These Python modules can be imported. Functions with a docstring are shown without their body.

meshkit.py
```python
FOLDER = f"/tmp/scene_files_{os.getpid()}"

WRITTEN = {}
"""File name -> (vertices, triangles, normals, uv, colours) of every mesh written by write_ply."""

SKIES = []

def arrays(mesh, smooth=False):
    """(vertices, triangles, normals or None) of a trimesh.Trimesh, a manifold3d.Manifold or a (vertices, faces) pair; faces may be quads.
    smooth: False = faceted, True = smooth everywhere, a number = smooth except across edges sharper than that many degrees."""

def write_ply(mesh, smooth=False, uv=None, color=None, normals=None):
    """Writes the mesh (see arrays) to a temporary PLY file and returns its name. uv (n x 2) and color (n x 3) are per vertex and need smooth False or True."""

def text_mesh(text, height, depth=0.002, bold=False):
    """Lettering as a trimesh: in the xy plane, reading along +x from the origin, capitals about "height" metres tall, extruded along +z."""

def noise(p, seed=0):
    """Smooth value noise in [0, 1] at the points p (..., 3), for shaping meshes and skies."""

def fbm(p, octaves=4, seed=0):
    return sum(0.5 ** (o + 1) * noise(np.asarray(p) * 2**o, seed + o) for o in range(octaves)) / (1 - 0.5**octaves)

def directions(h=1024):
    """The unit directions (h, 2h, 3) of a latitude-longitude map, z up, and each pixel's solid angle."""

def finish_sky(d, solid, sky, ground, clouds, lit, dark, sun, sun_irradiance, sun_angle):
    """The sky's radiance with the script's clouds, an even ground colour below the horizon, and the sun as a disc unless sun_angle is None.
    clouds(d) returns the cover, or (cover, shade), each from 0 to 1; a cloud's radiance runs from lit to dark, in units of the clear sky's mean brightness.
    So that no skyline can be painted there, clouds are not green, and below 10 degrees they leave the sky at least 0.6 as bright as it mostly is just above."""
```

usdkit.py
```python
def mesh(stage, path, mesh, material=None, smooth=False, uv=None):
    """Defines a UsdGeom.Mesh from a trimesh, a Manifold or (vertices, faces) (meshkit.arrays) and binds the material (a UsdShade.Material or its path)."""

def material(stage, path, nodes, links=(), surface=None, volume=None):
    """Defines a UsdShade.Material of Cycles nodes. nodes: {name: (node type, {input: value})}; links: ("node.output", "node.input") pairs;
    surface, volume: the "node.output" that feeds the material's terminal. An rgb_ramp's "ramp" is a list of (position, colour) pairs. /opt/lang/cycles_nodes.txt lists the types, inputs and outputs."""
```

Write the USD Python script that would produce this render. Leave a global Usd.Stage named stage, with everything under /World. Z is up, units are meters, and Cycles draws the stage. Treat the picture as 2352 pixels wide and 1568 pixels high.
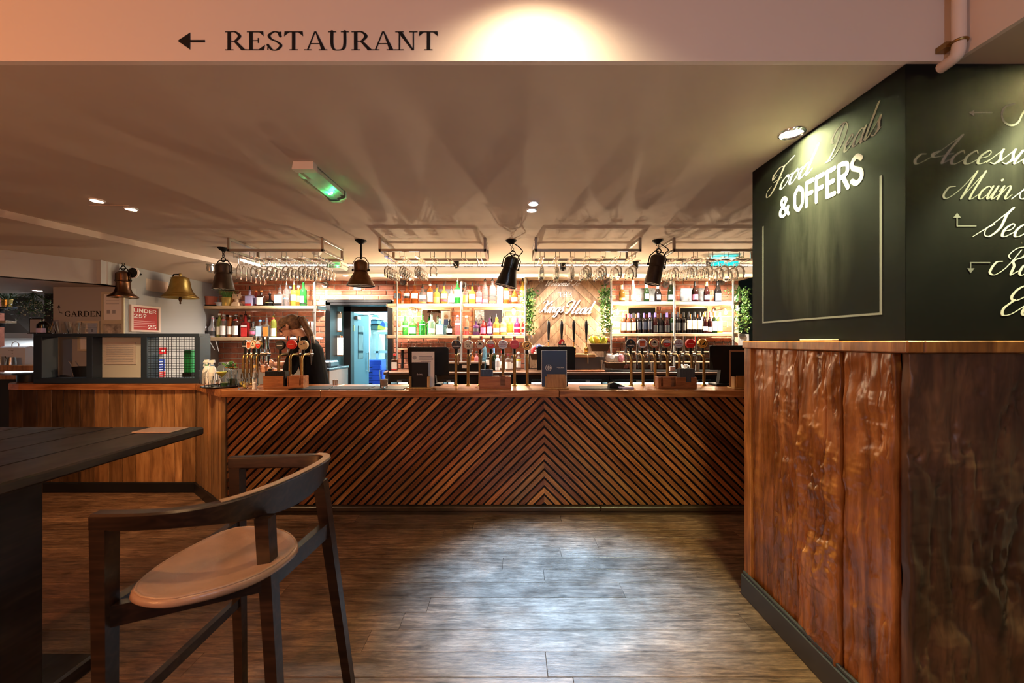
import math, random
import numpy as np, trimesh, manifold3d as m3
import shapely, shapely.geometry as sg, shapely.affinity as sa
from shapely.ops import unary_union
from pxr import Usd, UsdGeom, UsdLux, UsdShade, Gf, Sdf
import usdkit, meshkit

random.seed(7); RNG = np.random.default_rng(7)
stage = Usd.Stage.CreateInMemory()
UsdGeom.SetStageUpAxis(stage, 'Z'); UsdGeom.SetStageMetersPerUnit(stage, 1.0)
UsdGeom.Xform.Define(stage, '/World'); UsdGeom.Scope.Define(stage, '/World/Looks')

# ------------------------------------------------------------------ camera, lights, exposure
F, CZ = 914.67, 1.55                       # focal length in pixels of the 2352 px frame; lens height
cam = UsdGeom.Camera.Define(stage, '/World/camera')
cam.CreateHorizontalApertureAttr(36.0); cam.CreateVerticalApertureAttr(24.0); cam.CreateFocalLengthAttr(14.0)
cam.CreateFStopAttr(3.5); cam.CreateFocusDistanceAttr(4.6); cam.CreateExposureAttr(1.0)
cam.CreateClippingRangeAttr(Gf.Vec2f(0.02, 100))
cam.AddTranslateOp().Set(Gf.Vec3d(0, 0, CZ)); cam.AddRotateXOp().Set(90.0)

WARM, NEUT, COOL, LIME = (1.0, .62, .30), (1.0, .90, .78), (.74, .87, 1.0), (.96, 1.0, .50)
def spot(name, pos, target, power, color, cone=45, soft=.6, radius=.03):
    l = UsdLux.SphereLight.Define(stage, '/World/' + name)
    l.CreateRadiusAttr(radius); l.CreateIntensityAttr(power / (4 * math.pi * radius * radius) / math.pi); l.CreateColorAttr(Gf.Vec3f(*color))
    s = UsdLux.ShapingAPI.Apply(l.GetPrim()); s.CreateShapingConeAngleAttr(cone); s.CreateShapingConeSoftnessAttr(soft)
    d = np.array(target, float) - np.array(pos, float); d /= np.linalg.norm(d)
    q = Gf.Rotation(Gf.Vec3d(0, 0, -1), Gf.Vec3d(*d)).GetQuat()
    l.AddTranslateOp().Set(Gf.Vec3d(*pos)); l.AddOrientOp(UsdGeom.XformOp.PrecisionDouble).Set(q)
def point(name, pos, power, color, radius=.03):
    l = UsdLux.SphereLight.Define(stage, '/World/' + name)
    l.CreateRadiusAttr(radius); l.CreateIntensityAttr(power / (4 * math.pi * radius * radius) / math.pi); l.CreateColorAttr(Gf.Vec3f(*color))
    l.AddTranslateOp().Set(Gf.Vec3d(*pos))
def rect(name, pos, size, power, color, rot=(0, 0, 0)):
    l = UsdLux.RectLight.Define(stage, '/World/' + name)
    l.CreateWidthAttr(size[0]); l.CreateHeightAttr(size[1]); l.CreateIntensityAttr(power / (size[0] * size[1]) / math.pi); l.CreateColorAttr(Gf.Vec3f(*color))
    l.AddTranslateOp().Set(Gf.Vec3d(*pos)); l.AddRotateXYZOp().Set(Gf.Vec3f(*rot))
SHELF_BULBS = [(-1.455, 5.70, 1.985), (.025, 5.70, 1.985), (1.51, 5.70, 1.985), (3.06, 5.70, 1.985)]
for i, p in enumerate(SHELF_BULBS): point(f'shelf_bulb_light_{i}', (p[0], p[1] - .03, p[2] - .06), 33, (1.0, .74, .46), .02)
# recessed downlights
SHELF_DL = [(x, 5.50) for x in (-3.0, -2.3, -.86, -.2, .75, 1.9, 2.85)]
for i, (x, y) in enumerate(SHELF_DL): spot(f'shelf_downlight_{i}', (x, y, 2.462), (x, y + .5, 0), (100, 100, 75, 75, 42, 80, 80)[i], (1.0, .88, .76), 80, .6)
for i, (x, y) in enumerate(((.157, 3.14), (.16, 2.98))): spot(f'bar_downlight_{i}', (x, y, 2.575), (x + (.20, .05)[i], y - .56, 0), 560, (.50, .72, 1.0), 23, 1.0)
for i, (x, y) in enumerate(((-3.05, 2.92), (-2.975, 3.11))): spot(f'side_downlight_{i}', (x, y, 2.575), (x - .2, y + 1.3, .3), 45, WARM, 45, .9)
spot('pillar_downlight', (1.385, 1.985, 2.575), (1.40, 1.93, 0), 115, LIME, 52, .7, .045)
spot('board_downlight', (2.08, 1.35, 2.575), (1.98, 1.44, 0), 95, LIME, 48, .5, .04)
spot('bulkhead_downlight', (.085, 1.17, 2.80), (.085, 1.50, 2.25), 17, (1.0, .80, .52), 66, 1.0)
spot('table_downlight', (-1.2, .5, 2.80), (-1.25, 1.4, 0), 22, WARM, 50, .9)  # unseen spot added for warm fill around the table
point('seating_lamp_0', (-3.0, -.9, 1.9), 88, (1.0, .37, .115), .10)  # added lamp out of view, orange fill from behind the camera
point('seating_lamp_1', (.3, -1.6, 2.0), 30, (.62, .72, .95), .10)  # second added lamp out of view, cooler fill
rect('store_tube', (-1.9, 7.9, 2.44), (.9, .3), 95, (.44, .90, 1.0))
rect('kitchen_hood_light', (-8.0, 6.35, 1.585), (.9, .2), 34, (.85, .92, 1.0))
rect('kitchen_tube', (-6.4, 5.9, 2.44), (.5, .3), 6, (.9, .92, 1.0))
# ------------------------------------------------------------------ pixel helpers: a pixel of the photo at depth y
def X(px, y): return (px - 1176) * y / F
def Z(py, y): return CZ + (784 - py) * y / F
def P(px, py, y): return np.array([X(px, y), y, Z(py, y)])

# ------------------------------------------------------------------ naming and prims
_used = {}
def uniq(parent, name):
    k = (parent, name); n = _used.get(k, 0); _used[k] = n + 1
    return f'{parent}/{name}' if n == 0 else f'{parent}/{name}_{n:03d}'
def keys(prim, label=None, cat=None, group=None, kind=None):
    for k, v in (('label', label), ('category', cat), ('group', group), ('kind', kind)):
        if v: prim.SetCustomDataByKey(k, v)
    return prim
def obj(name, mesh, m, parent='/World', smooth=30, **kw):
    if isinstance(mesh, list): mesh = cat(mesh)
    path = uniq(parent, name)
    usdkit.mesh(stage, path, mesh, m, smooth=smooth)
    keys(stage.GetPrimAtPath(path), **kw)
    return path
class Thing:
    def __init__(s, name, label, cat, base=(0, 0, 0), group=None, kind=None):
        s.base = np.array(base, float); s.path = uniq('/World', name)
        x = UsdGeom.Xform.Define(stage, s.path); x.AddTranslateOp().Set(Gf.Vec3d(*map(float, base)))
        keys(x.GetPrim(), label, cat, group, kind)
    def part(s, name, mesh, m, parent=None, smooth=30, local=False, **kw):
        if isinstance(mesh, list): mesh = cat(mesh)
        if not local: mesh = mesh.copy(); mesh.apply_translation(-s.base)
        return obj(name, mesh, m, parent or s.path, smooth, **kw)
def copy_of(src, name, label, cat, base, group=None, rz=0):
    path = uniq('/World', name)
    x = UsdGeom.Xform.Define(stage, path); x.GetPrim().GetReferences().AddInternalReference(src)
    x.ClearXformOpOrder(); t = x.AddTranslateOp(); t.Set(Gf.Vec3d(*map(float, base)))
    if rz: x.AddRotateZOp().Set(rz)
    x.GetPrim().SetInstanceable(True); keys(x.GetPrim(), label, cat, group)
    return path
def single(name, mesh, m, label, cat, group=None, kind=None, smooth=30):
    return obj(name, mesh, m, '/World', smooth, label=label, cat=cat, group=group, kind=kind)
ORD = ['first', 'second', 'third', 'fourth', 'fifth', 'sixth', 'seventh', 'eighth', 'ninth', 'tenth', 'eleventh', 'twelfth', 'thirteenth', 'fourteenth', 'fifteenth', 'sixteenth', 'seventeenth', 'eighteenth', 'nineteenth', 'twentieth', 'twenty-first', 'twenty-second', 'twenty-third', 'twenty-fourth', 'twenty-fifth', 'twenty-sixth']

# ------------------------------------------------------------------ mesh helpers
def cat(l): return trimesh.util.concatenate([x for x in l if x is not None])
_BF = None
def box(x0, x1, y0, y1, z0, z1, b=0.0):
    if b <= 0:
        m = trimesh.creation.box([x1 - x0, y1 - y0, z1 - z0]); m.apply_translation([(x0 + x1) / 2, (y0 + y1) / 2, (z0 + z1) / 2]); return m
    global _BF
    b = min(b, .45 * min(x1 - x0, y1 - y0, z1 - z0))
    def pts(c0, c1, b):
        out = []
        for i in range(8):
            c = [c1[k] if i >> k & 1 else c0[k] for k in range(3)]; s = [-1 if i >> k & 1 else 1 for k in range(3)]
            for k in range(3):
                out.append([c[j] + (0 if j == k else s[j] * b) for j in range(3)])
        return np.array(out)
    if _BF is None:
        h = trimesh.Trimesh(pts((0, 0, 0), (1, 1, 1), .2), process=False).convex_hull
        # map hull vertices back to the ordered point list
        p = pts((0, 0, 0), (1, 1, 1), .2); idx = [int(np.argmin(((p - v) ** 2).sum(1))) for v in h.vertices]
        _BF = np.array(idx)[h.faces]
    return trimesh.Trimesh(pts((x0, y0, z0), (x1, y1, z1), b), _BF.copy(), process=False)
def hull(pts): return trimesh.Trimesh(np.array(pts, float)).convex_hull if False else trimesh.convex.convex_hull(np.array(pts, float))
def lathe(prof, n=20, caps=True):
    prof = [(max(r, 0), z) for r, z in prof]
    v, f = [], []
    a = np.linspace(0, 2 * np.pi, n, endpoint=False)
    for r, z in prof: v += [(r * math.cos(t), r * math.sin(t), z) for t in a]
    for i in range(len(prof) - 1):
        for j in range(n):
            k = (j + 1) % n; p, q, r_, s = i * n + j, i * n + k, (i + 1) * n + k, (i + 1) * n + j
            f += [(p, q, r_), (p, r_, s)]
    if caps:
        for i, flip in ((0, True), (len(prof) - 1, False)):
            if prof[i][0] > 1e-6:
                c = len(v); v.append((0, 0, prof[i][1]))
                for j in range(n):
                    t = (i * n + j, i * n + (j + 1) % n, c); f.append(t[::-1] if flip else t)
    return trimesh.Trimesh(np.array(v), np.array(f), process=False)
def tube(pts, r, n=8, closed=False):
    pts = np.array(pts, float); m = len(pts); rr = np.full(m, r) if np.ndim(r) == 0 else np.array(r, float)
    if closed: tan = np.roll(pts, -1, 0) - np.roll(pts, 1, 0)
    else: tan = np.gradient(pts, axis=0)
    tan /= np.maximum(np.linalg.norm(tan, axis=1, keepdims=True), 1e-9)
    u = np.cross(tan[0], [0, 0, 1.0]); u = u if np.linalg.norm(u) > 1e-3 else np.cross(tan[0], [1.0, 0, 0]); u /= np.linalg.norm(u)
    v, f = [], []; a = np.linspace(0, 2 * np.pi, n, endpoint=False)
    for i in range(m):
        u = u - tan[i] * (u @ tan[i]); u /= np.linalg.norm(u); w = np.cross(tan[i], u)
        v += [pts[i] + rr[i] * (math.cos(t) * u + math.sin(t) * w) for t in a]
    for i in range(m if closed else m - 1):
        i2 = (i + 1) % m
        for j in range(n):
            k = (j + 1) % n; f += [(i * n + j, i * n + k, i2 * n + k), (i * n + j, i2 * n + k, i2 * n + j)]
    if not closed:
        for i, fl in ((0, True), (m - 1, False)):
            c = len(v); v.append(pts[i])
            for j in range(n):
                t = (i * n + j, i * n + (j + 1) % n, c); f.append(t[::-1] if fl else t)
    return trimesh.Trimesh(np.array(v), np.array(f), process=False)
def cyl(p0, p1, r, n=12, r2=None): return tube([p0, p1], [r, r if r2 is None else r2], n)
def bar(p0, p1, w, h, up=(0, 0, 1)):           # square bar between two points, w across, h along "up"
    p0, p1 = np.array(p0, float), np.array(p1, float); t = p1 - p0; t /= np.linalg.norm(t)
    up = np.array(up, float); a = np.cross(t, up); a /= np.linalg.norm(a); b = np.cross(a, t)
    return hull([p + sa_ * a * w / 2 + sb * b * h / 2 for p in (p0, p1) for sa_ in (-1, 1) for sb in (-1, 1)])
def ring(c, R, r, axis='z', n=20, k=8):
    a = np.linspace(0, 2 * np.pi, n, endpoint=False)
    o = {'z': lambda t: (math.cos(t), math.sin(t), 0), 'y': lambda t: (math.cos(t), 0, math.sin(t)), 'x': lambda t: (0, math.cos(t), math.sin(t))}[axis]
    return tube([np.array(c) + R * np.array(o(t)) for t in a], r, k, closed=True)
def spline(pts, k=6, closed=False):
    p = np.array(pts, float)
    q = np.vstack([p[-1:], p, p[:2]]) if closed else np.vstack([2 * p[0] - p[1], p, 2 * p[-1] - p[-2]])
    out = []
    for i in range(1, len(q) - 2):
        for t in np.linspace(0, 1, k, endpoint=False):
            a, b, c, d = q[i - 1:i + 3]
            out.append(.5 * (2 * b + (c - a) * t + (2 * a - 5 * b + 4 * c - d) * t * t + (3 * b - a - 3 * c + d) * t ** 3))
    if not closed: out.append(p[-1])
    return np.array(out)
def extrude(poly, d):
    gs = [g for g in getattr(poly, 'geoms', [poly]) if g.geom_type == 'Polygon' and g.area > 1e-9]
    return cat([trimesh.creation.extrude_polygon(g, d, engine='earcut') for g in gs]) if gs else None
def on_front(poly, y, d):        # polygon drawn in (x, z), standing at depth y and thick d towards the camera
    m = extrude(poly, d); m.apply_transform(np.array([[1, 0, 0, 0], [0, 0, -1, y], [0, 1, 0, 0], [0, 0, 0, 1.0]])); return m
def on_plane(poly, o, ex, ez, d):
    m = extrude(poly, d); ex, ez = np.array(ex, float), np.array(ez, float); n = np.cross(ex, ez)
    T = np.eye(4); T[:3, 0], T[:3, 1], T[:3, 2], T[:3, 3] = ex, ez, n, o
    m.apply_transform(T); return m
def moved(m, t=(0, 0, 0), rx=0, ry=0, rz=0, s=None):
    m = m.copy()
    if s is not None: m.apply_scale(s)
    for a, ax in ((rx, (1, 0, 0)), (ry, (0, 1, 0)), (rz, (0, 0, 1))):
        if a: m.apply_transform(trimesh.transformations.rotation_matrix(math.radians(a), ax))
    m.apply_translation(t); return m

# ------------------------------------------------------------------ materials
_m = {}
def mat(name, c, rough=.5, metal=0.0, trans=0.0, emit=None, es=0.0, ior=1.5, spec=.5, coat=0.0, bump=0.0, bscale=60, var=0.0, vscale=8, clear=0.0):
    name = name.replace('.', '_').replace('-', '_')
    if name in _m: return _m[name]
    nodes = {'p': ('principled_bsdf', dict(base_color=c, roughness=rough, metallic=metal, transmission_weight=trans, ior=ior, specular_ior_level=spec, coat_weight=coat))}
    if emit is not None: nodes['p'][1].update(emission_color=emit, emission_strength=es)
    links = []
    if bump or var:
        nodes['g'] = ('geometry', {})
        if var:
            nodes['n'] = ('noise_texture', dict(scale=vscale, detail=5, roughness=.6)); links += [('g.position', 'n.vector')]
            nodes['r'] = ('rgb_ramp', dict(ramp=[(.3, tuple(x * (1 - var) for x in c)), (.7, tuple(min(1, x * (1 + var * .6)) for x in c))])); links += [('n.fac', 'r.fac'), ('r.color', 'p.base_color')]
        if bump:
            nodes['n2'] = ('noise_texture', dict(scale=bscale, detail=4)); nodes['b'] = ('bump', dict(strength=bump, distance=.002))
            links += [('g.position', 'n2.vector'), ('n2.fac', 'b.height'), ('b.normal', 'p.normal')]
    surface = 'p.BSDF'
    if clear:
        nodes['t'] = ('transparent_bsdf', dict(color=(1, 1, 1))); nodes['mx'] = ('mix_closure', dict(fac=clear)); links += [('p.BSDF', 'mx.closure1'), ('t.BSDF', 'mx.closure2')]; surface = 'mx.closure'
    _m[name] = usdkit.material(stage, '/World/Looks/' + name, nodes, links, surface=surface)
    return _m[name]
def wood(name, c0, c1, c2, axis='x', grain=3.0, across=40.0, rough=.45, tone=.35, bump=.25, spec=.5, coat=0.0, big=None, ramp=(.28, .5, .72), rot=0):
    """Three-colour grain along one axis; each object gets its own grain offset and tone."""
    if name in _m: return _m[name]
    s = {'x': (grain, across, across), 'y': (across, grain, across), 'z': (across, across, grain)}.get(axis, axis)
    nodes = {'g': ('geometry', {}), 'i': ('object_info', {}), 'mu': ('math', dict(math_type='multiply', value2=37.0)),
             'cv': ('combine_xyz', {}), 'ad': ('vector_math', dict(math_type='add')), 'mp': ('mapping', dict(scale=s)),
             'n': ('noise_texture', dict(scale=1.0, detail=7, roughness=.62, distortion=.6)),
             'r': ('rgb_ramp', dict(ramp=[(ramp[0], c0), (ramp[1], c1), (ramp[2], c2)])),
             'h': ('map_range', dict(from_min=0, from_max=1, to_min=1 - tone, to_max=1 + tone)),
             'mm': ('vector_math', dict(math_type='scale')),
             'b': ('bump', dict(strength=bump, distance=.002)),
             'n3': ('noise_texture', dict(scale=big or 2.2, detail=3)), 'h3': ('map_range', dict(from_min=.3, from_max=.7, to_min=.72, to_max=1.2)), 'm3': ('vector_math', dict(math_type='scale')),
             'rr': ('map_range', dict(from_min=.3, from_max=.7, to_min=max(.05, rough - .12), to_max=rough + .15)),
             'p': ('principled_bsdf', dict(roughness=rough, specular_ior_level=spec, coat_weight=coat))}
    links = [('i.random', 'mu.value1'), ('mu.value', 'cv.x'), ('mu.value', 'cv.y'), ('mu.value', 'cv.z'), ('g.position', 'ad.vector1'), ('cv.vector', 'ad.vector2'), ('ad.vector', 'mp.vector'),
             ('mp.vector', 'n.vector'), ('n.fac', 'r.fac'), ('i.random', 'h.value'), ('r.color', 'mm.vector1'), ('h.result', 'mm.scale'),
             ('ad.vector', 'n3.vector'), ('n3.fac', 'h3.value'), ('mm.vector', 'm3.vector1'), ('h3.result', 'm3.scale'), ('m3.vector', 'p.base_color'),
             ('n.fac', 'b.height'), ('b.normal', 'p.normal'), ('n3.fac', 'rr.value'), ('rr.result', 'p.roughness')]
    if rot:
        nodes['vr'] = ('vector_rotate', dict(rotate_type='y_axis', angle=math.radians(rot))); links = [l for l in links if l[1] != 'mp.vector'] + [('ad.vector', 'vr.vector'), ('vr.vector', 'mp.vector')]
    _m[name] = usdkit.material(stage, '/World/Looks/' + name, nodes, links, surface='p.BSDF')
    return _m[name]
def pane(name, tint=(1, 1, 1), gloss=.1):
    if name in _m: return _m[name]
    nodes = {'f': ('fresnel', dict(IOR=1.45)), 't': ('transparent_bsdf', dict(color=tint)), 'g': ('glossy_bsdf', dict(color=(1, 1, 1), roughness=.02)), 'm': ('mix_closure', {})}
    _m[name] = usdkit.material(stage, '/World/Looks/' + name, nodes, [('f.fac', 'm.fac'), ('t.BSDF', 'm.closure1'), ('g.BSDF', 'm.closure2')], surface='m.closure')
    return _m[name]
def thin_glass(name, tint=(.955, .955, .955), edge=.42):
    # thin blown glass: clear face on, darker and more mirror-like towards the silhouette
    if name in _m: return _m[name]
    nodes = {'lw': ('layer_weight', dict(blend=.5)), 'pw': ('math', dict(math_type='power', value2=3.0)), 'fm': ('map_range', dict(from_min=0, from_max=1, to_min=.055, to_max=.85)), 'tc': ('mix_color', dict(a=tint, b=(edge, edge, edge * 1.02))), 't': ('transparent_bsdf', {}), 'g': ('glossy_bsdf', dict(color=(1, 1, 1), roughness=.03)), 'm': ('mix_closure', {})}
    _m[name] = usdkit.material(stage, '/World/Looks/' + name, nodes, [('lw.facing', 'pw.value1'), ('pw.value', 'fm.value'), ('pw.value', 'tc.fac'), ('tc.result', 't.color'), ('fm.result', 'm.fac'), ('t.BSDF', 'm.closure1'), ('g.BSDF', 'm.closure2')], surface='m.closure')
    return _m[name]
def glow(name, c, s): return mat(name, c, 1.0, emit=c, es=s)

# ------------------------------------------------------------------ lettering
SCRIPT = {
 'a': (1.0, [[(.75,.85),(.45,1.0),(.12,.6),(.15,.12),(.42,.02),(.72,.45),(.8,1.0)], [(.8,1.0),(.76,.25),(.9,0),(1.1,.25)]]),
 'b': (.95, [[(.3,2.1),(.15,.8),(.15,.2),(.4,0),(.72,.4),(.65,.95),(.95,.9)]]),
 'c': (.8, [[(.62,.8),(.42,1.0),(.1,.55),(.2,.05),(.5,0),(.85,.35)]]),
 'd': (1.1, [[(.75,.85),(.45,1.0),(.12,.6),(.15,.12),(.42,.02),(.76,.5)], [(.86,2.1),(.76,.9),(.76,.2),(.9,0),(1.15,.3)]]),
 'e': (.78, [[(.08,.4),(.5,.55),(.58,.85),(.38,1.0),(.1,.6),(.15,.1),(.42,0),(.82,.35)]]),
 'g': (1.0, [[(.75,.85),(.45,1.0),(.12,.6),(.15,.12),(.42,.02),(.72,.45),(.8,1.0)], [(.8,1.0),(.72,-.6),(.4,-.95),(.2,-.6),(1.05,.25)]]),
 'i': (.5, [[(-.05,.2),(.18,1.0)], [(.18,1.0),(.12,.2),(.25,0),(.55,.35)], [(.24,1.5),(.26,1.52)]]),
 'l': (.5, [[(.32,2.1),(.15,.5),(.22,.02),(.55,.35)]]),
 'm': (1.5, [[(-.05,.6),(.12,1.0),(.12,0)], [(.14,.3),(.42,1.0),(.6,.85),(.56,0)], [(.58,.3),(.86,1.0),(1.08,.85),(1.03,.2),(1.2,0),(1.55,.35)]]),
 'n': (1.0, [[(-.05,.6),(.12,1.0),(.12,0)], [(.14,.25),(.45,1.0),(.68,.85),(.63,.2),(.8,0),(1.05,.35)]]),
 'o': (.9, [[(.5,1.0),(.15,.75),(.12,.2),(.4,0),(.72,.4),(.68,.9),(.45,1.0),(.65,.85),(.95,.95)]]),
 'r': (.75, [[(-.05,.3),(.2,1.1),(.28,.9),(.55,.95),(.48,.2),(.62,0),(.8,.3)]]),
 's': (.72, [[(-.1,.1),(.42,1.08)], [(.42,1.08),(.44,.75),(.6,.35),(.42,0),(.12,.1)], [(.42,0),(.78,.3)]]),
 'A': (1.35, [[(-.3,.75),(-.62,.7),(-.72,.25),(-.4,0),(.3,.75),(1.15,2.2)], [(1.15,2.2),(.95,.9),(1.0,.05),(1.35,.35)], [(.35,.95),(.1,.75),(.35,.5),(1.3,.8)]]),
 'C': (1.2, [[(.85,2.3),(.25,1.9),(.1,1.3),(.5,1.05),(1.1,1.5),(1.35,1.95)], [(.4,1.1),(.02,.5),(.2,.02),(.7,.1),(1.25,.7)]]),
 'D': (1.7, [[(.85,2.15),(.72,1.0),(.4,.15),(.05,0)], [(.05,0),(.75,.05),(1.35,.75),(1.4,1.75),(.85,2.3),(.2,2.0),(.05,1.45),(.3,1.2)]]),
 'F': (1.3, [[(1.75,2.45),(1.05,2.1),(.5,2.2),(.05,1.8),(.15,1.4),(.45,1.6)], [(1.0,2.1),(.8,.8),(.5,.05),(.05,0),(-.12,.5),(.2,.85)], [(.35,1.1),(1.15,1.15)]]),
 'H': (2.0, [[(.3,1.3),(0,1.3),(-.1,1.85),(.3,2.25),(1.0,2.15)], [(1.0,2.15),(.85,.8),(.5,.05),(.2,.2)], [(1.75,2.25),(1.5,1.0),(1.45,.2),(1.62,0),(1.95,.35)], [(.85,1.1),(1.5,1.2)]]),
 'K': (1.5, [[(-.1,1.7),(.1,2.15),(.5,2.25),(.78,1.9)], [(.78,2.0),(.62,.8),(.3,.05),(-.15,.1),(-.2,.5)], [(1.6,2.15),(1.05,1.55),(.68,1.1)], [(.68,1.1),(1.0,.4),(1.2,0),(1.6,.35)]]),
 'M': (1.75, [[(-.3,1.0),(-.75,.9),(-.85,.3),(-.45,.05),(.2,.8),(.75,2.2)], [(.75,2.2),(.6,.05)], [(.6,.05),(1.4,2.2)], [(1.4,2.2),(1.22,.3),(1.4,0),(1.75,.35)]]),
 'R': (1.35, [[(-.15,1.1),(-.55,1.0),(-.6,.25),(-.1,.05),(.4,.7),(.72,2.0)], [(.3,1.3),(.05,1.6),(.4,2.15),(1.05,2.15),(1.15,1.5),(.6,1.15),(.85,.7),(.95,.05),(1.35,.35)]]),
 'S': (1.2, [[(-.45,0),(.3,.95),(1.0,2.25)], [(1.0,2.25),(.85,1.7),(.95,.7),(.65,.05),(.25,.1),(.1,.6),(.45,.95)]]),
 'T': (1.3, [[(0,1.6),(.1,2.05),(.5,2.1),(1.5,2.25)], [(.9,2.1),(.75,.8),(.4,.05),(0,.2),(.1,.6)]]),
 'W': (1.9, [[(-.1,1.7),(.2,2.15)], [(.2,2.15),(.35,0)], [(.35,0),(1.0,1.9)], [(1.0,1.9),(1.05,0)], [(1.05,0),(1.85,2.25)]]),
 ' ': (.7, [])}
def script(text, thick=.2, thin=.07, slant=.45, gap=0.0):
    """Copperplate-like lettering as a shapely shape, x-height 1: down strokes thick, up strokes thin."""
    shapes, x = [], 0.0
    for ch in text:
        adv, strokes = SCRIPT[ch]
        for st in strokes:
            p = spline(st, 7); p = p + [x, 0]
            if len(st) == 2 and abs(st[0][0] - st[1][0]) < .05: shapes.append(sg.Point(p[0]).buffer(thick * .62)); continue
            for a, b in zip(p[:-1], p[1:]):
                d = b - a; L = np.hypot(*d)
                if L < 1e-6: continue
                w = thin + (thick - thin) * max(0, -d[1] / L) ** 1.3
                shapes.append(sg.LineString([a, b]).buffer(w / 2, quad_segs=3))
        x += adv + gap
    return sa.affine_transform(unary_union(shapes), [1, slant, 0, 1, 0, 0]).simplify(.012)
def mono(strokes, w): return unary_union([sg.LineString(spline(s, 8) if len(s) > 2 and sp else s).buffer(w / 2, quad_segs=4) for s, sp in strokes])
CAPS = {
 'O': (.72, [([(.36,1),(.1,.78),(.06,.5),(.1,.2),(.36,0),(.62,.2),(.66,.5),(.62,.78),(.36,1)], 1)]),
 'F': (.56, [([(.08,0),(.08,1),(.52,1)], 0), ([(.08,.5),(.46,.5)], 0)]),
 'E': (.58, [([(.52,0),(.08,0),(.08,1),(.52,1)], 0), ([(.08,.52),(.46,.52)], 0)]),
 'R': (.62, [([(.08,0),(.08,1),(.3,1)], 0), ([(.3,1),(.52,.92),(.56,.74),(.5,.56),(.3,.5)], 1), ([(.3,.5),(.08,.5)], 0), ([(.3,.5),(.58,0)], 0)]),
 'S': (.6, [([(.52,.86),(.3,1),(.08,.86),(.1,.64),(.3,.52),(.52,.38),(.54,.14),(.3,0),(.06,.14)], 1)]),
 '&': (.7, [([(.66,.0),(.2,.66),(.2,.9),(.34,1),(.48,.86),(.4,.64),(.1,.36),(.1,.1),(.3,0),(.52,.16),(.62,.42)], 1)]),
 ' ': (.3, [])}
def caps(text, w=.17):
    out, x = [], 0
    for ch in text:
        adv, st = CAPS[ch]
        if st: out.append(sa.translate(mono(st, w), x, 0))
        x += adv + .12
    return unary_union(out)
def _sw(pts, w0=.045, w1=.15, sp=True, fix=None):
    p = spline(pts, 9) if sp and len(pts) > 2 else np.array(pts, float); o = []
    for a, b in zip(p[:-1], p[1:]):
        d = b - a; L = np.hypot(*d)
        w = fix or w0 + (w1 - w0) * (abs(d[1]) / max(L, 1e-9)) ** 1.6
        o.append(sg.LineString([a, b]).buffer(w / 2, quad_segs=3))
    return unary_union(o)
def _st(x, y0=0, y1=1, w=.15, s0=True, s1=True, sw=.36):
    o = [sg.box(x - w / 2, y0, x + w / 2, y1)]
    if s0: o.append(sg.box(x - sw / 2, y0, x + sw / 2, y0 + .045))
    if s1: o.append(sg.box(x - sw / 2, y1 - .045, x + sw / 2, y1))
    return unary_union(o)
def _tri(*p): return sg.Polygon(p)
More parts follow.
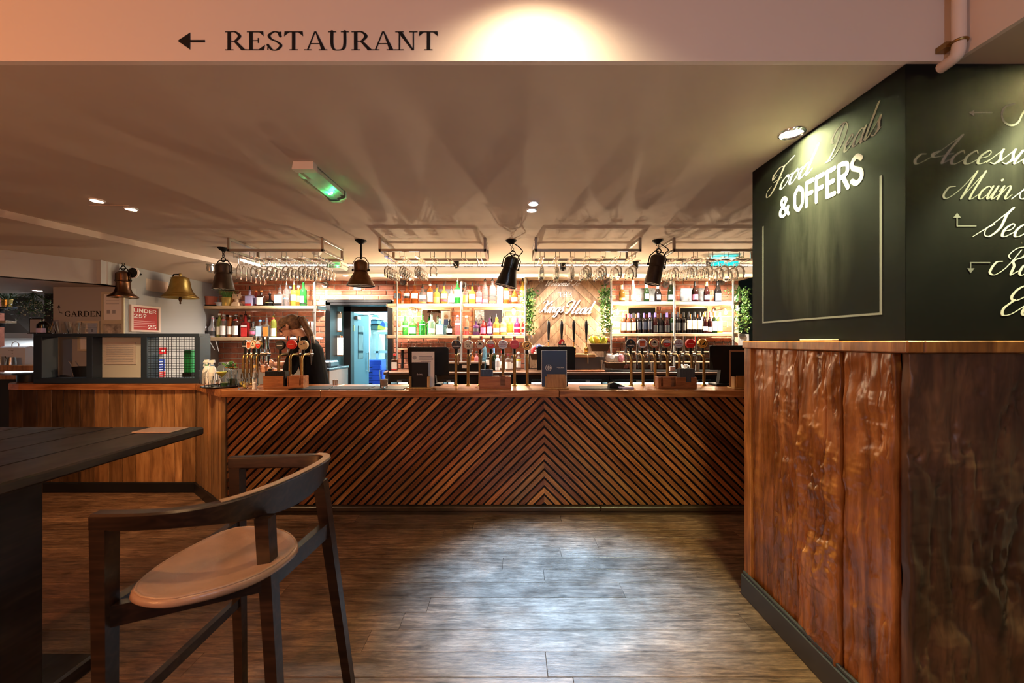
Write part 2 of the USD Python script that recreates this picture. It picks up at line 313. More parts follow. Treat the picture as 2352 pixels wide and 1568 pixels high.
SERIF = {
 'R': (.92, lambda: [_st(.24), _sw([(.24,.975),(.5,.97),(.68,.75),(.5,.5),(.24,.49)]), sg.Polygon([(.4,.5),(.55,.5),(.92,.05),(1.0,.05),(1.0,0),(.76,0)])]),
 'E': (.84, lambda: [_st(.24), sg.box(.2,.95,.76,1), _tri((.55,1),(.76,1),(.78,.74)), sg.box(.2,.49,.56,.535), sg.box(.53,.38,.57,.65), sg.box(.2,0,.78,.05), _tri((.52,0),(.78,0),(.84,.28))]),
 'S': (.76, lambda: [_sw([(.64,.74),(.56,.93),(.36,.975),(.16,.8),(.24,.6),(.5,.45),(.66,.25),(.5,.03),(.28,.03),(.1,.28)], .05, .13), _tri((.6,.98),(.68,.98),(.67,.7)), _tri((.08,.02),(.13,.02),(.09,.32))]),
 'T': (.86, lambda: [_st(.43, s1=False), sg.box(.06,.95,.8,1), _tri((.04,1),(.28,1),(.02,.74)), _tri((.82,1),(.58,1),(.84,.74))]),
 'A': (.96, lambda: [sg.Polygon([(.47,1),(.53,1),(.92,.03),(.74,.03)]), sg.Polygon([(.44,1),(.5,1),(.19,.03),(.13,.03)]), sg.box(.24,.32,.72,.37), sg.box(.0,0,.32,.045), sg.box(.63,0,1.0,.045)]),
 'U': (.98, lambda: [_sw([(.22,1),(.22,.35),(.3,.06),(.5,.01),(.7,.08),(.77,.35),(.77,1)], .05, .13), sg.box(.05,.955,.4,1), sg.box(.6,.955,.94,1)]),
 'N': (1.0, lambda: [_st(.2, w=.06), _st(.8, w=.06, s0=False), sg.Polygon([(.1,1),(.3,1),(.83,0),(.74,0)])]),
 'G': (.98, lambda: [_sw([(.78,.74),(.68,.93),(.48,.975),(.22,.8),(.14,.5),(.22,.2),(.5,.02),(.72,.08),(.78,.2)], .05, .15), _tri((.74,.98),(.82,.98),(.81,.66)), _st(.77,0,.44,s0=False,sw=.34)]),
 'D': (.98, lambda: [_st(.22), _sw([(.22,.975),(.5,.97),(.78,.75),(.84,.5),(.78,.25),(.5,.03),(.22,.025)], .05, .16)]),
 'H': (1.0, lambda: [_st(.22), _st(.78), sg.box(.2,.48,.8,.53)])}
def serif(text, gap=.06):
    out, x = [], 0
    for ch in text:
        adv, fn = SERIF[ch]; out.append(sa.translate(unary_union(fn()), x, 0)); x += adv + gap
    return unary_union(out)
def fit(shape, x0, x1, z0, z1):
    a, b, c, d = shape.bounds; sx, sz = (x1 - x0) / (c - a), (z1 - z0) / (d - b)
    return sa.affine_transform(shape, [sx, 0, 0, sz, x0 - a * sx, z0 - b * sz])
_tx = {}
def words(text, x0, x1, zmid, h=None, y=0.0, d=.0008, bold=True):
    """Printed sans lettering facing the camera, fitted between x0 and x1 at depth y."""
    k = (text, bold)
    if k not in _tx: _tx[k] = meshkit.text_mesh(text, 1.0, .01, bold)
    m = _tx[k].copy(); b = m.bounds; s = (x1 - x0) / (b[1][0] - b[0][0]); sh = s if h is None else h / (b[1][1] - b[0][1])
    v = m.vertices.copy(); v = np.stack([x0 + (v[:, 0] - b[0][0]) * s, y - (v[:, 2] / .01) * d, zmid + (v[:, 1] - (b[0][1] + b[1][1]) / 2) * sh], 1)
    return trimesh.Trimesh(v, m.faces.copy(), process=False)

# ------------------------------------------------------------------ palette
M_ceil = mat('ceiling_paint', (.58, .465, .365), .75, var=.06, vscale=1.5, bump=.15, bscale=90)
M_bulk = mat('bulkhead_paint', (.78, .67, .58), .7, bump=.12, bscale=120)
M_cream = mat('cream_wall_paint', (.40, .395, .38), .7, bump=.15, bscale=70)
M_white = mat('white_paint', (.75, .75, .73), .6)
M_dark = mat('dark_void_paint', (.02, .02, .02), .7)
M_black = mat('black_satin', (.007, .007, .008), .4, spec=.3)
M_matt = mat('black_matt', (.006, .006, .0065), .65, spec=.2)
M_rubber = mat('black_rubber', (.004, .004, .004), .6, spec=.15)
M_slate = mat('slate_blue_paint', (.014, .027, .046), .45, bump=.1, bscale=150)
M_grey = mat('grey_skirting_paint', (.055, .06, .062), .32)
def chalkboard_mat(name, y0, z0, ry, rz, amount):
    # black board; streaky chalk smear with the lamp glow painted into its colour
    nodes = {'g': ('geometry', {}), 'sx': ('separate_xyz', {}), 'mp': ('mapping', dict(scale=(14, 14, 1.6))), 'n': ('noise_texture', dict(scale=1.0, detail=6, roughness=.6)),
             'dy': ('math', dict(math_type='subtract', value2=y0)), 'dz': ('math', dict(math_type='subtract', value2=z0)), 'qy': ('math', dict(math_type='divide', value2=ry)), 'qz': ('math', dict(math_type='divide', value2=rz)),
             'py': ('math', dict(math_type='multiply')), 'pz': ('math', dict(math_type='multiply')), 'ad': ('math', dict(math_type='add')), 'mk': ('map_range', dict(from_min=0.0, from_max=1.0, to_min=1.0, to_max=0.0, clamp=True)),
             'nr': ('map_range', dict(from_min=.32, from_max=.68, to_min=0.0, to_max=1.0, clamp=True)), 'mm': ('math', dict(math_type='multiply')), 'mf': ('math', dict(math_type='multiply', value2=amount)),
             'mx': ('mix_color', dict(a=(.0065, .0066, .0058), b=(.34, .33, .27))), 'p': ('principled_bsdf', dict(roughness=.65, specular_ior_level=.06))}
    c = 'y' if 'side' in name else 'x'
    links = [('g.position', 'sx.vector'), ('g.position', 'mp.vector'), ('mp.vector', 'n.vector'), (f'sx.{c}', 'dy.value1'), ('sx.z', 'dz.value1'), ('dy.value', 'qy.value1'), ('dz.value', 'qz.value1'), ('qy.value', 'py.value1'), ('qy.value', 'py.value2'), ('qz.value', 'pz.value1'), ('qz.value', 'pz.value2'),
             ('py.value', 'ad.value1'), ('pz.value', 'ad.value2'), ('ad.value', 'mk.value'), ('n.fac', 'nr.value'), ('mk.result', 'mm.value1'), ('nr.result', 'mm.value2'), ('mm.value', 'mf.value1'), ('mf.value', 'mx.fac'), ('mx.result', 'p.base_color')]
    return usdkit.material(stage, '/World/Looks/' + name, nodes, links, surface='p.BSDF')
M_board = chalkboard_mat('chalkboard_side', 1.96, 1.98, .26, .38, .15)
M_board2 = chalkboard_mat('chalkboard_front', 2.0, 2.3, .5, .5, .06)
M_chalk = mat('chalk_paint', (.82, .80, .72), .6)
M_chalk2 = mat('thin_chalk', (.22, .215, .20), .7)
M_mortar = mat('mortar', (.52, .46, .40), .9, bump=.5, bscale=200)
BRICKS = [mat(f'brick_{i}', c, .85, var=.3, vscale=14, bump=.6, bscale=120) for i, c in enumerate([(.56, .215, .125), (.48, .17, .095), (.62, .27, .17), (.40, .14, .085), (.58, .25, .17)])]
W_slat = {sg_: [wood(f'slat_wood_{i}_{k}', *c, axis=(5, 60, 70), rough=.34, tone=.3, bump=.25, rot=-45 * sg_, big=1.2) for i, c in enumerate([((.085, .025, .007), (.24, .074, .018), (.42, .15, .04)), ((.055, .016, .006), (.155, .045, .012), (.28, .09, .026)), ((.13, .047, .013), (.32, .12, .03), (.52, .22, .065))])] for k, sg_ in enumerate((-1, 1))}
W_top = wood('countertop_wood', (.13, .045, .015), (.34, .12, .038), (.52, .23, .085), 'x', 2.5, 30, rough=.28, tone=.15)
W_plank = wood('bar_plank_wood', (.14, .058, .018), (.30, .14, .048), (.44, .24, .095), 'z', 2.5, 22, rough=.42, tone=.38)
W_wain = wood('rough_panel_wood', (.09, .028, .006), (.27, .09, .018), (.48, .19, .046), 'z', 2.0, 17, rough=.33, tone=.42, bump=.6, big=5, ramp=(.30, .5, .70))
W_plank2 = wood('shaded_plank_wood', (.03, .013, .005), (.085, .04, .014), (.16, .08, .03), 'z', 2.5, 22, rough=.42, tone=.45)  # darker boards towards the open end; light fading there is painted in
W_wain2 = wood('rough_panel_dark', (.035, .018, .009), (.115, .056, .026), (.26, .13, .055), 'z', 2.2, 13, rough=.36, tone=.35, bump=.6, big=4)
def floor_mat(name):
    # brown boards worn grey before the bar, with the light pool painted in there
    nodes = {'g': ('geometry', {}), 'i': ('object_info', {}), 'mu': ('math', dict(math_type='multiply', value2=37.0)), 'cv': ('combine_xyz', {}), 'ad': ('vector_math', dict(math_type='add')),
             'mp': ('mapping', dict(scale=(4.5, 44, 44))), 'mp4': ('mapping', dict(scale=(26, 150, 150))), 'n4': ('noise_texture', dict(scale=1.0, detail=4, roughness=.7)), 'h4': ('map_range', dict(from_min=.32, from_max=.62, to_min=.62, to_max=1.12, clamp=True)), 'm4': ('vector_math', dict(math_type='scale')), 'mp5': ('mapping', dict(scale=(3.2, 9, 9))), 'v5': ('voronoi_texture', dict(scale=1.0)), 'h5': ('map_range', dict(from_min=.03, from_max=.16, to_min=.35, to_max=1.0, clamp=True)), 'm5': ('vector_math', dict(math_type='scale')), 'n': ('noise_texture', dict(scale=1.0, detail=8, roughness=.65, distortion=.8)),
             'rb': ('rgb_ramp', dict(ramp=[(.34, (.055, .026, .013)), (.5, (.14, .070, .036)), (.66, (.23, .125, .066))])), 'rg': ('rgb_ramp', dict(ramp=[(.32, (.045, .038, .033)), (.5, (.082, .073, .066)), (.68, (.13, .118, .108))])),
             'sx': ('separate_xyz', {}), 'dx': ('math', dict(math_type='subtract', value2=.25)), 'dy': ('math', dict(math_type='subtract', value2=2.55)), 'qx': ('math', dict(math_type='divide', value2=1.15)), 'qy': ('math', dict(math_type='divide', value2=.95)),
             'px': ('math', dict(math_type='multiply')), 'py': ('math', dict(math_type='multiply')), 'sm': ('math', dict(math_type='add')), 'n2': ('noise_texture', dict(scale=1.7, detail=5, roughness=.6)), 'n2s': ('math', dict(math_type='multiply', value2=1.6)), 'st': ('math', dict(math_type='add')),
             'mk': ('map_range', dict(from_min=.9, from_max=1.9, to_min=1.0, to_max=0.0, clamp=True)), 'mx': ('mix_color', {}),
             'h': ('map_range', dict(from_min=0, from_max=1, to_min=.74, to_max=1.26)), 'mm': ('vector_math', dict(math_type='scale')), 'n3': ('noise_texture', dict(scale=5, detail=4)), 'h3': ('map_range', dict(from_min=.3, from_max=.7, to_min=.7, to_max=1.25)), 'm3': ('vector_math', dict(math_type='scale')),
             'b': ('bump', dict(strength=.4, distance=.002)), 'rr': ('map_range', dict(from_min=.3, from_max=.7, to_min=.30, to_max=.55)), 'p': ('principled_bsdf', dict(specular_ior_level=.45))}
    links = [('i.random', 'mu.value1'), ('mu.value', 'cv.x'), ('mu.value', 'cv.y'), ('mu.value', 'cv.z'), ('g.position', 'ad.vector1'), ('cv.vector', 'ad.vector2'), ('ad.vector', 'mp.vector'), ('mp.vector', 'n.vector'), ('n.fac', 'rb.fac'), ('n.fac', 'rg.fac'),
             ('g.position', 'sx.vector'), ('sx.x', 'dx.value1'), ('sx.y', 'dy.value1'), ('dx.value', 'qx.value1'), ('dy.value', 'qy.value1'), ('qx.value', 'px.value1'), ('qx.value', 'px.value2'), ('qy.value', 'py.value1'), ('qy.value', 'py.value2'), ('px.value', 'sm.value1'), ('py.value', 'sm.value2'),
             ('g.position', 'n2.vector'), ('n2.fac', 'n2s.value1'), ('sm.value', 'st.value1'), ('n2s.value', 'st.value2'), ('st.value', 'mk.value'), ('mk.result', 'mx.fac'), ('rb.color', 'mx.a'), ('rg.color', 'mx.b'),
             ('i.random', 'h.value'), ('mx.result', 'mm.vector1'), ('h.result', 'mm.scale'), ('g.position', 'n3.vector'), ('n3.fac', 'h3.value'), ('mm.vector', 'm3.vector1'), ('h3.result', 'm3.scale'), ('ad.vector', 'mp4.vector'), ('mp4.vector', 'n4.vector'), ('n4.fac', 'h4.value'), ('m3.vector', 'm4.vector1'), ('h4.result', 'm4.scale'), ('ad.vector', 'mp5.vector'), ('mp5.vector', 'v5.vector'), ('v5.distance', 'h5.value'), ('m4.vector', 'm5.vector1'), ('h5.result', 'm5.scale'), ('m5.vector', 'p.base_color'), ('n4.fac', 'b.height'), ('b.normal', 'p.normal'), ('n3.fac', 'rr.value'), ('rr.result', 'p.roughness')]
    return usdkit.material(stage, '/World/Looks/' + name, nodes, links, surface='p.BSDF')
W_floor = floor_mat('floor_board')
W_dark = wood('dark_table_wood', (.005, .0026, .0018), (.012, .0062, .004), (.026, .014, .008), 'y', 3, 35, spec=.3, rough=.34, tone=.1)
W_stool = wood('stool_wood', (.009, .0038, .0018), (.021, .0085, .004), (.045, .019, .0085), 'x', 4, 40, spec=.35, rough=.36, tone=.1)
W_shelf = wood('scaffold_board', (.28, .18, .09), (.50, .36, .21), (.68, .52, .34), 'x', 3, 40, rough=.55, tone=.15)
W_herr = wood('chevron_board', (.20, .105, .055), (.38, .235, .14), (.52, .36, .235), (30, 8, 8), rough=.5, tone=.42)
W_box = wood('caddy_wood', (.16, .05, .016), (.30, .105, .034), (.42, .17, .06), 'x', 5, 40, rough=.4, tone=.2)
W_oak = wood('pale_oak', (.32, .18, .06), (.48, .28, .10), (.6, .4, .18), 'z', 5, 40, rough=.4, tone=.12)
M_brass = mat('aged_brass', (.50, .32, .10), .26, 1.0)
M_brassD = mat('dull_brass', (.30, .19, .07), .38, 1.0)
M_bell = mat('bell_brass', (.42, .28, .08), .33, 1.0, var=.2, vscale=12)
M_chrome = mat('chrome', (.75, .75, .76), .12, 1.0)
M_steel = mat('brushed_steel', (.48, .47, .45), .32, 1.0)
M_rack = mat('rack_steel', (.36, .32, .29), .38, .8)
M_rod = mat('rack_rod', (.55, .50, .45), .25, 1.0)
M_copper = mat('lamp_copper', (.17, .085, .045), .30, 1.0, var=.35, vscale=9)
M_lampblk = mat('lamp_black', (.03, .025, .022), .28, .7)
M_pipe = mat('galvanised_pipe', (.26, .255, .25), .45, .8)
M_glass = mat('clear_glass', (.97, .98, .98), .0, trans=1.0, ior=1.42)
M_pane = pane('window_glass')
M_mirror = mat('mirror', (.85, .85, .85), .02, 1.0)
M_paper = mat('paper', (.78, .77, .74), .7)
M_ink = mat('ink', (.010, .010, .012), .6, spec=.2)
M_grey2 = mat('print_grey', (.35, .35, .36), .7)
M_red = mat('print_red', (.55, .02, .02), .45)

# ------------------------------------------------------------------ the shell
def struct(name, meshes, m, label, cat_, parent=None, smooth=30):
    return obj(name, meshes, m, parent or '/World', smooth, label=label if not parent else None, cat=cat_ if not parent else None, kind='structure' if not parent else None)
ZC, ZN = 2.59, 2.82
# floor: a screed under loose boards that run along the bar
fl = Thing('floor', 'worn grey brown wooden plank floor in front of the bar', 'floor', (0, 0, 0), kind='structure')
fl.part('screed', box(-9.5, 5, -3.6, 9.2, -.12, -.012), mat('floor_screed', (.05, .04, .032), .6))
y = .55; row = 0
while y < 4.15:
    w = random.choice([.135, .15, .165]); x = -5.6 + random.uniform(0, 1.2); xs = [-5.6, x]
    while x < 2.2:
        x += random.uniform(1.7, 2.9); xs.append(min(x, 2.4))
    for a, b in zip(xs[:-1], xs[1:]):
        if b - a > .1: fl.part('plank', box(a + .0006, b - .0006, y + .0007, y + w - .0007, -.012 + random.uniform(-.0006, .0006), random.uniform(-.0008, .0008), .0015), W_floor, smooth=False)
    y += w; row += 1
# ceilings
struct('ceiling', box(-4.29, 5, 1.50, 6.3, ZC, ZN + .1), M_ceil, 'low cream plaster ceiling over the bar', 'ceiling')
struct('ceiling', box(-6.6, 1.64, -3.6, 1.50, ZN, ZN + .12), M_ceil, 'higher plaster ceiling on the near side of the bulkhead', 'ceiling')
struct('ceiling', box(1.66, 5, -3.6, 1.50, ZC, ZN + .1), M_ceil, 'lowered soffit beside the pillar on the near side', 'ceiling')
tr = Thing('trim_1', 'pale bulkhead beam with RESTAURANT lettering and an arrow', 'bulkhead', (0, 1.49, ZC), kind='structure')
tr.part('beam_face', box(-6.6, 1.66, 1.478, 1.4995, ZC, ZN), M_bulk)
YB = 1.4775
tr.part('lettering', on_front(fit(serif('RESTAURANT', .02), X(517, YB), X(1006, YB), Z(116.5, YB), Z(69.5, YB)), YB, .001), M_ink, smooth=False)
tr.part('arrow', on_front(unary_union([sg.Polygon([(X(408, YB), Z(94, YB)), (X(437, YB), Z(75, YB)), (X(437, YB), Z(114, YB))]), sg.box(X(436, YB), Z(97, YB), X(471, YB), Z(92, YB))]), YB, .001), M_ink, smooth=False)
struct('trim_2', box(1.64, 1.66, -3.6, 1.478, ZC, ZN), M_bulk, 'side face of the raised ceiling tray beside the pillar', 'bulkhead')
# low ceiling on the left with its small step
S = [(-4.284, 1.50), (-3.97, 3.5), (-3.84, 4.27), (-3.55, 6.1)]; Wl = [(-6.4, 1.50), (-4.76, 3.7), (-4.33, 4.27), (-4.45, 6.1)]
v = [(x, y, 2.53) for x, y in S] + [(x, y, 2.405) for x, y in Wl]; v += [(x, y, ZC + .05) for x, y, z in v]
f = []
for i in range(3):
    f += [(i, i + 1, i + 5), (i, i + 5, i + 4)]; f += [(8 + i, 8 + i + 5, 8 + i + 1), (8 + i, 8 + i + 4, 8 + i + 5)]; f += [(i, 8 + i + 1, i + 1), (i, 8 + i, 8 + i + 1)]
lc = trimesh.Trimesh(np.array(v), np.array(f), process=False); lc.fix_normals()
struct('ceiling', lc, M_ceil, 'sloping lower ceiling beyond the small step above the servery', 'ceiling')
# walls of the near room and far envelope
struct('wall_near', box(-6.7, 5, -3.75, -3.6, 0, 2.95), M_cream, 'cream wall behind the viewer', 'wall')
struct('wall_left', box(-6.75, -6.6, -3.6, 1.5, 0, 2.95), M_cream, 'cream side wall of the seating area', 'wall')
struct('wall_right', box(5, 5.15, -3.6, 9.2, 0, 2.95), M_cream, 'far side wall of the pub', 'wall')
# servery wall: bulkhead over the opening, GARDEN wall, bell wall
def slabwall(p, q, z0, z1, t=.12):
    p, q = np.array(p, float), np.array(q, float); d = (q - p) / np.linalg.norm(q - p); n = np.array([-d[1], d[0]]) * t
    return trimesh.convex.convex_hull(np.array([(*c, z) for c in (p, q, p + n, q + n) for z in (z0, z1)]))
struct('wall_servery', [slabwall((-4.33, 4.27), (-4.76, 3.7), 2.16, 2.46, -.12), slabwall((-4.76, 3.7), (-6.4, 1.5), 2.16, 2.46, -.12), box(-4.46, -4.338, 4.20, 4.47, 2.16, 2.5)], M_cream, 'angled cream wall above the servery opening', 'wall')
gw = Thing('wall_garden', 'cream wall with GARDEN lettering and an upward arrow', 'wall', (-4.7, 4.47, 0), kind='structure')
gw.part('plaster', box(-5.15, -4.345, 4.47, 4.6, 0, 2.16), M_cream)
gw.part('lettering', on_front(fit(serif('GARDEN', .04), X(149, 4.469), X(233, 4.469), Z(727, 4.469), Z(714, 4.469)), 4.4695, .001), M_ink, smooth=False)
ga = unary_union([sg.LineString([(X(143, 4.47), Z(719, 4.47)), (X(137, 4.47), Z(717.5, 4.47)), (X(135.5, 4.47), Z(712, 4.47)), (X(135.5, 4.47), Z(703, 4.47))]).buffer(.003), sg.Polygon([(X(132, 4.47), Z(706, 4.47)), (X(139, 4.47), Z(706, 4.47)), (X(135.5, 4.47), Z(700, 4.47))])])
gw.part('arrow', on_front(ga, 4.4695, .001), M_ink, smooth=False)
struct('wall_bell', slabwall((-4.342, 4.472), (-4.45, 6.1), 0, 2.42, .10), mat('bell_wall_paint', (.33, .33, .325), .7), 'pale wall with the brass bell and the age poster', 'wall')
so = trimesh.convex.convex_hull(np.array([(x, y, z) for x, y in ((-4.36, 4.32), (-6.4, 1.5), (-9.4, 1.5), (-9.4, 5.05), (-4.36, 5.05)) for z in (2.16, 2.3)]))
struct('ceiling', so, M_ceil, 'low plaster soffit over the servery opening', 'ceiling')
struct('wall_kitchen', box(-9.5, -5.2, 6.9, 7.0, 0, 2.44), M_white, 'white kitchen wall beyond the servery', 'wall')
struct('wall_kitchen', box(-9.6, -9.5, 1.5, 7.0, 0, 2.44), M_white, 'far side wall of the kitchen', 'wall')
struct('wall_kitchen', box(-5.15, -5.05, 4.61, 6.89, 0, 2.15), M_white, 'kitchen wall backing on to the GARDEN wall', 'wall')
struct('ceiling', box(-9.5, -5.05, 5.05, 7.0, 2.45, 2.55), M_white, 'kitchen ceiling beyond the servery', 'ceiling')
# back wall of exposed brick
YW = 6.05; DX0, DX1, DZ = X(750, YW), X(902, YW), Z(690, YW)
wb = Thing('wall_back', 'exposed red brick wall behind the bar shelves', 'wall', (0, YW, 0), kind='structure')
wb.part('mortar_bed', [box(-4.6, DX0, YW, YW + .2, 0, 2.6), box(DX0, DX1, YW, YW + .2, DZ, 2.6), box(DX1, 3.44, YW, YW + .2, 0, 2.6)], M_mortar)
rows = []
for r in range(17):
    z0 = 1.14 + r * .0797; xo = (r % 2) * .1125 - 4.6
    for k in range(37):
        a, b = xo + k * .225, xo + k * .225 + .214
        for lo, hi in ((-4.45, DX0 - .02), (DX0 - .02, DX1 + .02), (DX1 + .02, .26), (1.43, 3.43)):
            aa, bb = max(a, lo), min(b, hi)
            if bb - aa > .05 and not (lo == DX0 - .02 and z0 + .03 < DZ): rows.append((z0, aa, bb))
rows.sort(key=lambda t: (-t[0], t[1]))
rest = []
for i, (z0, a, b) in enumerate(rows):
    m = box(a, b, YW - random.uniform(.010, .018), YW + .03, max(z0, DZ + .012) if a > DX0 - .03 and b < DX1 + .03 else z0, z0 + .068 + random.uniform(-.002, .002), .006)
    if i < 300: wb.part('brick', m, BRICKS[random.choice([0, 0, 1, 2, 2, 3, 4])], smooth=False)
    else: rest.append(m)
if rest: wb.part('lower_brickwork', rest, BRICKS[1], smooth=False, kind='stuff')
struct('trim_3', box(-3.9, 3.44, 5.40, YW - .001, 2.468, ZC), mat('soffit_paint', (.74, .66, .54), .6), 'pale boxed soffit along the top of the brick wall', 'soffit')
led = Thing('cove_light_strip', 'white light strip along the ceiling in front of the soffit over the shelves', 'light strip', (0, 5.33, ZC - .001))
led.part('channel', box(-3.4, 3.4, 5.31, 5.355, ZC - .012, ZC - .001), M_white)
led.part('diffuser', box(-3.4, 3.4, 5.318, 5.355, ZC - .024, ZC - .012), glow('cove_led', (1.0, .92, .82), 1.8))
# doorway to the store room
dr = Thing('door_1', 'black framed doorway with a teal door open into the store room', 'door', ((DX0 + DX1) / 2, YW, 0), kind='structure')
dr.part('door_frame', [box(DX0, DX0 + .07, YW - .03, YW + .22, 0, DZ), box(DX1 - .07, DX1, YW - .03, YW + .22, 0, DZ), box(DX0, DX1, YW - .03, YW + .22, DZ - .07, DZ), box(DX0 + .02, DX1 - .02, YW - .04, YW, DZ - .03, DZ + .01)], M_black)
M_teal = mat('teal_paint', (.04, .09, .12), .4)
dr.part('reveal_panel', box(DX0 + .0, DX0 + .055, YW + .22, 6.52, 0, 2.3), M_teal)
dr.part('inner_frame', [box(-2.80, -2.64, 6.52, 6.66, 0, 2.12), box(-2.80, -1.70, 6.52, 6.66, 2.04, 2.4)], M_black)
lf = dr.part('door_leaf', box(-2.69, -2.645, 6.66, 7.36, .01, 2.03, .003), mat('teal_door', (.055, .10, .125), .45))
dr.part('vision_panel', box(-2.645, -2.640, 6.84, 7.08, 1.25, 1.82), M_pane, parent=lf)
dr.part('door_closer', [box(-2.645, -2.60, 6.70, 6.86, 1.92, 1.98, .005), bar((-2.62, 6.78, 1.99), (-2.40, 6.95, 2.02), .015, .01)], M_steel, parent=lf)
dr.part('pull_handle', [cyl((-2.61, 7.25, 1.0), (-2.61, 7.25, 1.35), .012), cyl((-2.645, 7.25, 1.02), (-2.61, 7.25, 1.02), .008), cyl((-2.645, 7.25, 1.33), (-2.61, 7.25, 1.33), .008)], M_steel, parent=lf)
dr.part('hinge', box(-2.655, -2.635, 6.63, 6.665, 1.72, 1.82), M_brassD)
for m_, w_ in ((box(-2.95, -2.82, 6.67, 8.99, 0, 2.44), 'on the door side'), (box(-2.95, -.8, 9.0, 9.1, 0, 2.44), 'at the far end'), (box(-.9, -.8, 6.72, 8.99, 0, 2.44), 'opposite the open door'), (box(-3.0, -2.81, YW + .21, 6.51, 0, 2.44), 'beside the reveal'), (box(DX1 + .02, DX1 + .12, YW + .23, 6.7, 0, 2.44), 'beside the door frame')): struct('wall_store', m_, M_white, f'white store room wall {w_}', 'wall')
struct('ceiling', box(-2.9, -.8, 6.25, 9.1, 2.45, 2.55), M_white, 'white store room ceiling', 'ceiling')
# room beyond the right end of the bar
struct('wall_far', box(3.44, 5, 8.9, 9.0, 0, 2.6), mat('far_room_paint', (.05, .055, .065), .6), 'dark wall of the room beyond the bar end', 'wall')
w1 = Thing('window_1', 'blue framed window with dark panes beyond the bar end', 'window', (4.9, 8.88, 1.0), kind='structure')
M_blue = mat('blue_frame_paint', (.20, .42, .72), .45)
fx = [X(1688 + 9 * i, 8.88) for i in range(7)]
w1.part('window_frame', [box(a - .012, a + .012, 8.84, 8.88, .95, 1.8) for a in fx] + [box(fx[0], fx[-1], 8.84, 8.88, z - .012, z + .012) for z in (1.0, 1.18, 1.36, 1.54, 1.72)] + [box(fx[0], fx[-1], 8.82, 8.88, 1.72, 1.98)], M_blue)
for a, b in zip(fx[:-1], fx[1:]):
    for z in (1.0, 1.18, 1.36, 1.54): w1.part('pane', box(a + .012, b - .012, 8.86, 8.865, z + .012, z + .168), mat('night_pane', (.01, .016, .03), .08))
# ------------------------------------------------------------------ pillar with chalkboards and rough panelling
PX, PY0, PY1 = 1.478, 1.495, 2.44
struct('wall_pillar', box(PX + .008, 3.6, PY0 + .008, PY1, 0, ZC), mat('pillar_paint', (.02, .02, .018), .5), 'square boxed pillar beside the bar', 'pillar')
struct('wall_right', box(3.5, 3.6, -3.6, PY0 - .1, 0, ZC), M_cream, 'cream side wall on the pillar side of the seating area', 'wall')
cb = Thing('chalkboard', 'dark chalkboard headed Food Deals and OFFERS on the side of the pillar', 'chalkboard', (PX, PY1, 1.55))
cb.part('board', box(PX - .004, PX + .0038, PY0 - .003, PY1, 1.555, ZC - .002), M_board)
def side(shape, d=.0008): return on_plane(shape, (PX - .0042, 0, 0), (0, -1, 0), (0, 0, 1), d)
def sfit(s, y0, y1, z0, z1): return fit(s, -y0, -y1, z0, z1)
fd, dl = script('Food'), script('Deals')
cb.part('lettering', side(sfit(fd, 2.311, 1.905, 2.378, 2.522)), M_chalk, smooth=False)
cb.part('lettering', side(sfit(dl, 1.875, 1.585, 2.385, 2.525)), mat('faded_chalk', (.26, .23, .17), .7), smooth=False)
cb.part('lettering', side(sfit(caps('&', .17), 2.198, 2.112, 2.222, 2.335)), M_chalk, smooth=False)
cb.part('lettering', side(sfit(caps('OFFERS', .19), 2.085, 1.668, 2.216, 2.352)), M_chalk, smooth=False)
cb.part('chalk_frame', side(unary_union([sg.box(-2.343, 1.657, -2.333, 2.226), sg.box(-1.596, 1.657, -1.585, 2.213), sg.box(-2.343, 1.657, -1.585, 1.666)])), M_chalk2, smooth=False)
cf = Thing('chalkboard', 'dark chalkboard of script directions and arrows on the front of the pillar', 'chalkboard', (2.4, PY0, 1.55))
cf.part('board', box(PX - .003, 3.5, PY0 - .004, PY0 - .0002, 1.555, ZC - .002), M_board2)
YF = PY0 - .0042
def chalkline(text, x0, base, xh, m=M_chalk, wide=1.0):
    s = script(text, .17, .06, .5); k = xh * YF / F; b = s.bounds
    s = sa.affine_transform(s, [k * wide, 0, 0, k, X(x0, YF) - b[0] * k * wide, Z(base, YF)])
    cf.part('lettering', on_front(s, YF, .0008), m, smooth=False)
M_chalk3 = mat('grey_chalk', (.26, .25, .22), .7)  # greyer than the main chalk colour
chalkline('Accessib', 2098, 376, 30, M_chalk3, 1.28)
chalkline('Main', 2164, 457, 29, M_chalk3, 1.05); chalkline('S', 2322, 457, 26, M_chalk, 1.0)
chalkline('Secr', 2233, 543, 29, M_chalk, 1.25)
chalkline('Ro', 2270, 632, 29, M_chalk, 1.15); chalkline('Co', 2298, 724, 32, M_chalk, 1.15)
sw_ = spline([(X(a, YF), Z(b, YF)) for a, b in ((2420, 195), (2385, 225), (2352, 256), (2338, 281), (2321, 288), (2305, 278), (2301, 259), (2311, 244), (2330, 239))], 8)
cf.part('lettering', on_front(sg.LineString(sw_).buffer(.0036), YF, .0008), M_chalk3, smooth=False)
def arrow(*pts, head):
    p = [(X(a, YF), Z(b, YF)) for a, b in pts]; h = [(X(a, YF), Z(b, YF)) for a, b in head]
    return unary_union([sg.LineString(p).buffer(.0022), sg.Polygon(h)])
cf.part('arrow', on_front(arrow((2278, 259), (2236, 259), head=[(2225, 259), (2237, 253), (2237, 267)]), YF, .0008), M_chalk3, smooth=False)
cf.part('arrow', on_front(arrow((2241, 519), (2198, 519), (2198, 499), head=[(2198, 489), (2189, 500), (2207, 500)]), YF, .0008), M_chalk2, smooth=False)
cf.part('arrow', on_front(arrow((2273, 603), (2229, 603), (2229, 616), head=[(2229, 627), (2221, 616), (2238, 616)]), YF, .0008), M_chalk2, smooth=False)
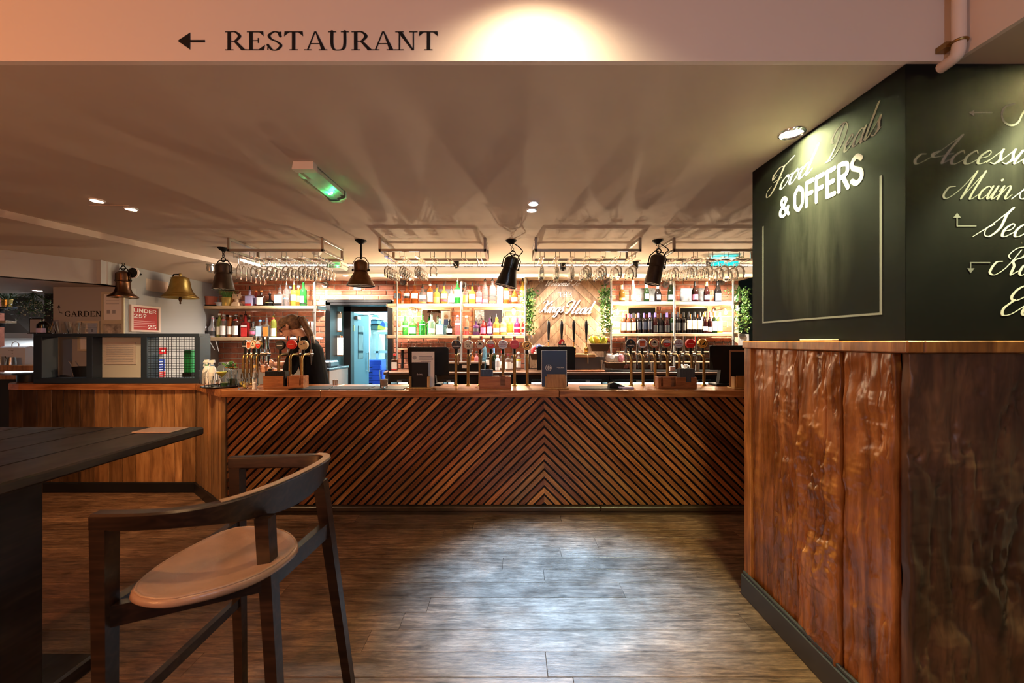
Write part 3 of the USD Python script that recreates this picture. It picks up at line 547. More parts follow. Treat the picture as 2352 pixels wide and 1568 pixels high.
# rough reclaimed panelling below
wp = Thing('wood_panelling', 'rough reclaimed timber panelling glowing orange on the pillar side', 'wall panelling', (1.44, PY1, 0))
def rough_board(u0, u1, z0, z1, face, depth, seed, amp, n=(26, 120), chunk=0):
    """A hacked old board: a grid displaced along its face normal. face 'x' looks to -x, 'y' looks to -y."""
    us, zs = np.linspace(u0, u1, n[0]), np.linspace(z0, z1, n[1]); U, ZZ = np.meshgrid(us, zs)
    e = np.stack([U * 14, ZZ * 3.2, np.full_like(U, seed * 3.7)], -1); fn = meshkit.fbm(e, 5, seed)
    e2 = np.stack([U * 5, ZZ * 7, np.full_like(U, seed * 1.3)], -1); f2 = meshkit.fbm(e2, 4, seed + 9)
    h = amp * (fn - .5) * 1.6
    if chunk: h += chunk * np.clip((f2 - .52) * 7, 0, 1) * (.6 + .8 * (meshkit.fbm(e * [2.5, 5, 1], 3, seed + 3) - .5))
    saw = meshkit.fbm(np.stack([U * 9, ZZ * 34, np.full_like(U, seed * 2.1)], -1), 3, seed + 21); band = np.clip((meshkit.fbm(np.stack([U * 2, ZZ * 2.6, np.full_like(U, seed * .7)], -1), 3, seed + 30) - .45) * 5, 0, 1)
    h += amp * .9 * (saw - .5) * band
    pit = meshkit.fbm(np.stack([U * 30, ZZ * 11, np.full_like(U, seed)], -1), 3, seed + 40); h -= amp * .5 * np.clip((pit - .62) * 6, 0, 1)
    gr = np.abs(meshkit.fbm(np.stack([U * 12, ZZ * 1.3, np.full_like(U, seed * 1.9)], -1), 4, seed + 50) - .5); h -= amp * .7 * np.exp(-(gr / .012) ** 2)
    fine = meshkit.fbm(np.stack([U * 70, ZZ * 12, np.full_like(U, seed * .3)], -1), 3, seed + 60); h += amp * .35 * (fine - .5)
    cut = meshkit.fbm(np.stack([U * 8 + ZZ * 2, ZZ * 5, np.full_like(U, seed * 4.1)], -1), 3, seed + 70); h += amp * .8 * (np.clip((cut - .5) * 14, -1, 1)) * .5
    edge = np.minimum(1, np.minimum((U - u0), (u1 - U)) / .008); h = h * (.3 + .7 * edge) - .006 * (1 - edge)
    e3 = np.stack([np.zeros_like(U), ZZ * 6, np.full_like(U, seed)], -1); jag = (meshkit.fbm(e3, 4, seed + 5) - .5) * .02
    U = U + np.where(np.abs(U - u0) < 1e-9, np.maximum(jag, 0), 0) + np.where(np.abs(U - u1) < 1e-9, np.minimum(jag, 0), 0)
    pos = depth - h
    v = np.stack([pos, U, ZZ], -1) if face == 'x' else np.stack([U, pos, ZZ], -1)
    v = v.reshape(-1, 3); f = []
    a = np.arange(n[0] * n[1]).reshape(n[1], n[0])
    q = np.stack([a[:-1, :-1], a[:-1, 1:], a[1:, 1:], a[1:, :-1]], -1).reshape(-1, 4)
    if face == 'x': q = q[:, ::-1]
    # close the back so the board has thickness
    back = v.copy(); back[:, 0 if face == 'x' else 1] = depth + .03; nb = len(v)
    rim = list(a[0, :]) + list(a[1:, -1]) + list(a[-1, ::-1][1:]) + list(a[::-1, 0][1:-1])
    s = np.array([[rim[i], rim[(i + 1) % len(rim)], rim[(i + 1) % len(rim)] + nb, rim[i] + nb] for i in range(len(rim))])
    if face != 'x': s = s[:, ::-1]
    q = np.vstack([q, s]); tri = np.vstack([q[:, [0, 1, 2]], q[:, [0, 2, 3]]])
    m = trimesh.Trimesh(np.vstack([v, back]), tri, process=False); return m
ys = [2.405, 2.20, 2.00, 1.735, 1.50]
wp.part('corner_post', box(1.428, 1.478, 2.385, 2.45, .13, 1.51, .004), W_wain)
for i, (a, b) in enumerate(zip(ys[:-1], ys[1:])):
    wp.part('plank', rough_board(b + .002, a - .002, .10, 1.505, 'x', [1.446, 1.442, 1.430, 1.440][i], 11 + i, [.007, .013, .014, .009][i], chunk=[0, .008, .020, .008][i], n=(56, 340)), W_wain, smooth=40)
wf = Thing('wood_panelling', 'dark rough timber panelling with a live edge on the pillar front', 'wall panelling', (2.4, PY0, 0))
xs = [1.452, 1.90, 2.32, 2.75, 3.2]
for i, (a, b) in enumerate(zip(xs[:-1], xs[1:])):
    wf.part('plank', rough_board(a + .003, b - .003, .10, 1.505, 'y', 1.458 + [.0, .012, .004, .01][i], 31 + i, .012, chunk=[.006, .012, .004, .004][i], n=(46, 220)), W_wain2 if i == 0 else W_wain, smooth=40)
rail = Thing('dado_rail', 'timber rail capping the rough panelling on the pillar', 'rail', (1.43, PY0, 1.52))
rail.part('rail', box(1.415, 1.4785, 1.425, 2.45, 1.508, 1.553, .005), W_wain)
rail.part('rail', box(1.479, 3.4, 1.425, 1.49, 1.508, 1.553, .005), W_wain)
single('chalk_ledge', box(1.44, 1.47, 1.79, 1.995, 1.5535, 1.561, .002), mat('ledge_strip', (.75, .66, .45), .5), 'thin pale strip lying on the rail below the chalk frame', 'strip')
struct('baseboard_pillar', [box(1.408, 1.425, 1.42, 2.45, 0, .125, .003), box(1.417, 1.432, 1.42, 2.45, .125, .145, .004), box(1.408, 3.4, 1.40, 1.42, 0, .125, .003)], M_grey, 'grey moulded skirting along the foot of the pillar', 'skirting')
pp_ = spline([(1.605, 1.43, ZN), (1.605, 1.43, 2.66), (1.605, 1.432, 2.60), (1.605, 1.445, 2.578), (1.605, 1.50, 2.572)], 8)
pp = Thing('heating_pipe', 'painted pipe coming down beside the bulkhead and bending into the pillar', 'pipe', (1.605, 1.43, ZN))
pp.part('pipe', tube(pp_, .0195, 14), M_bulk); pp.part('bracket', [ring((1.605, 1.43, 2.625), .021, .005, 'z'), box(1.57, 1.605, 1.44, 1.477, 2.615, 2.635)], M_brassD)

# ------------------------------------------------------------------ the bar
bf = Thing('bar_counter', 'bar counter front clad in diagonal dark timber slats meeting in a chevron', 'bar counter', (0, 3.58, 0))
BX0, BX1, BZ0, BZ1, CX = -2.575, 2.6, .085, 1.05, X(1250, 3.58)
bf.part('carcass', [box(BX0, BX1, 3.601, 3.72, .0, 1.052)], M_black)
n_s = 0
for sgn in (-1, 1):
    half = sg.box(BX0, BZ0, CX, BZ1) if sgn < 0 else sg.box(CX, BZ0, BX1, BZ1)
    for k in range(-2, 70):
        top = BZ0 + k * .0762           # where the slat meets the centre line
        sl = sg.Polygon([(CX, top), (CX + sgn * 9, top - 9), (CX + sgn * 9, top - 9 - .051), (CX, top - .051)])
        g = half.intersection(sl)
        if g.area > 4e-4:
            m = on_front(g, 3.60, .022)
            bf.part('slat', m, W_slat[sgn][random.choice([0, 0, 1, 2])], smooth=False)
bf.part('end_post', box(BX0 - .03, BX0 + .012, 3.56, 3.72, 0, 1.052, .004), W_plank)
struct('baseboard_bar', [box(BX0 - .03, CX + .5, 3.552, 3.60, .03, .075, .008), box(CX + .502, BX1, 3.552, 3.60, .03, .075, .008), box(BX0 - .03, BX1, 3.565, 3.60, 0, .03)], wood('kick_wood', (.02, .01, .004), (.05, .025, .01), (.09, .045, .018), 'x', 3, 30, rough=.4, tone=.1), 'dark timber kick rail along the foot of the bar', 'skirting')
TOP = 1.115
ct = Thing('countertop', 'thick polished timber countertop with items standing along it', 'countertop', (0, 3.8, TOP))
front = [(2.6, 3.535), (-2.585, 3.535), (-3.24, 4.075), (-5.05, 4.075), (-5.2, 4.11), (-5.3, 4.2), (-5.33, 4.32)]; back_ = [(-5.33, 4.46), (-3.55, 4.46), (-2.75, 4.06), (2.6, 4.06)]
def seg(poly): m = extrude(sg.Polygon(poly), .06); m.apply_translation((0, 0, TOP - .06)); return m
cuts = [(-2.585, -1.70), (-1.698, .42), (.422, 2.6)]
for a, b in cuts: ct.part('board', box(a, b - .002, 3.535, 4.06, TOP - .062, TOP, .005), W_top)
ct.part('board', seg([(-2.587, 3.535), (-3.24, 4.075), (-3.24, 4.30), (-2.75, 4.06), (-2.587, 4.06)]), W_top, smooth=False)
ct.part('board', seg([(-3.242, 4.075), (-5.05, 4.075), (-5.2, 4.11), (-5.3, 4.2), (-5.33, 4.32), (-5.33, 4.46), (-3.55, 4.46), (-3.242, 4.302)]), W_top, smooth=False)
pf = Thing('bar_counter', 'bar counter front of upright honey brown planks on the servery side', 'bar counter', (-3.9, 4.12, 0))
x = -3.262
for i in range(14):
    w = [.145, .075, .13, .13, .15, .13, .135, .15, .15, .17, .12, .15, .15, .15][i]
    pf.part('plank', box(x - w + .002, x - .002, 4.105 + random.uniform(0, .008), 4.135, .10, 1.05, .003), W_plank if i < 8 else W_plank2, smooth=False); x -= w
a, b = np.array([-3.255, 4.105]), np.array([-2.614, 3.590]); d = (b - a) / np.linalg.norm(b - a); nn = np.array([d[1], -d[0]]); L = np.linalg.norm(b - a); t = 0
for w in (.09, .07, .12, .11, .10, .13, .12, .10):
    if t + w > L: w = L - t
    if w > .02:
        p, q = a + d * (t + .002), a + d * (t + w - .002); o = random.uniform(0, .006)
        pf.part('plank', trimesh.convex.convex_hull(np.array([(*(c + nn * k), z) for c in (p, q) for k in (o, -.03) for z in (.10, 1.05)])), W_plank, smooth=False)
    t += w
pf.part('carcass', [box(x, -3.25, 4.136, 4.3, 0, 1.05), trimesh.convex.convex_hull(np.array([(*c, z) for c in ((-3.24, 4.14), (-2.63, 3.64), (-2.63, 3.9), (-3.24, 4.3)) for z in (0, 1.05)]))], M_black)
struct('baseboard_servery', [box(x, -3.25, 4.085, 4.15, 0, .10, .004), trimesh.convex.convex_hull(np.array([(*(c + nn * k), z) for c in (a, b) for k in (.022, -.06) for z in (0, .10)]))], M_black, 'black skirting along the foot of the plank fronted counter', 'skirting')

# ------------------------------------------------------------------ table and stool
tb = Thing('bar_table', 'tall dark timber table with a thick worn plank top', 'table', (-2.3, 1.7, 0))
for i, (a, b) in enumerate(((-2.05, -1.80), (-2.32, -2.053), (-2.60, -2.323), (-2.85, -2.603), (-3.1, -2.853))):
    tb.part('top_plank', box(a, b, 1.0, 2.33, 1.007, 1.05, .007), W_dark)
tb.part('pedestal', box(-2.62, -2.02, 1.52, 1.72, .06, 1.0, .008), W_dark)
tb.part('foot', box(-2.8, -1.98, 1.36, 1.90, 0, .07, .01), W_dark)
tb.part('batten', box(-2.75, -2.0, 1.48, 1.76, .965, 1.008, .005), W_dark)
single('table_number_plate', box(-2.08, -1.865, 2.175, 2.30, 1.0505, 1.056, .002), mat('table_plate', (.62, .42, .28), .4), 'pale flat number plate on the corner of the dark table', 'plate')

ZR, KS = 1.05, .909
st = Thing('bar_stool', 'dark wooden bar stool with curved back rail and tan leather seat', 'bar stool', (-1.0, 1.43, 0))
path = spline([(-1.344, 1.285), (-1.20, 1.292), (-1.08, 1.325), (-.99, 1.40), (-.935, 1.54), (-.905, 1.70), (-.893, 1.85), (-.915, 1.925), (-.99, 1.942), (-1.15, 1.925), (-1.345, 1.905)], 8) * KS
s_ = np.linspace(0, 1, len(path)); lean = np.array([.0 for _ in s_])
def rail_mesh():
    v, f = [], []; n = len(path)
    tan = np.gradient(path, axis=0); tan /= np.linalg.norm(tan, axis=1, keepdims=True); nrm = np.stack([-tan[:, 1], tan[:, 0]], 1)      # inward
    for i in range(n):
        u = s_[i]; hgt = .05 + .075 * math.exp(-((u - .5) / .2) ** 2); w = .042 - .012 * math.exp(-((u - .5) / .25) ** 2)
        out = -nrm[i]; tilt = .018 * math.exp(-((u - .5) / .25) ** 2)
        prof = [(w / 2 - .006 + tilt, 0), (w / 2 + tilt, -.006), (w / 2 - tilt * .6, -hgt + .006), (w / 2 - .006 - tilt * .6, -hgt), (-w / 2 + .006 - tilt * .6, -hgt), (-w / 2 - tilt * .6, -hgt + .006), (-w / 2 + tilt, -.006), (-w / 2 + .006 + tilt, 0)]
        v += [(path[i][0] + out[0] * a, path[i][1] + out[1] * a, ZR + b) for a, b in prof]
    k = 8
    for i in range(n - 1):
        for j in range(k):
            j2 = (j + 1) % k; f += [(i * k + j, (i + 1) * k + j, (i + 1) * k + j2), (i * k + j, (i + 1) * k + j2, i * k + j2)]
    for i, fl in ((0, 1), (n - 1, 0)):
        for j in range(1, k - 1):
            t = (i * k, i * k + j, i * k + j + 1); f.append(t if fl else t[::-1])
    m = trimesh.Trimesh(np.array(v), np.array(f), process=False); m.fix_normals(); return m
rm = rail_mesh(); st.part('back_rail', rm, W_stool, smooth=40)
# worn leather cap along the middle of the rail
cap = []
for i in range(22, 62):
    t = path[min(i + 1, len(path) - 1)] - path[i - 1]; t /= np.linalg.norm(t); o = np.array([t[1], -t[0]]); u = s_[i]
    tl = .018 * math.exp(-((u - .5) / .25) ** 2); w = .030
    cap.append((path[i] + o * (tl - w / 2 + .001), path[i] + o * (tl + w / 2 - .001)))
v = []; f = []
for a, b in cap: v += [(*a, ZR + .0005), (*a, ZR + .003), (*b, ZR + .003), (*b, ZR + .0005)]
for i in range(len(cap) - 1):
    for j in range(4):
        j2 = (j + 1) % 4; f += [(i * 4 + j, i * 4 + 4 + j, i * 4 + 4 + j2), (i * 4 + j, i * 4 + 4 + j2, i * 4 + j2)]
f += [(0, 1, 2), (0, 2, 3)]; e = (len(cap) - 1) * 4; f += [(e, e + 2, e + 1), (e, e + 3, e + 2)]
cm = trimesh.Trimesh(np.array(v), np.array(f), process=False); cm.fix_normals()
st.part('worn_edge', cm, mat('worn_wood', (.36, .22, .12), .35, var=.3, vscale=60), label='pale worn strip along the top of the rail')
def leg(p, q, w0=.046, w1=.034):
    p, q = np.array(p, float), np.array(q, float)
    return trimesh.convex.convex_hull(np.array([c + np.array([sx * w / 2, sy * w / 2, 0]) for c, w in ((p, w0), (q, w1)) for sx in (-1, 1) for sy in (-1, 1)]))
LG = {'nf': ((-1.198, 1.171, 1.005), (-1.186, 1.165, 0)), 'ff': ((-1.195, 1.732, 1.005), (-1.186, 1.745, 0)), 'nb': ((-.841, 1.356, .955), (-.765, 1.325, 0)), 'fb': ((-.825, 1.714, .955), (-.700, 1.735, 0))}
for k in LG: st.part('leg', leg(*LG[k]), W_stool, smooth=False)
def at(k, z):
    p, q = map(np.array, LG[k]); t = (p[2] - z) / p[2]; return p + (q - p) * t
sp = .745
for a, b in (('nf', 'nb'), ('nb', 'fb'), ('nf', 'ff')): st.part('seat_frame', bar(at(a, sp), at(b, sp), .03, .062), W_stool, smooth=False)
for a, b, z in (('nf', 'ff', .42), ('nf', 'nb', .22)): st.part('stretcher', bar(at(a, z), at(b, z), .024, .036), W_stool, smooth=False)
# cushion: rounded square, dished
SO = spline(np.array([(-1.233, 1.283), (-1.093, 1.243), (-.945, 1.3125), (-.861, 1.417), (-.846, 1.575), (-.950, 1.702), (-1.10, 1.752), (-1.225, 1.728), (-1.278, 1.57), (-1.283, 1.404)]) * KS, 5, closed=True)
SC = SO.mean(0); sz0, sz1 = .775, .815
pr = [(.05, sz0), (.86, sz0), (.96, sz0 + .012), (1.0, (sz0 + sz1) / 2), (.985, sz1 - .006), (.93, sz1), (.84, sz1 - .004), (.6, sz1 - .013), (.3, sz1 - .019), (.05, sz1 - .02)]
n_ = len(SO); v = []; f = []
for k_, z in pr: v += [(*(SC + (p - SC) * k_), z) for p in SO]
for a in range(len(pr) - 1):
    for b in range(n_):
        c = (b + 1) % n_; f += [(a * n_ + b, a * n_ + c, (a + 1) * n_ + c), (a * n_ + b, (a + 1) * n_ + c, (a + 1) * n_ + b)]
for a, fl in ((0, 1), (len(pr) - 1, 0)):
    v.append((*SC, pr[a][1]))
    for b in range(n_): t = (a * n_ + b, a * n_ + (b + 1) % n_, len(v) - 1); f.append(t[::-1] if fl else t)
cu_ = trimesh.Trimesh(np.array(v), np.array(f), process=False); cu_.fix_normals()
M_leather = mat('tan_leather', (.37, .22, .135), .27, var=.22, vscale=7, bump=.25, bscale=220)
se = st.part('seat', cu_, M_leather, smooth=60)
st.part('seam', tube([(*(SC + (p - SC) * .955), sz1 - .0015) for p in SO[::2]], .003, 6, closed=True), mat('leather_seam', (.40, .25, .15), .45), parent=se)

# ------------------------------------------------------------------ ceiling fittings
def downlight(pos, r, label, lit=(1, .95, .88), e=25, ring_m=None, z=ZC):
    d = Thing('downlight', label, 'downlight', (pos[0], pos[1], z))
    d.part('rim', moved(lathe([(r * .74, -.004), (r * .8, -.012), (r * .97, -.006), (r, 0), (r, .002)], 24, caps=False), (pos[0], pos[1], z)), ring_m or M_white)
    d.part('lamp', moved(lathe([(0, -.0015), (r * .72, -.0015)], 24, caps=False), (pos[0], pos[1], z), s=1), glow(f'downlight_glow_{e}_{lit[0]}', lit, e))
downlight((.155, 3.14), .045, 'nearer of the two white downlights in the middle of the ceiling', (.9, .96, 1), 30)
downlight((.16, 2.99), .045, 'farther pair mate of the white downlights in the ceiling middle', (.9, .96, 1), 30)
downlight((-3.05, 2.93), .045, 'white downlight by the small step on the ceiling, outer of two', (1, .97, .93), 30)
downlight((-2.975, 3.11), .045, 'white downlight near the ceiling step, inner of two', (1, .97, .93), 30)
downlight((1.395, 1.985), .062, 'chrome rimmed downlight beside the Food Deals chalkboard', (1, 1, .85), 40, M_chrome)
downlight((-5.60, 4.70), .05, 'small downlight in the soffit above the servery', (1, .97, .93), 20, None, 2.16)
for i, (x, y) in enumerate(SHELF_DL): downlight((x, y), .04, f'small downlight in the soffit over the bar shelves, {ORD[i]} from the bell wall', (1, .95, .86), 30, None, 2.468)
sl_ = Thing('strip_light', 'short bright strip light on the ceiling behind the first glass rack', 'strip light', (-3.3, 5.1, ZC)); sl_.part('batten', box(-3.36, -3.28, 4.85, 5.28, ZC - .03, ZC, .004), M_white); sl_.part('tube', cyl((-3.32, 4.88, ZC - .042), (-3.32, 5.25, ZC - .042), .013), glow('strip_glow', (1, .96, .9), 18))
access = single('ceiling_slot', box(-3.22, -2.93, 3.03, 3.045, ZC - .004, ZC + .001), mat('slot_trim', (.7, .5, .36), .6), 'thin pale strip on the ceiling beside the paired downlights', 'strip')
el = Thing('emergency_light', 'emergency light box with green lamp on the open ceiling', 'emergency light', (-1.2, 2.52, ZC))
ex0, ex1, ey0, ey1 = -1.265, -1.150, 2.30, 2.78
el.part('end_cap', hull([(x, y, z) for x, z, in ((ex0, ZC), (ex1, ZC), (ex0 - .008, ZC - .045), (ex1 + .004, ZC - .045)) for y in (ey0, ey0 + .05)]), mat('cream_plastic', (.75, .66, .58), .45))
el.part('end_cap', box(ex0, ex1, ey1 - .02, ey1, ZC - .05, ZC, .004), mat('cream_plastic', (.75, .66, .58), .45))
def prism_y(prof, y0, y1): return hull([(x, y, z) for x, z in prof for y in (y0, y1)])
df = el.part('diffuser', prism_y([(ex0 + .002, ZC - .002), (ex1 - .002, ZC - .002), (ex0 + .006, ZC - .06), (ex1 - .006, ZC - .06), (ex0 + .022, ZC - .082), (ex1 - .022, ZC - .082)], ey0 + .05, ey1 - .02), mat('clear_plastic', (.85, .85, .82), .08, trans=.95, ior=1.2))
el.part('gear_tray', box(ex0 + .015, ex1 - .015, ey0 + .06, ey1 - .03, ZC - .03, ZC - .004), M_white)
el.part('green_lamp', moved(trimesh.creation.icosphere(2, .009), (-1.205, 2.63, ZC - .05)), glow('green_led', (.05, 1, .25), 60))
e2 = Thing('emergency_light', 'small emergency light with green glow on the ceiling near the doorway', 'emergency light', (X(772, 5.2), 5.2, ZC))
e2.part('housing', box(X(752, 5.2), X(790, 5.2), 5.1, 5.4, ZC - .035, ZC, .008), mat('cream_plastic', (.75, .66, .58), .45))
e2.part('diffuser', box(X(754, 5.2), X(788, 5.2), 5.12, 5.38, ZC - .09, ZC - .035, .02), mat('frost_plastic', (.5, .55, .5), .3))
e2.part('green_lamp', moved(trimesh.creation.icosphere(2, .012), (X(774, 5.1), 5.115, ZC - .075)), glow('green_led', (.05, 1, .25), 60))
sd = Thing('smoke_detector', 'round white smoke detector on the ceiling above the first glass rack', 'smoke detector', (X(727, 4.6), 4.6, ZC))
sd.part('base', moved(lathe([(.055, 0), (.055, -.012), (.045, -.03), (.03, -.045), (0, -.045)], 20, caps=False), sd.base), M_white)
# dome cameras near the back of the bar ceiling
for px, y, lab in ((1048, 5.1, 'black ceiling camera above the clear spirits shelf'), (1459, 5.2, 'black ceiling camera beside the snoot lamp'), (483, 4.9, 'dull metal ceiling camera near the bell'), (1293, 5.3, 'black ceiling camera behind the flutes rack')):
    c = Thing('ceiling_camera', lab, 'security camera', (X(px, y), y, ZC if px > 500 else 2.50))
    c.part('mount', moved(lathe([(.045, 0), (.045, -.012), (.03, -.02), (.03, -.04)], 16), c.base), M_black if px > 500 else M_steel)
    c.part('head', moved(lathe([(.036, -.02), (.04, -.05), (.036, -.085), (.02, -.10), (0, -.102)], 16, caps=False), c.base), M_black if px > 500 else M_steel)
# teal lit unit on the ceiling behind the end rack
tl = Thing('insect_light', 'teal glowing light box on the ceiling behind the end glass rack', 'light box', (X(1655, 4.9), 4.9, ZC))
tl.part('housing', box(X(1628, 4.9), X(1695, 4.9), 4.88, 4.98, ZC - .13, ZC, .006), M_black)
tl.part('screen', box(X(1630, 4.9), X(1693, 4.9), 4.872, 4.88, ZC - .115, ZC - .04), glow('teal_glow', (.02, .55, .55), .55))
tl.part('tube', cyl((X(1635, 4.85), 4.86, ZC - .02), (X(1690, 4.85), 4.86, ZC - .02), .008), glow('teal_tube', (.05, .9, .95), 14))

# ------------------------------------------------------------------ theatre style pendant lamps
def lamp(px, py_c, y, py_body, kind, tilt, label, zc=ZC, hook='chain', body_px=None):
    x = X(px, y); zt = Z(py_body, y)                     # top of the lamp body
    t = Thing('pendant_lamp', label, 'pendant lamp', (x, y, zc))
    t.part('ceiling_rose', moved(lathe([(.058, 0), (.056, -.006), (.03, -.03), (.012, -.04), (0, -.04)], 20, caps=False), (x, y, zc)), M_matt)
    bx = X(body_px, y) if body_px else x
    zr = zt + .05
    if hook == 'rod':
        t.part('rod', cyl((x, y, zc - .03), (bx, y, zt + .01), .009, 8), M_matt)
    else:
        n = max(2, int((zc - .04 - zr) / .026)); links = []
        for i in range(n):
            u = (i + .5) / n; c = (x + (bx - x) * u, y, zc - .035 - (zc - .04 - zr - .015) * u)
            links.append(ring(c, .013, .0032, 'x' if i % 2 else 'y', 10, 5))
        t.part('chain', links, M_matt, kind='stuff')
        t.part('ring', ring((bx, y, zr - .012), .024, .006, 'y', 16, 6), M_matt)
    # body in its own frame: pivot at the top, axis down, then tilted
    co = M_copper if kind in ('flare', 'bell') else M_lampblk if kind == 'snoot_tilt' else mat('lamp_brown', (.055, .034, .024), .36, .6, var=.3, vscale=10)
    h = {'flare': (.10, .262), 'bell': (.10, .29), 'cone': (.105, .295), 'snoot': (.115, .31), 'snoot_tilt': (.115, .31)}[kind]
    rb = {'flare': .068, 'bell': .066, 'cone': .076, 'snoot': .074, 'snoot_tilt': .074}[kind]
    ro = {'flare': .140, 'bell': .130, 'cone': .110, 'snoot': .080, 'snoot_tilt': .116}[kind]
    R = trimesh.transformations.rotation_matrix(math.radians(tilt), (0, 1, 0))
    def put(m): m = m.copy(); m.apply_transform(R); m.apply_translation((bx, y, zt)); return m
    t.part('lamp_housing', put(lathe([(0, .004), (rb * .55, 0), (rb * .95, -.022), (rb, -.035), (rb, -h[0]), (rb * .92, -h[0] - .004)], 24, caps=False)), co)
    k = h[0]
    prof = [(rb * 1.06, -k), (rb * 1.08, -k - .012), (rb * .96, -k - .016)]
    if kind == 'bell': prof += [(rb * .9, -k - .03), (rb * .98, -k - .09), (rb * 1.25, -h[1] + .05), (ro, -h[1] + .012), (ro, -h[1])]
    elif kind == 'flare': prof += [(rb * 1.05, -k - .03), (ro * .97, -h[1] + .012), (ro, -h[1])]
    else: prof += [(rb * 1.0, -k - .03), (ro, -h[1])]
    inner = [(r - .004, z) for r, z in prof[::-1]]
    t.part('shade', put(lathe(prof + [(prof[-1][0] - .004, prof[-1][1])] + inner[1:], 28, caps=False)), co)
    t.part('reflector', put(lathe([(0, -h[1] + .07), (ro * .38, -h[1] + .055), (ro - .014, -h[1] + .007)], 24, caps=False)), mat('lamp_inner', (.85, .82, .75), .35))
    t.part('guard', [put(ring((0, 0, -h[1] + .004), ro - .006, .004, 'z', 24, 6))] + [put(cyl((-(ro - .006), 0, -h[1] + .004), (ro - .006, 0, -h[1] + .004), .0022, 6)), put(cyl((0, -(ro - .006), -h[1] + .004), (0, ro - .006, -h[1] + .004), .0022, 6))], M_matt if kind != 'bell' else M_brassD)
    yk = [(-rb - .012, 0, -k + .0), (-rb - .014, 0, -.03), (-rb * .6, 0, .03), (rb * .6, 0, .03), (rb + .014, 0, -.03), (rb + .012, 0, -k)]
    t.part('yoke', put(tube(yk, .006, 6)), M_lampblk if kind != 'flare' else M_steel)
    for sx in (-1, 1): t.part('clamp', put(cyl((sx * (rb + .004), 0, -k), (sx * (rb + .022), 0, -k), .012, 10)), M_matt)
    if hook != 'rod' and px > 1000:
        a = np.array((x + .02, y, zc - .03)); b = put(trimesh.Trimesh([(rb * .7, 0, -.01)] * 3, [[0, 1, 2]], process=False)).vertices[0]
        t.part('cable', tube(spline([a, a + (.05, 0, -.03), (a + b) / 2 + (.075, 0, .0), b + (.03, 0, .05), b], 6), .005, 6), M_matt)
    return t
lamp(283, 590, 4.40, 623, 'bell', 0, 'brown bell shaped pendant lamp over the servery counter', zc=2.48)
lamp(513, 567, 4.43, 604, 'cone', 0, 'dark brown pendant lamp hanging beside the brass bell')
lamp(829, 551, 4.10, 598, 'flare', 0, 'copper pendant lamp with wide flared shade in front of the doorway', hook='rod')
lamp(1174, 547, 4.10, 590, 'snoot_tilt', 14, 'glossy black tilted pendant lamp over the spirits shelf', body_px=1178)
lamp(1510, 547, 4.10, 585, 'snoot', 13, 'dark brown tilted pendant lamp with straight snoot over the wine shelf', body_px=1513)
# ------------------------------------------------------------------ brass bell on the side wall
bx, by, bz = X(414, 4.95), 4.95, Z(634, 4.95)
bl = Thing('brass_bell', 'large brass ship bell on a bracket against the pale wall', 'bell', (bx, by, bz))
bl.part('bell', moved(lathe([(0, 0), (.05, -.004), (.082, -.02), (.098, -.06), (.108, -.13), (.128, -.19), (.158, -.235), (.188, -.262), (.190, -.272), (.180, -.272), (.15, -.24), (.1, -.14), (.08, -.03)], 36, caps=False), bl.base), M_bell)
for z, r in ((-.215, .146), (-.245, .170), (-.03, .09)): bl.part('band', moved(ring((0, 0, z), r, .004, 'z', 36, 6), bl.base), M_bell)
bl.part('clapper', [moved(lathe([(0, -.24), (.008, -.25), (.02, -.285), (.012, -.31), (.007, -.325), (.012, -.337), (0, -.35)], 14, caps=False), bl.base)], mat('clapper_metal', (.10, .055, .03), .4, 1.0))
bl.part('crown', moved(lathe([(.014, -.004), (.016, .02), (.01, .035), (0, .038)], 12, caps=False), bl.base), M_bell)
bl.part('bracket', [tube([bl.base + (-.19, .06, -.24), bl.base + (-.15, .04, -.12), bl.base + (-.11, .02, -.01), bl.base + (-.08, 0, .02), bl.base + (0, 0, .024)], .009, 8), bar(bl.base + (-.235, .10, -.235), bl.base + (-.17, .05, -.235), .04, .05)], M_matt)

# ------------------------------------------------------------------ hanging glass racks and their glasses
RY0, RY1 = 4.0, 4.46
def rack(x0, x1, n, label):
    t = Thing('glass_rack', label, 'glass rack', ((x0 + x1) / 2, 4.23, ZC)); zb = 2.452; w = .026
    for y in (RY0, RY1):
        fr = t.part('frame', [box(x0, x1, y - w / 2, y + w / 2, zb, zb + w, .003), box(x0, x0 + w, y - w / 2, y + w / 2, zb, ZC, .003), box(x1 - w, x1, y - w / 2, y + w / 2, zb, ZC, .003)], M_rack)
    for x in (x0, x1 - w): t.part('side_frame', [box(x, x + w, RY0, RY1, zb, zb + w, .003), box(x, x + w, RY0, RY1, ZC - w, ZC, .003)], M_rack)
    p = (x1 - x0) / n; cols = [x0 + p * (i + .5) for i in range(n)]
    for c in cols:
        rods = [tube([(c + s * .021, RY0 + .005, zb + .004), (c + s * .021, RY0 + .005, zb - .052), (c + s * .021, RY0 - .0, zb - .056), (c + s * .021, RY1 + .03, zb - .056)], .0028, 6) for s in (-1, 1)]
        rods.append(tube([(c - .05, RY1 + .03, zb - .056), (c - .05, RY1 + .03, zb - .02), (c - .05, RY1, zb - .01)], .0028, 5))
        rods.append(tube([(c - .05, RY1 + .03, zb - .056), (c + .045, RY1 + .03, zb - .056), (c + .045, RY1 + .03, zb - .02)], .0028, 5))
        for q in rods[:2]: t.part('hanging_rail', q, M_rod)
        t.part('rail_hook', rods[2:], M_rod)
    return cols
ZG = 2.452 - .056 + .003
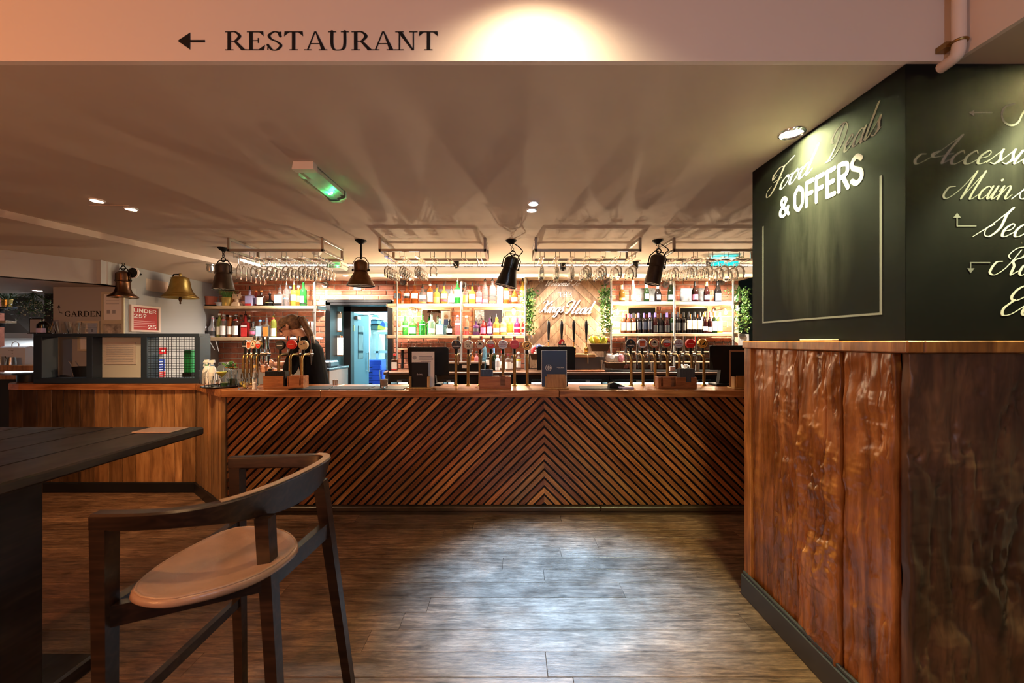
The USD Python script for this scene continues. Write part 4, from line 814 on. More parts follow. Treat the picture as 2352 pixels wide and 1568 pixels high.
def glass_proto(kind):
    """A stemmed glass hanging upside down: foot on the rails, bowl open downwards."""
    d = {'wine': (.033, .080, [(.004, 0), (.020, -.006), (.034, -.022), (.041, -.048), (.040, -.075), (.035, -.105)]),
         'big': (.036, .075, [(.004, 0), (.026, -.008), (.045, -.028), (.053, -.060), (.050, -.095), (.043, -.125)]),
         'flute': (.030, .065, [(.004, 0), (.012, -.012), (.020, -.04), (.0255, -.08), (.0265, -.115), (.023, -.155)])}[kind]
    foot, stem, b = d
    parts = [('foot', lathe([(0, .004), (.004, .004), (foot * .5, .0055), (foot, .0075), (foot, .009), (0, .010)][::-1], 20, caps=False)),
             ('stem', lathe([(.0036, -stem), (.0032, -stem * .5), (.0036, .0045)], 8)),
             ('bowl', lathe([(0, -stem + .001)] + [(r, z - stem) for r, z in b] + [(r - .0014, z - stem) for r, z in b[::-1]][:-1] + [(0, -stem - .0015)], 24, caps=False))]
    return parts
made = {}
GN = {'wine': 'clear wine glass', 'big': 'large round goblet', 'flute': 'slim champagne flute'}
def hang(kind, x, y, label, group):
    if kind not in made:
        t = Thing('wine_glass' if kind == 'wine' else 'goblet' if kind == 'big' else 'champagne_flute', label, 'glass', (x, y, ZG), group)
        for n, m in glass_proto(kind): m.fix_normals(); t.part(n, m, M_glass, local=True, smooth=50)
        made[kind] = t.path
    else: copy_of(made[kind], made[kind].split('/')[-1], label, 'glass', (x, y, ZG), group)
def fill(cols, spec, rname):
    for ci, (kind, n, start) in enumerate(spec):
        for k in range(n):
            y = RY0 + .045 + start + k * (.078 if kind != 'big' else .11)
            hang(kind, cols[ci], y, f'{GN[kind]} in {rname}, {ORD[ci]} row, {ORD[k]} back', f'glasses in {rname}')
c1 = rack(X(523, 4.0), X(744, 4.0), 6, 'steel glass rack hanging above the bartender, next to the bell'); fill(c1, [('flute', 6, 0)] + [('wine', 5, .0)] * 5, 'the rack above the bartender')
c2 = rack(X(870, 4.0), X(1117, 4.0), 7, 'half empty steel glass rack between two pendant lamps'); fill(c2, [('wine', 5, 0), ('wine', 5, 0), ('wine', 5, 0), ('wine', 1, .0)], 'the half empty rack')
c3 = rack(X(1228, 4.0), X(1473, 4.0), 7, 'steel glass rack in front of the wooden chevron panel'); fill(c3, [('flute', 3, 0)] * 3 + [('big', 3, 0), ('big', 3, 0), ('big', 2, .0), ('big', 2, 0)], 'the rack before the chevron panel')
c4 = rack(X(1545, 4.0), X(1545, 4.0) + 1.08, 7, 'steel glass rack at the pillar end of the bar'); fill(c4, [('wine', 5, .08), ('wine', 5, .0), ('wine', 4, .0), ('big', 3, .0), ('big', 3, 0)], 'the rack beside the pillar')

# ------------------------------------------------------------------ shelving
YS0, YS1 = 5.71, 5.975
def shelving(where, boards, uprights, marks):
    for (x0, x1, zt), mk in zip(boards, ('upper', 'lower')):
        t = Thing('shelf', f'{mk} scaffold board shelf {where}', 'shelf', ((x0 + x1) / 2, 5.85, zt))
        t.part('board', box(x0, x1, YS0, YS1, zt - .045, zt, .004), W_shelf)
        for x in (x0 - .002, x1 - .010): t.part('end_band', box(x, x + .012, YS0 - .0015, YS1, zt - .047, zt + .0006), M_steel)
    for (x, z0, z1), mk in zip(uprights, marks):
        t = Thing('pipe_upright', f'grey pipe upright of the shelves {where}, {mk}', 'pipe', (x, 5.69, z0)); y = 5.69
        up = t.part('pipe', cyl((x, y, z0), (x, y, z1), .015, 12), M_pipe)
        for _, _, z in boards: t.part('collar', cyl((x, y, z - .095), (x, y, z - .047), .021, 12), M_pipe)
        el_ = t.part('elbow', tube(spline([(x, y, z1 - .01), (x, y + .01, z1 + .03), (x, y + .06, z1 + .045), (x, 6.0, z1 + .045)], 5), .019, 10), M_pipe)
        t.part('flange', cyl((x, 5.99, z1 + .045), (x, 6.03, z1 + .045), .045, 16), M_pipe, parent=el_)
ZU, ZL = Z(697.5, 5.75), Z(769.5, 5.75)
ZUR, ZLR = Z(693, 5.75), Z(765, 5.75)
ZUL, ZLL = Z(702.5, 5.75), Z(774.5, 5.75)
shelving('behind the bartender', [(X(456, 5.7), X(729, 5.7), ZUL), (X(462, 5.7), X(598, 5.7), ZLL)], [(X(724, 5.7), 1.14, 2.36)], ('next to the doorway',))
shelving('of gins', [(X(887, 5.7), X(1222, 5.7), ZU), (X(887, 5.7), X(1221, 5.7), ZL)], [(X(912, 5.7), 1.145, 2.40), (X(1060, 5.7), 1.145, 2.36), (X(1207, 5.7), 1.145, 2.40)], ('next to the doorway', 'in the middle', 'next to the chevron panel'))
shelving('of wine', [(X(1386, 5.7), X(1698, 5.7), ZUR), (X(1386, 5.7), X(1703, 5.7), ZLR)], [(X(1403, 5.7), 1.149, 2.40), (X(1548, 5.7), 1.149, 2.36), (X(1683, 5.7), 1.149, 2.40)], ('next to the chevron panel', 'in the middle', 'at the pillar end'))
wsf = Thing('wall_shelf', 'short white shelf continuing beside the bartender', 'shelf', (X(625, 5.7), 5.8, ZLL)); wsf.part('shelf_board', box(X(598, 5.7) + .01, X(720, 5.7), YS0 + .02, YS1, ZLL - .03, ZLL + .0, .003), M_white); wsf.part('bracket', [cyl((X(p, 5.75), 5.75, 1.14), (X(p, 5.75), 5.75, ZLL - .03), .015) for p in (612, 690)], M_pipe)
# bulbs that light the shelf bays
M_bulb = glow('bulb_glow', (1.0, .72, .40), 60)
for i, p in enumerate(SHELF_BULBS):
    w = Thing('wall_lamp', f'glowing bulb on a pipe bracket under the upper shelf, {ORD[i]} from the doorway', 'wall lamp', (p[0], 6.03, p[2]))
    w.part('wall_plate', cyl((p[0], 6.0, p[2] + .03), (p[0], 6.03, p[2] + .03), .035, 16), M_pipe)
    w.part('pipe_arm', tube([(p[0], 6.0, p[2] + .03), (p[0], 5.75, p[2] + .035), (p[0], 5.715, p[2] + .032), (p[0], 5.70, p[2] + .015)], .010, 8), M_pipe)
    w.part('bulb', moved(lathe([(0, -.062), (.014, -.058), (.022, -.042), (.019, -.022), (.011, -.004), (.0105, .010), (0, .010)][::-1], 16, caps=False), (p[0], 5.70, p[2] + .01)), M_bulb)
# mirrors and pictures behind the bottles
def flat(name, px0, px1, py0, py1, y, m, label, cat_, border=None):
    t = Thing(name, label, cat_, ((X(px0, y) + X(px1, y)) / 2, y, Z(py1, y)))
    t.part('panel' if name != 'mirror' else 'glass', box(X(px0, y), X(px1, y), y - .006, y, Z(py1, y), Z(py0, y)), m)
    if border is not None:
        a, b, c, d, w = X(px0, y), X(px1, y), Z(py1, y), Z(py0, y), .018
        t.part('frame', [box(a - w, a, y - .012, y + .004, c - w, d + w), box(b, b + w, y - .012, y + .004, c - w, d + w), box(a, b, y - .012, y + .004, c - w, c), box(a, b, y - .012, y + .004, d, d + w)], border)
    return t
YM = 6.028
flat('mirror', 971, 1034, 710, 768, YM, M_mirror, 'mirror behind the green gin bottles', 'mirror', W_shelf)
flat('mirror', 1091, 1153, 710, 768, YM, M_mirror, 'mirror behind the purple gin bottles', 'mirror', W_shelf)
flat('mirror', 1443, 1505, 705, 765, YM, M_mirror, 'mirror behind the blue capped wine bottles', 'mirror', W_shelf)
flat('mirror', 1562, 1624, 705, 765, YM, M_mirror, 'mirror behind the cream labelled wine bottles', 'mirror', W_shelf)
ph = flat('photograph', 1013, 1034, 714, 746, 6.015, mat('photo_light', (.55, .55, .58), .4), 'unframed photograph of a person in blue leaning on the mirror', 'photograph')
ph.part('printed_figure', [on_front(sg.Polygon([(X(1019, 6.01), Z(746, 6.01)), (X(1031, 6.01), Z(746, 6.01)), (X(1030, 6.01), Z(733, 6.01)), (X(1020, 6.01), Z(733, 6.01))]), 6.0088, .0005)], mat('photo_blue', (.06, .12, .35), .5)); ph.part('printed_face', on_front(sg.Point(X(1025, 6.01), Z(727, 6.01)).buffer(.03), 6.0085, .0005), mat('skin_print', (.42, .24, .16), .6))
p2 = flat('photograph', 1091, 1112, 712, 742, 6.015, mat('photo_pale', (.45, .5, .6), .4, var=.9, vscale=40), 'unframed blue and white crowd photograph on the mirror', 'photograph')
flat('picture', 971, 1034, 664, 695, YM, mat('picture_grey', (.20, .20, .20), .35, var=.9, vscale=9), 'dark grey picture leaning behind the whisky bottles', 'picture')
flat('picture', 1446, 1505, 662, 691, YM, mat('picture_grey_2', (.22, .23, .22), .35, var=.9, vscale=10), 'grey picture leaning behind the champagne bottles', 'picture')
flat('picture', 1563, 1624, 662, 691, YM, mat('picture_grey_3', (.18, .18, .18), .35, var=.9, vscale=11), 'grey picture leaning behind the red wine bottles', 'picture')

# ------------------------------------------------------------------ bottles
def gmat(name, c, tr=.85, rough=.06): return mat('glass_' + name, c, rough, trans=tr, ior=1.42)
G = {'amber': gmat('amber', (.75, .24, .04)), 'gold': gmat('gold', (.9, .55, .10)), 'green': gmat('green', (.04, .42, .07)), 'pale_green': gmat('pale_green', (.55, .85, .65)), 'blue': gmat('blue', (.30, .68, .92)),
     'black': mat('glass_black', (.004, .003, .003), .08, spec=.35), 'dark_green': gmat('dark_green', (.008, .022, .007), .5), 'wine': gmat('wine', (.016, .004, .004), .3), 'clear': gmat('clear', (.93, .95, .95), .95), 'pink': gmat('pink', (.95, .38, .42)), 'rose': gmat('rose', (.95, .55, .38)),
     'red': gmat('red', (.55, .03, .03)), 'magenta': gmat('magenta', (.5, .03, .14)), 'purple': gmat('purple', (.14, .05, .16), .7), 'yellow': gmat('yellow', (.95, .80, .12)), 'orange': gmat('orange', (.95, .35, .06)), 'champ': gmat('champ', (.28, .16, .03), .7), 'lime': gmat('lime', (.65, .75, .15)),
     'silver': mat('silver_plastic', (.42, .42, .45), .3, .7), 'white': mat('white_glass', (.85, .87, .9), .2), 'brown': mat('brown_bottle', (.03, .010, .005), .12), 'lilac': gmat('lilac', (.62, .58, .85), .6)}
L = {k: mat('label_' + k, c, .5) for k, c in dict(white=(.78, .77, .74), black=(.006, .006, .007), cream=(.72, .64, .48), orange=(.75, .22, .04), blue=(.10, .25, .55), pale_blue=(.45, .62, .8), red=(.6, .03, .03), pink=(.75, .12, .22), tan=(.50, .30, .20), grey=(.03, .03, .032), gold=(.65, .45, .14), purple=(.06, .04, .2), burgundy=(.2, .02, .04), lilac=(.45, .42, .7), dark_blue=(.007, .010, .022), yellow=(.8, .6, .1), silver=(.5, .5, .52)).items()}
PROF = {  # (height fraction, radius fraction); the last entry is the neck top
 'spirit': [(0, .93), (.02, 1), (.60, 1), (.68, .88), (.74, .45), (.78, .34), (.93, .32), (.95, .38), (1, .38)],
 'tall': [(0, .93), (.02, 1), (.66, 1), (.74, .8), (.80, .42), (.95, .36), (.96, .42), (1, .42)],
 'wine': [(0, .94), (.02, 1), (.62, 1), (.69, .85), (.75, .42), (.94, .36), (.95, .40), (1, .40)],
 'burg': [(0, .94), (.02, 1), (.48, 1), (.58, .86), (.70, .50), (.78, .37), (.94, .34), (.95, .39), (1, .39)],
 'champ': [(0, .94), (.02, 1), (.46, 1), (.60, .82), (.74, .46), (.84, .36), (.95, .34), (.96, .40), (1, .40)],
 'round': [(0, .7), (.03, .85), (.25, 1), (.45, .96), (.58, .6), (.66, .28), (.90, .26), (.92, .33), (1, .33)],
 'squat': [(0, .8), (.03, .95), (.18, 1), (.34, .92), (.44, .5), (.52, .22), (.85, .2), (.88, .26), (1, .26)],
 'puree': [(0, .93), (.02, 1), (.42, 1), (.50, .9), (.58, .56), (.92, .40), (.94, .44), (1, .44)],
 'square': None}
def patch(r, z0, z1, half=1.15, n=9, r2=None, prof=None):
    a = np.linspace(-half, half, n) - math.pi / 2; v = []; f = []
    zs = np.linspace(z0, z1, 5 if prof else 2); rs = [prof(z) for z in zs] if prof else [r, r2 or r]; k = len(zs)
    for s_ in (1.0, .97):
        for z, rr in zip(zs, rs): v += [(s_ * rr * math.cos(t), s_ * rr * math.sin(t), z) for t in a]
    o = n * k
    for q in range(k - 1):
        for i in range(n - 1):
            p = q * n + i; f += [(p, p + 1, p + n + 1), (p, p + n + 1, p + n), (o + p, o + p + n + 1, o + p + 1), (o + p, o + p + n, o + p + n + 1)]
    return trimesh.Trimesh(np.array(v), np.array(f), process=False)
def bottle(px, wpx, ptop, zb, y, kind, g, lab, lz, topper, desc, where, cap='black', name=None):
    x = X(px, y); h = Z(ptop, y) - zb; r = wpx / 2 * y / F
    hp = .055 if topper == 'pourer' else 0.0
    hb = h - hp
    t = Thing(name or 'bottle', f'{desc}, {where}', 'bottle', (x, y, zb))
    pr = PROF[kind]
    if pr is None:
        w, d = r, min(r * .75, .05)
        body = cat([box(-w, w, -d, d, 0, hb * .66, .01), lathe([(w * .5, hb * .655), (w * .34, hb * .72), (w * .32, hb * .95), (w * .38, hb)], 14)])
    else:
        body = lathe([(max(q, .18) * r if i else q * r, s * hb) for i, (s, q) in enumerate(pr)], 18)
    t.part('body', body, G[g], local=True, smooth=40)
    nr = (pr[-1][1] if pr else .38) * r; nr = min(max(nr, .011), .017)
    if topper == 'pourer':
        t.part('pourer', [moved(lathe([(nr * 1.02, hb - .012), (nr * 1.05, hb + .006), (.006, hb + .012), (.005, hb + hp)], 10), (0, 0, 0)), ], M_steel if cap == 'silver' else M_black, local=True)
    elif topper == 'capsule':
        zn = hb * (.74 if kind == 'champ' else .78)
        t.part('capsule', lathe([(nr * 1.25, zn), (nr * 1.12, zn + .02), (nr * 1.08, hb - .006), (nr * 1.0, hb + .001), (0, hb + .002)], 14, caps=False), L.get(cap, M_black), local=True)
    elif topper == 'cap':
        t.part('cap', lathe([(nr * 1.15, hb - .026), (nr * 1.18, hb - .004), (nr * 1.0, hb + .001), (0, hb + .002)], 14, caps=False), L.get(cap, M_black), local=True)
    if lab:
        labs = lab if isinstance(lab, list) else [(lab, *lz)]
        for c, a, b in labs:
            if c == 'oval':
                m = patch(r * 1.01, hb * .14, hb * .42, .62, 9); t.part('label', m, L['white'], local=True)
            elif pr is None: t.part('label', box(-r * .82, r * .82, -min(r * .75, .05) - .0015, -min(r * .75, .05) + .001, hb * a, hb * b), L[c], local=True)
            else:
                ra = np.interp(a, [s for s, _ in pr], [q for _, q in pr]) * r * 1.012; rb_ = np.interp(b, [s for s, _ in pr], [q for _, q in pr]) * r * 1.012
                t.part('label', patch(ra, hb * a, hb * b, 1.15, 9, rb_, (lambda z: np.interp(z / hb, [q for q, _ in pr], [q for _, q in pr]) * r * 1.014) if kind in ('round', 'squat', 'burg', 'champ') else None), L[c], local=True)
    return t
def shelf_row(rows, zb, where_, group=None, y=5.78):
    for i, e in enumerate(rows):
        px, w, top, kind, g, lab, topper, cap, desc = e[:9]; dy = e[9] if len(e) > 9 else 0
        bottle(px, w, top, zb, y + dy, kind, g, lab, None, topper, desc, f'{ORD[i]} from {where_}', cap)
PO, CP, CA = 'pourer', 'capsule', 'cap'
shelf_row([
 (913.4, 17, 646, 'spirit', 'amber', [('black', .28, .55)], PO, 'black', 'amber whisky bottle with black label'),
 (935, 16, 647, 'spirit', 'amber', [('black', .30, .42), ('white', .42, .58)], PO, 'silver', 'amber whisky bottle with black and white label'),
 (952.7, 17, 646, 'spirit', 'amber', [('white', .28, .56)], PO, 'silver', 'amber whisky bottle with broad white label'),
 (970.6, 18, 651, 'spirit', 'clear', [('pale_blue', .30, .52), ('orange', .03, .12)], PO, 'black', 'clear bottle with pale blue label'),
 (987.5, 14, 652, 'tall', 'amber', [('white', .10, .58)], CA, 'white', 'amber bottle with tall white label'),
 (1003, 16, 652, 'spirit', 'gold', [('orange', .08, .42)], PO, 'black', 'golden bottle with orange label'),
 (1020, 16, 648, 'spirit', 'orange', [('burgundy', .12, .24), ('white', .3, .55)], PO, 'black', 'orange spirit bottle with burgundy band'),
 (1037, 15, 656, 'spirit', 'clear', [('cream', .12, .52), ('black', .01, .08)], PO, 'black', 'clear bottle with cream label'),
 (1051, 15, 637, 'wine', 'green', [('white', .28, .62)], PO, 'silver', 'green bottle with big white label'),
 (1058.5, 12, 650, 'wine', 'dark_green', [('white', .15, .4)], CP, 'red', 'dark bottle with red neck', .09),
 (1069, 15, 651, 'tall', 'clear', [('yellow', .1, .5)], PO, 'silver', 'clear bottle with yellow label'),
 (1085, 16, 649, 'spirit', 'yellow', [('yellow', .25, .55)], PO, 'black', 'bright yellow spirit bottle'),
 (1100, 15, 649, 'spirit', 'pink', [('pink', .12, .38)], PO, 'black', 'pink spirit bottle with pink label'),
 (1114, 14, 634, 'tall', 'clear', [('pink', .06, .18), ('grey', .32, .34)], PO, 'black', 'tall clear vodka bottle with pink band'),
 (1131, 17, 634, 'tall', 'clear', [('orange', .04, .12), ('grey', .3, .33)], PO, 'black', 'tall clear vodka bottle with script print'),
 (1148.6, 14, 634, 'tall', 'white', [('pale_blue', .2, .5)], PO, 'silver', 'frosted white vodka bottle with blue print'),
 (1163, 13, 652, 'tall', 'orange', [('white', .22, .65)], CA, 'white', 'orange bottle with tall white label'),
 (1182, 16, 656, 'round', 'orange', [('white', .12, .36)], CA, 'orange', 'round orange liqueur bottle'),
 (1200.7, 14, 637, 'tall', 'yellow', [('white', .1, .3), ('yellow', .35, .6)], PO, 'black', 'tall yellow rum bottle')], ZU, 'the doorway, upper gin shelf')
shelf_row([
 (931, 13, 716, 'spirit', 'green', [('white', .40, .50)], PO, 'silver', 'green gin bottle with white shoulder band'),
 (948, 17, 721, 'spirit', 'green', [('white', .10, .46), ('red', .56, .64)], PO, 'silver', 'green gin bottle with red seal'),
 (970, 15, 714, 'spirit', 'green', [('white', .48, .56)], PO, 'black', 'green gin bottle with white neck label'),
 (991.5, 16, 714, 'spirit', 'pale_green', [('white', .12, .33)], PO, 'black', 'pale green gin bottle with white label'),
 (1010.5, 18, 732, 'square', 'blue', [('white', .06, .60)], CA, 'silver', 'sky blue square gin bottle'),
 (1032, 15, 733, 'round', 'black', [('white', .14, .42)], CA, 'black', 'round black bottle with white diamond label'),
 (1051, 13, 724, 'tall', 'pink', [('white', .50, .62)], CA, 'pink', 'pink gin bottle with white shoulder'),
 (1071, 13, 725, 'tall', 'rose', [('red', .02, .2), ('grey', .3, .42)], CA, 'silver', 'rose gin bottle with red base'),
 (1093.5, 15, 729, 'spirit', 'purple', [('grey', .25, .5)], PO, 'black', 'deep purple gin bottle'),
 (1110, 13, 726, 'spirit', 'red', [('pink', .1, .5)], PO, 'black', 'burgundy gin bottle with pink label'),
 (1125, 12, 720, 'spirit', 'purple', [('lilac', .1, .48)], PO, 'black', 'purple gin bottle with lilac label'),
 (1140, 15, 720, 'spirit', 'gold', [('white', .16, .4)], PO, 'black', 'golden gin bottle with white label'),
 (1156, 14, 719, 'spirit', 'rose', [('white', .18, .40), ('orange', .04, .14)], PO, 'black', 'rose gin bottle with orange strip'),
 (1171.6, 15, 721, 'spirit', 'orange', [('white', .04, .14)], PO, 'black', 'orange gin bottle with white base band'),
 (1187.7, 14, 721, 'spirit', 'magenta', [('white', .04, .14), ('white', .34, .46)], PO, 'black', 'magenta gin bottle with white base band'),
 (1205, 14, 719, 'spirit', 'red', [('white', .04, .14), ('white', .34, .46)], PO, 'black', 'cherry red gin bottle with white base band')], ZL, 'the doorway, lower gin shelf')
shelf_row([
 (1428.4, 14, 654, 'champ', 'champ', [('gold', .10, .24)], CP, 'cream', 'amber prosecco bottle with gold label'),
 (1454, 14, 643, 'champ', 'rose', [('white', .10, .32)], CP, 'white', 'rose sparkling bottle with white foil'),
 (1484.7, 13, 650, 'champ', 'dark_green', [('oval', 0, 0)], CP, 'cream', 'dark green sparkling bottle with oval label'),
 (1511, 15, 654, 'champ', 'black', [('oval', 0, 0)], CP, 'cream', 'black sparkling bottle with round white label'),
 (1541, 15, 643, 'champ', 'dark_green', [('white', .10, .32)], CP, 'silver', 'dark champagne bottle with silver foil'),
 (1596, 14, 646, 'burg', 'wine', [('pink', .10, .36)], CP, 'black', 'red wine bottle with pink label'),
 (1623, 13, 647, 'burg', 'wine', [('white', .12, .34)], CP, 'gold', 'red wine bottle with white label and gold capsule'),
 (1648.6, 15, 644, 'burg', 'black', [('white', .06, .40)], CP, 'black', 'dark wine bottle with broad white label')], ZUR, 'the panel, upper wine shelf')
shelf_row([
 (1431.6, 11.5, 719, 'wine', 'brown', [('tan', .14, .54)], CP, 'tan', 'brown wine bottle with tan label'),
 (1444, 11.5, 720, 'wine', 'brown', [('tan', .14, .54)], CP, 'burgundy', 'brown wine bottle with tan label'),
 (1455.2, 11, 719, 'wine', 'brown', [('tan', .14, .54)], CP, 'black', 'brown wine bottle with tan label'),
 (1466.5, 11, 719, 'wine', 'black', [('dark_blue', .18, .58)], CP, 'purple', 'dark wine bottle with navy label'),
 (1478.8, 11.5, 719, 'wine', 'black', [('dark_blue', .18, .58)], CP, 'purple', 'dark wine bottle with navy label'),
 (1492, 12.5, 718, 'wine', 'black', [('dark_blue', .18, .58)], CP, 'purple', 'dark wine bottle with navy label'),
 (1505.3, 12, 718, 'burg', 'wine', [('black', .06, .38)], CP, 'purple', 'purple capped red wine bottle'),
 (1517.5, 11, 719, 'burg', 'black', [('black', .06, .38)], CP, 'black', 'sloping black wine bottle'),
 (1531.5, 13, 718, 'burg', 'wine', [('black', .06, .38)], CP, 'purple', 'purple capped red wine bottle'),
 (1544.8, 12, 717, 'wine', 'dark_green', [('grey', .14, .50)], CP, 'black', 'green black wine bottle with grey label'),
 (1557.2, 12, 717, 'wine', 'black', [('grey', .14, .50)], CP, 'black', 'black wine bottle with grey label'),
 (1569.5, 12, 717, 'wine', 'black', [('grey', .14, .50)], CP, 'black', 'black wine bottle with grey label'),
 (1582, 12, 716, 'wine', 'black', [('cream', .18, .60)], CP, 'black', 'black wine bottle with cream label'),
 (1594.3, 12, 716, 'wine', 'black', [('cream', .18, .60)], CP, 'black', 'black wine bottle with cream label'),
 (1606.6, 12, 716, 'wine', 'black', [('cream', .18, .60)], CP, 'black', 'black wine bottle with cream label'),
 (1619, 12, 716, 'burg', 'wine', [('white', .12, .32)], CP, 'orange', 'red wine bottle with low white label'),
 (1630, 9.5, 717, 'burg', 'wine', [('white', .08, .30)], CP, 'burgundy', 'slim red wine bottle with low white label'),
 (1640.8, 11.5, 717, 'wine', 'dark_green', [('white', .12, .58)], CP, 'orange', 'dark green wine bottle with white label'),
 (1653, 12, 717, 'wine', 'lime', [('white', .12, .58)], CP, 'cream', 'pale green wine bottle with white label')], ZLR, 'the panel, lower wine shelf')
for i, px in enumerate((1438, 1450, 1461, 1473, 1485.5, 1499, 1511.5, 1525, 1538, 1551, 1563, 1576)):
    bottle(px, 11, 721, ZLR, 5.90, 'wine' if i % 3 else 'burg', 'black', None, None, CP, 'unlabelled dark wine bottle', f'{ORD[i]} in the hidden back row, lower wine shelf', ['burgundy', 'purple', 'tan', 'black'][i % 4])
shelf_row([
 (464, 16, 668, 'spirit', 'brown', [('orange', .08, .50)], CA, 'black', 'brown sauce bottle with orange label'),
 (574, 17, 657, 'square', 'lilac', [('lilac', .2, .6), ('red', .02, .14)], PO, 'black', 'lilac gin bottle with red base'),
 (588, 15, 667, 'square', 'red', [('lilac', .15, .55)], CA, 'orange', 'red liqueur bottle with orange cork', .07),
 (600.5, 17, 667, 'square', 'brown', [('white', .08, .55)], CA, 'orange', 'dark liqueur bottle with white label'),
 (620, 21, 665, 'squat', 'black', [('gold', .22, .28)], PO, 'silver', 'squat black bottle with gold band'),
 (642.7, 21, 653, 'square', 'clear', [('white', .18, .6), ('black', .02, .13)], PO, 'silver', 'square clear bottle with white label'),
 (657.7, 13, 643, 'tall', 'clear', [('blue', .3, .36)], PO, 'silver', 'tall clear bottle with blue print'),
 (666.5, 13, 658, 'tall', 'clear', [('gold', .1, .3)], CA, 'blue', 'clear bottle with gold label', .08),
 (675, 14, 643, 'spirit', 'gold', [('white', .25, .5)], PO, 'silver', 'golden bottle with white label'),
 (685.5, 11, 656, 'tall', 'amber', [('orange', .2, .5)], CA, 'cream', 'slim amber bottle'),
 (697, 16, 640, 'spirit', 'green', [('oval', 0, 0), ('black', .01, .12)], PO, 'black', 'green vermouth bottle with round white label')], ZUL, 'the bell, upper syrup shelf')
shelf_row([
 (469, 18, 724, 'puree', 'silver', [('pink', .90, .93), ('grey', .08, .30)], CA, 'black', 'silver puree bottle with pink collar'),
 (479.5, 13, 727, 'puree', 'silver', None, CA, 'black', 'silver puree bottle', .09),
 (489.3, 18, 726, 'puree', 'silver', [('pink', .88, .91), ('grey', .08, .30)], CA, 'black', 'silver puree bottle with pink collar'),
 (498.8, 12, 729, 'puree', 'silver', None, CA, 'black', 'silver puree bottle', .09),
 (504.5, 13, 720, 'tall', 'lime', [('cream', .12, .45)], CA, 'white', 'pale yellow syrup bottle'),
 (514.3, 15, 722, 'tall', 'clear', [('white', .10, .50), ('red', .74, .78)], CA, 'white', 'clear syrup bottle with white label and red neck'),
 (522.3, 12, 723, 'tall', 'amber', [('red', .74, .78)], CA, 'black', 'amber syrup bottle with red neck', .09),
 (529.3, 14, 724, 'tall', 'amber', [('white', .14, .5)], CA, 'silver', 'amber syrup bottle with white label'),
 (542.3, 15, 722, 'tall', 'brown', [('white', .10, .50), ('red', .74, .78)], CA, 'white', 'dark syrup bottle with white label'),
 (554, 12, 723, 'tall', 'clear', [('white', .10, .50), ('red', .74, .78)], CA, 'black', 'clear syrup bottle with red neck', .07),
 (564, 16, 714, 'square', 'red', [('red', .04, .42), ('white', .46, .54)], PO, 'black', 'square red liqueur bottle'),
 (573, 12, 723, 'spirit', 'brown', [('cream', .7, .8)], CA, 'cream', 'dark liqueur bottle with cream neck', .09),
 (581.5, 17, 731, 'round', 'clear', [('pink', .2, .4), ('black', .0, .08)], PO, 'black', 'round clear gin bottle with pink label'),
 (597, 15, 734, 'square', 'clear', [('pale_blue', .06, .62)], CA, 'blue', 'clear tequila bottle with blue label and cap'),
 (605.8, 12, 734, 'square', 'clear', [('pale_blue', .06, .62)], CA, 'blue', 'clear tequila bottle with blue cap', .08),
 (612.5, 14, 722, 'square', 'clear', [('orange', .06, .55)], PO, 'silver', 'clear tequila bottle with orange label'),
 (620.5, 12, 734, 'square', 'gold', [('orange', .06, .45)], CA, 'red', 'golden tequila bottle with red cap', .08),
 (628.5, 12, 714, 'tall', 'lime', [('white', .05, .4), ('red', .8, .88)], PO, 'silver', 'yellow green liqueur bottle with red neck'),
 (680, 10, 716, 'wine', 'black', [('gold', .8, .84)], PO, 'silver', 'black bottle with gold neck ring'),
 (690, 10, 726, 'wine', 'black', [('white', .2, .5)], PO, 'silver', 'black bottle with white label'),
 (698.5, 11, 730, 'wine', 'dark_green', [('cream', .2, .5)], CA, 'black', 'dark green bottle with cream label'),
 (705, 9, 733, 'wine', 'green', None, CA, 'black', 'slim green bottle')], ZLL, 'the bell, lower syrup shelf')
YBB, ZBB = 5.62, 1.145
for i, e in enumerate([
 (906.7, 15, 812, 'square', 'brown', [('white', .1, .5), ('red', .02, .08)], CA, 'red', 'brown bottle with white and red label'),
 (1084, 12, 797, 'spirit', 'amber', [('orange', .2, .5)], PO, 'silver', 'amber bottle with round orange label'),
 (1094.5, 11, 806, 'spirit', 'burg', None, CA, 'black', 'pink bottle'),
 (1111, 14, 780, 'tall', 'blue', None, CA, 'silver', 'tall blue glass bottle'),
 (1121.5, 11, 810, 'wine', 'black', [('white', .3, .6)], CA, 'black', 'black bottle with white label'),
 (1134, 12, 800, 'wine', 'dark_green', [('black', .1, .4)], CP, 'blue', 'green wine bottle with blue capsule'),
 (1143, 11, 815, 'tall', 'white', [('silver', .2, .6)], CA, 'silver', 'frosted bottle with silver oval'),
 (1153, 11, 806, 'spirit', 'clear', [('white', .1, .45)], CA, 'red', 'clear bottle with red cap'),
 (1167, 13, 812, 'spirit', 'clear', [('white', .1, .5)], CA, 'burgundy', 'clear bottle with red and white label'),
 (1176, 12, 816, 'spirit', 'clear', [('white', .1, .5)], CA, 'black', 'clear bottle with plain white label'),
 (1191, 11, 808, 'spirit', 'clear', [('white', .15, .5), ('yellow', .5, .6)], CA, 'white', 'clear bottle with white and yellow label')]):
    px, w, top, kind, g, lab, topper, cap, desc = e
    bottle(px, w, top, ZBB, YBB + (.0, .07)[i % 2], kind, {'burg': 'pink'}.get(g, g), lab, None, topper, desc, f'{ORD[i]} on the back counter', cap)
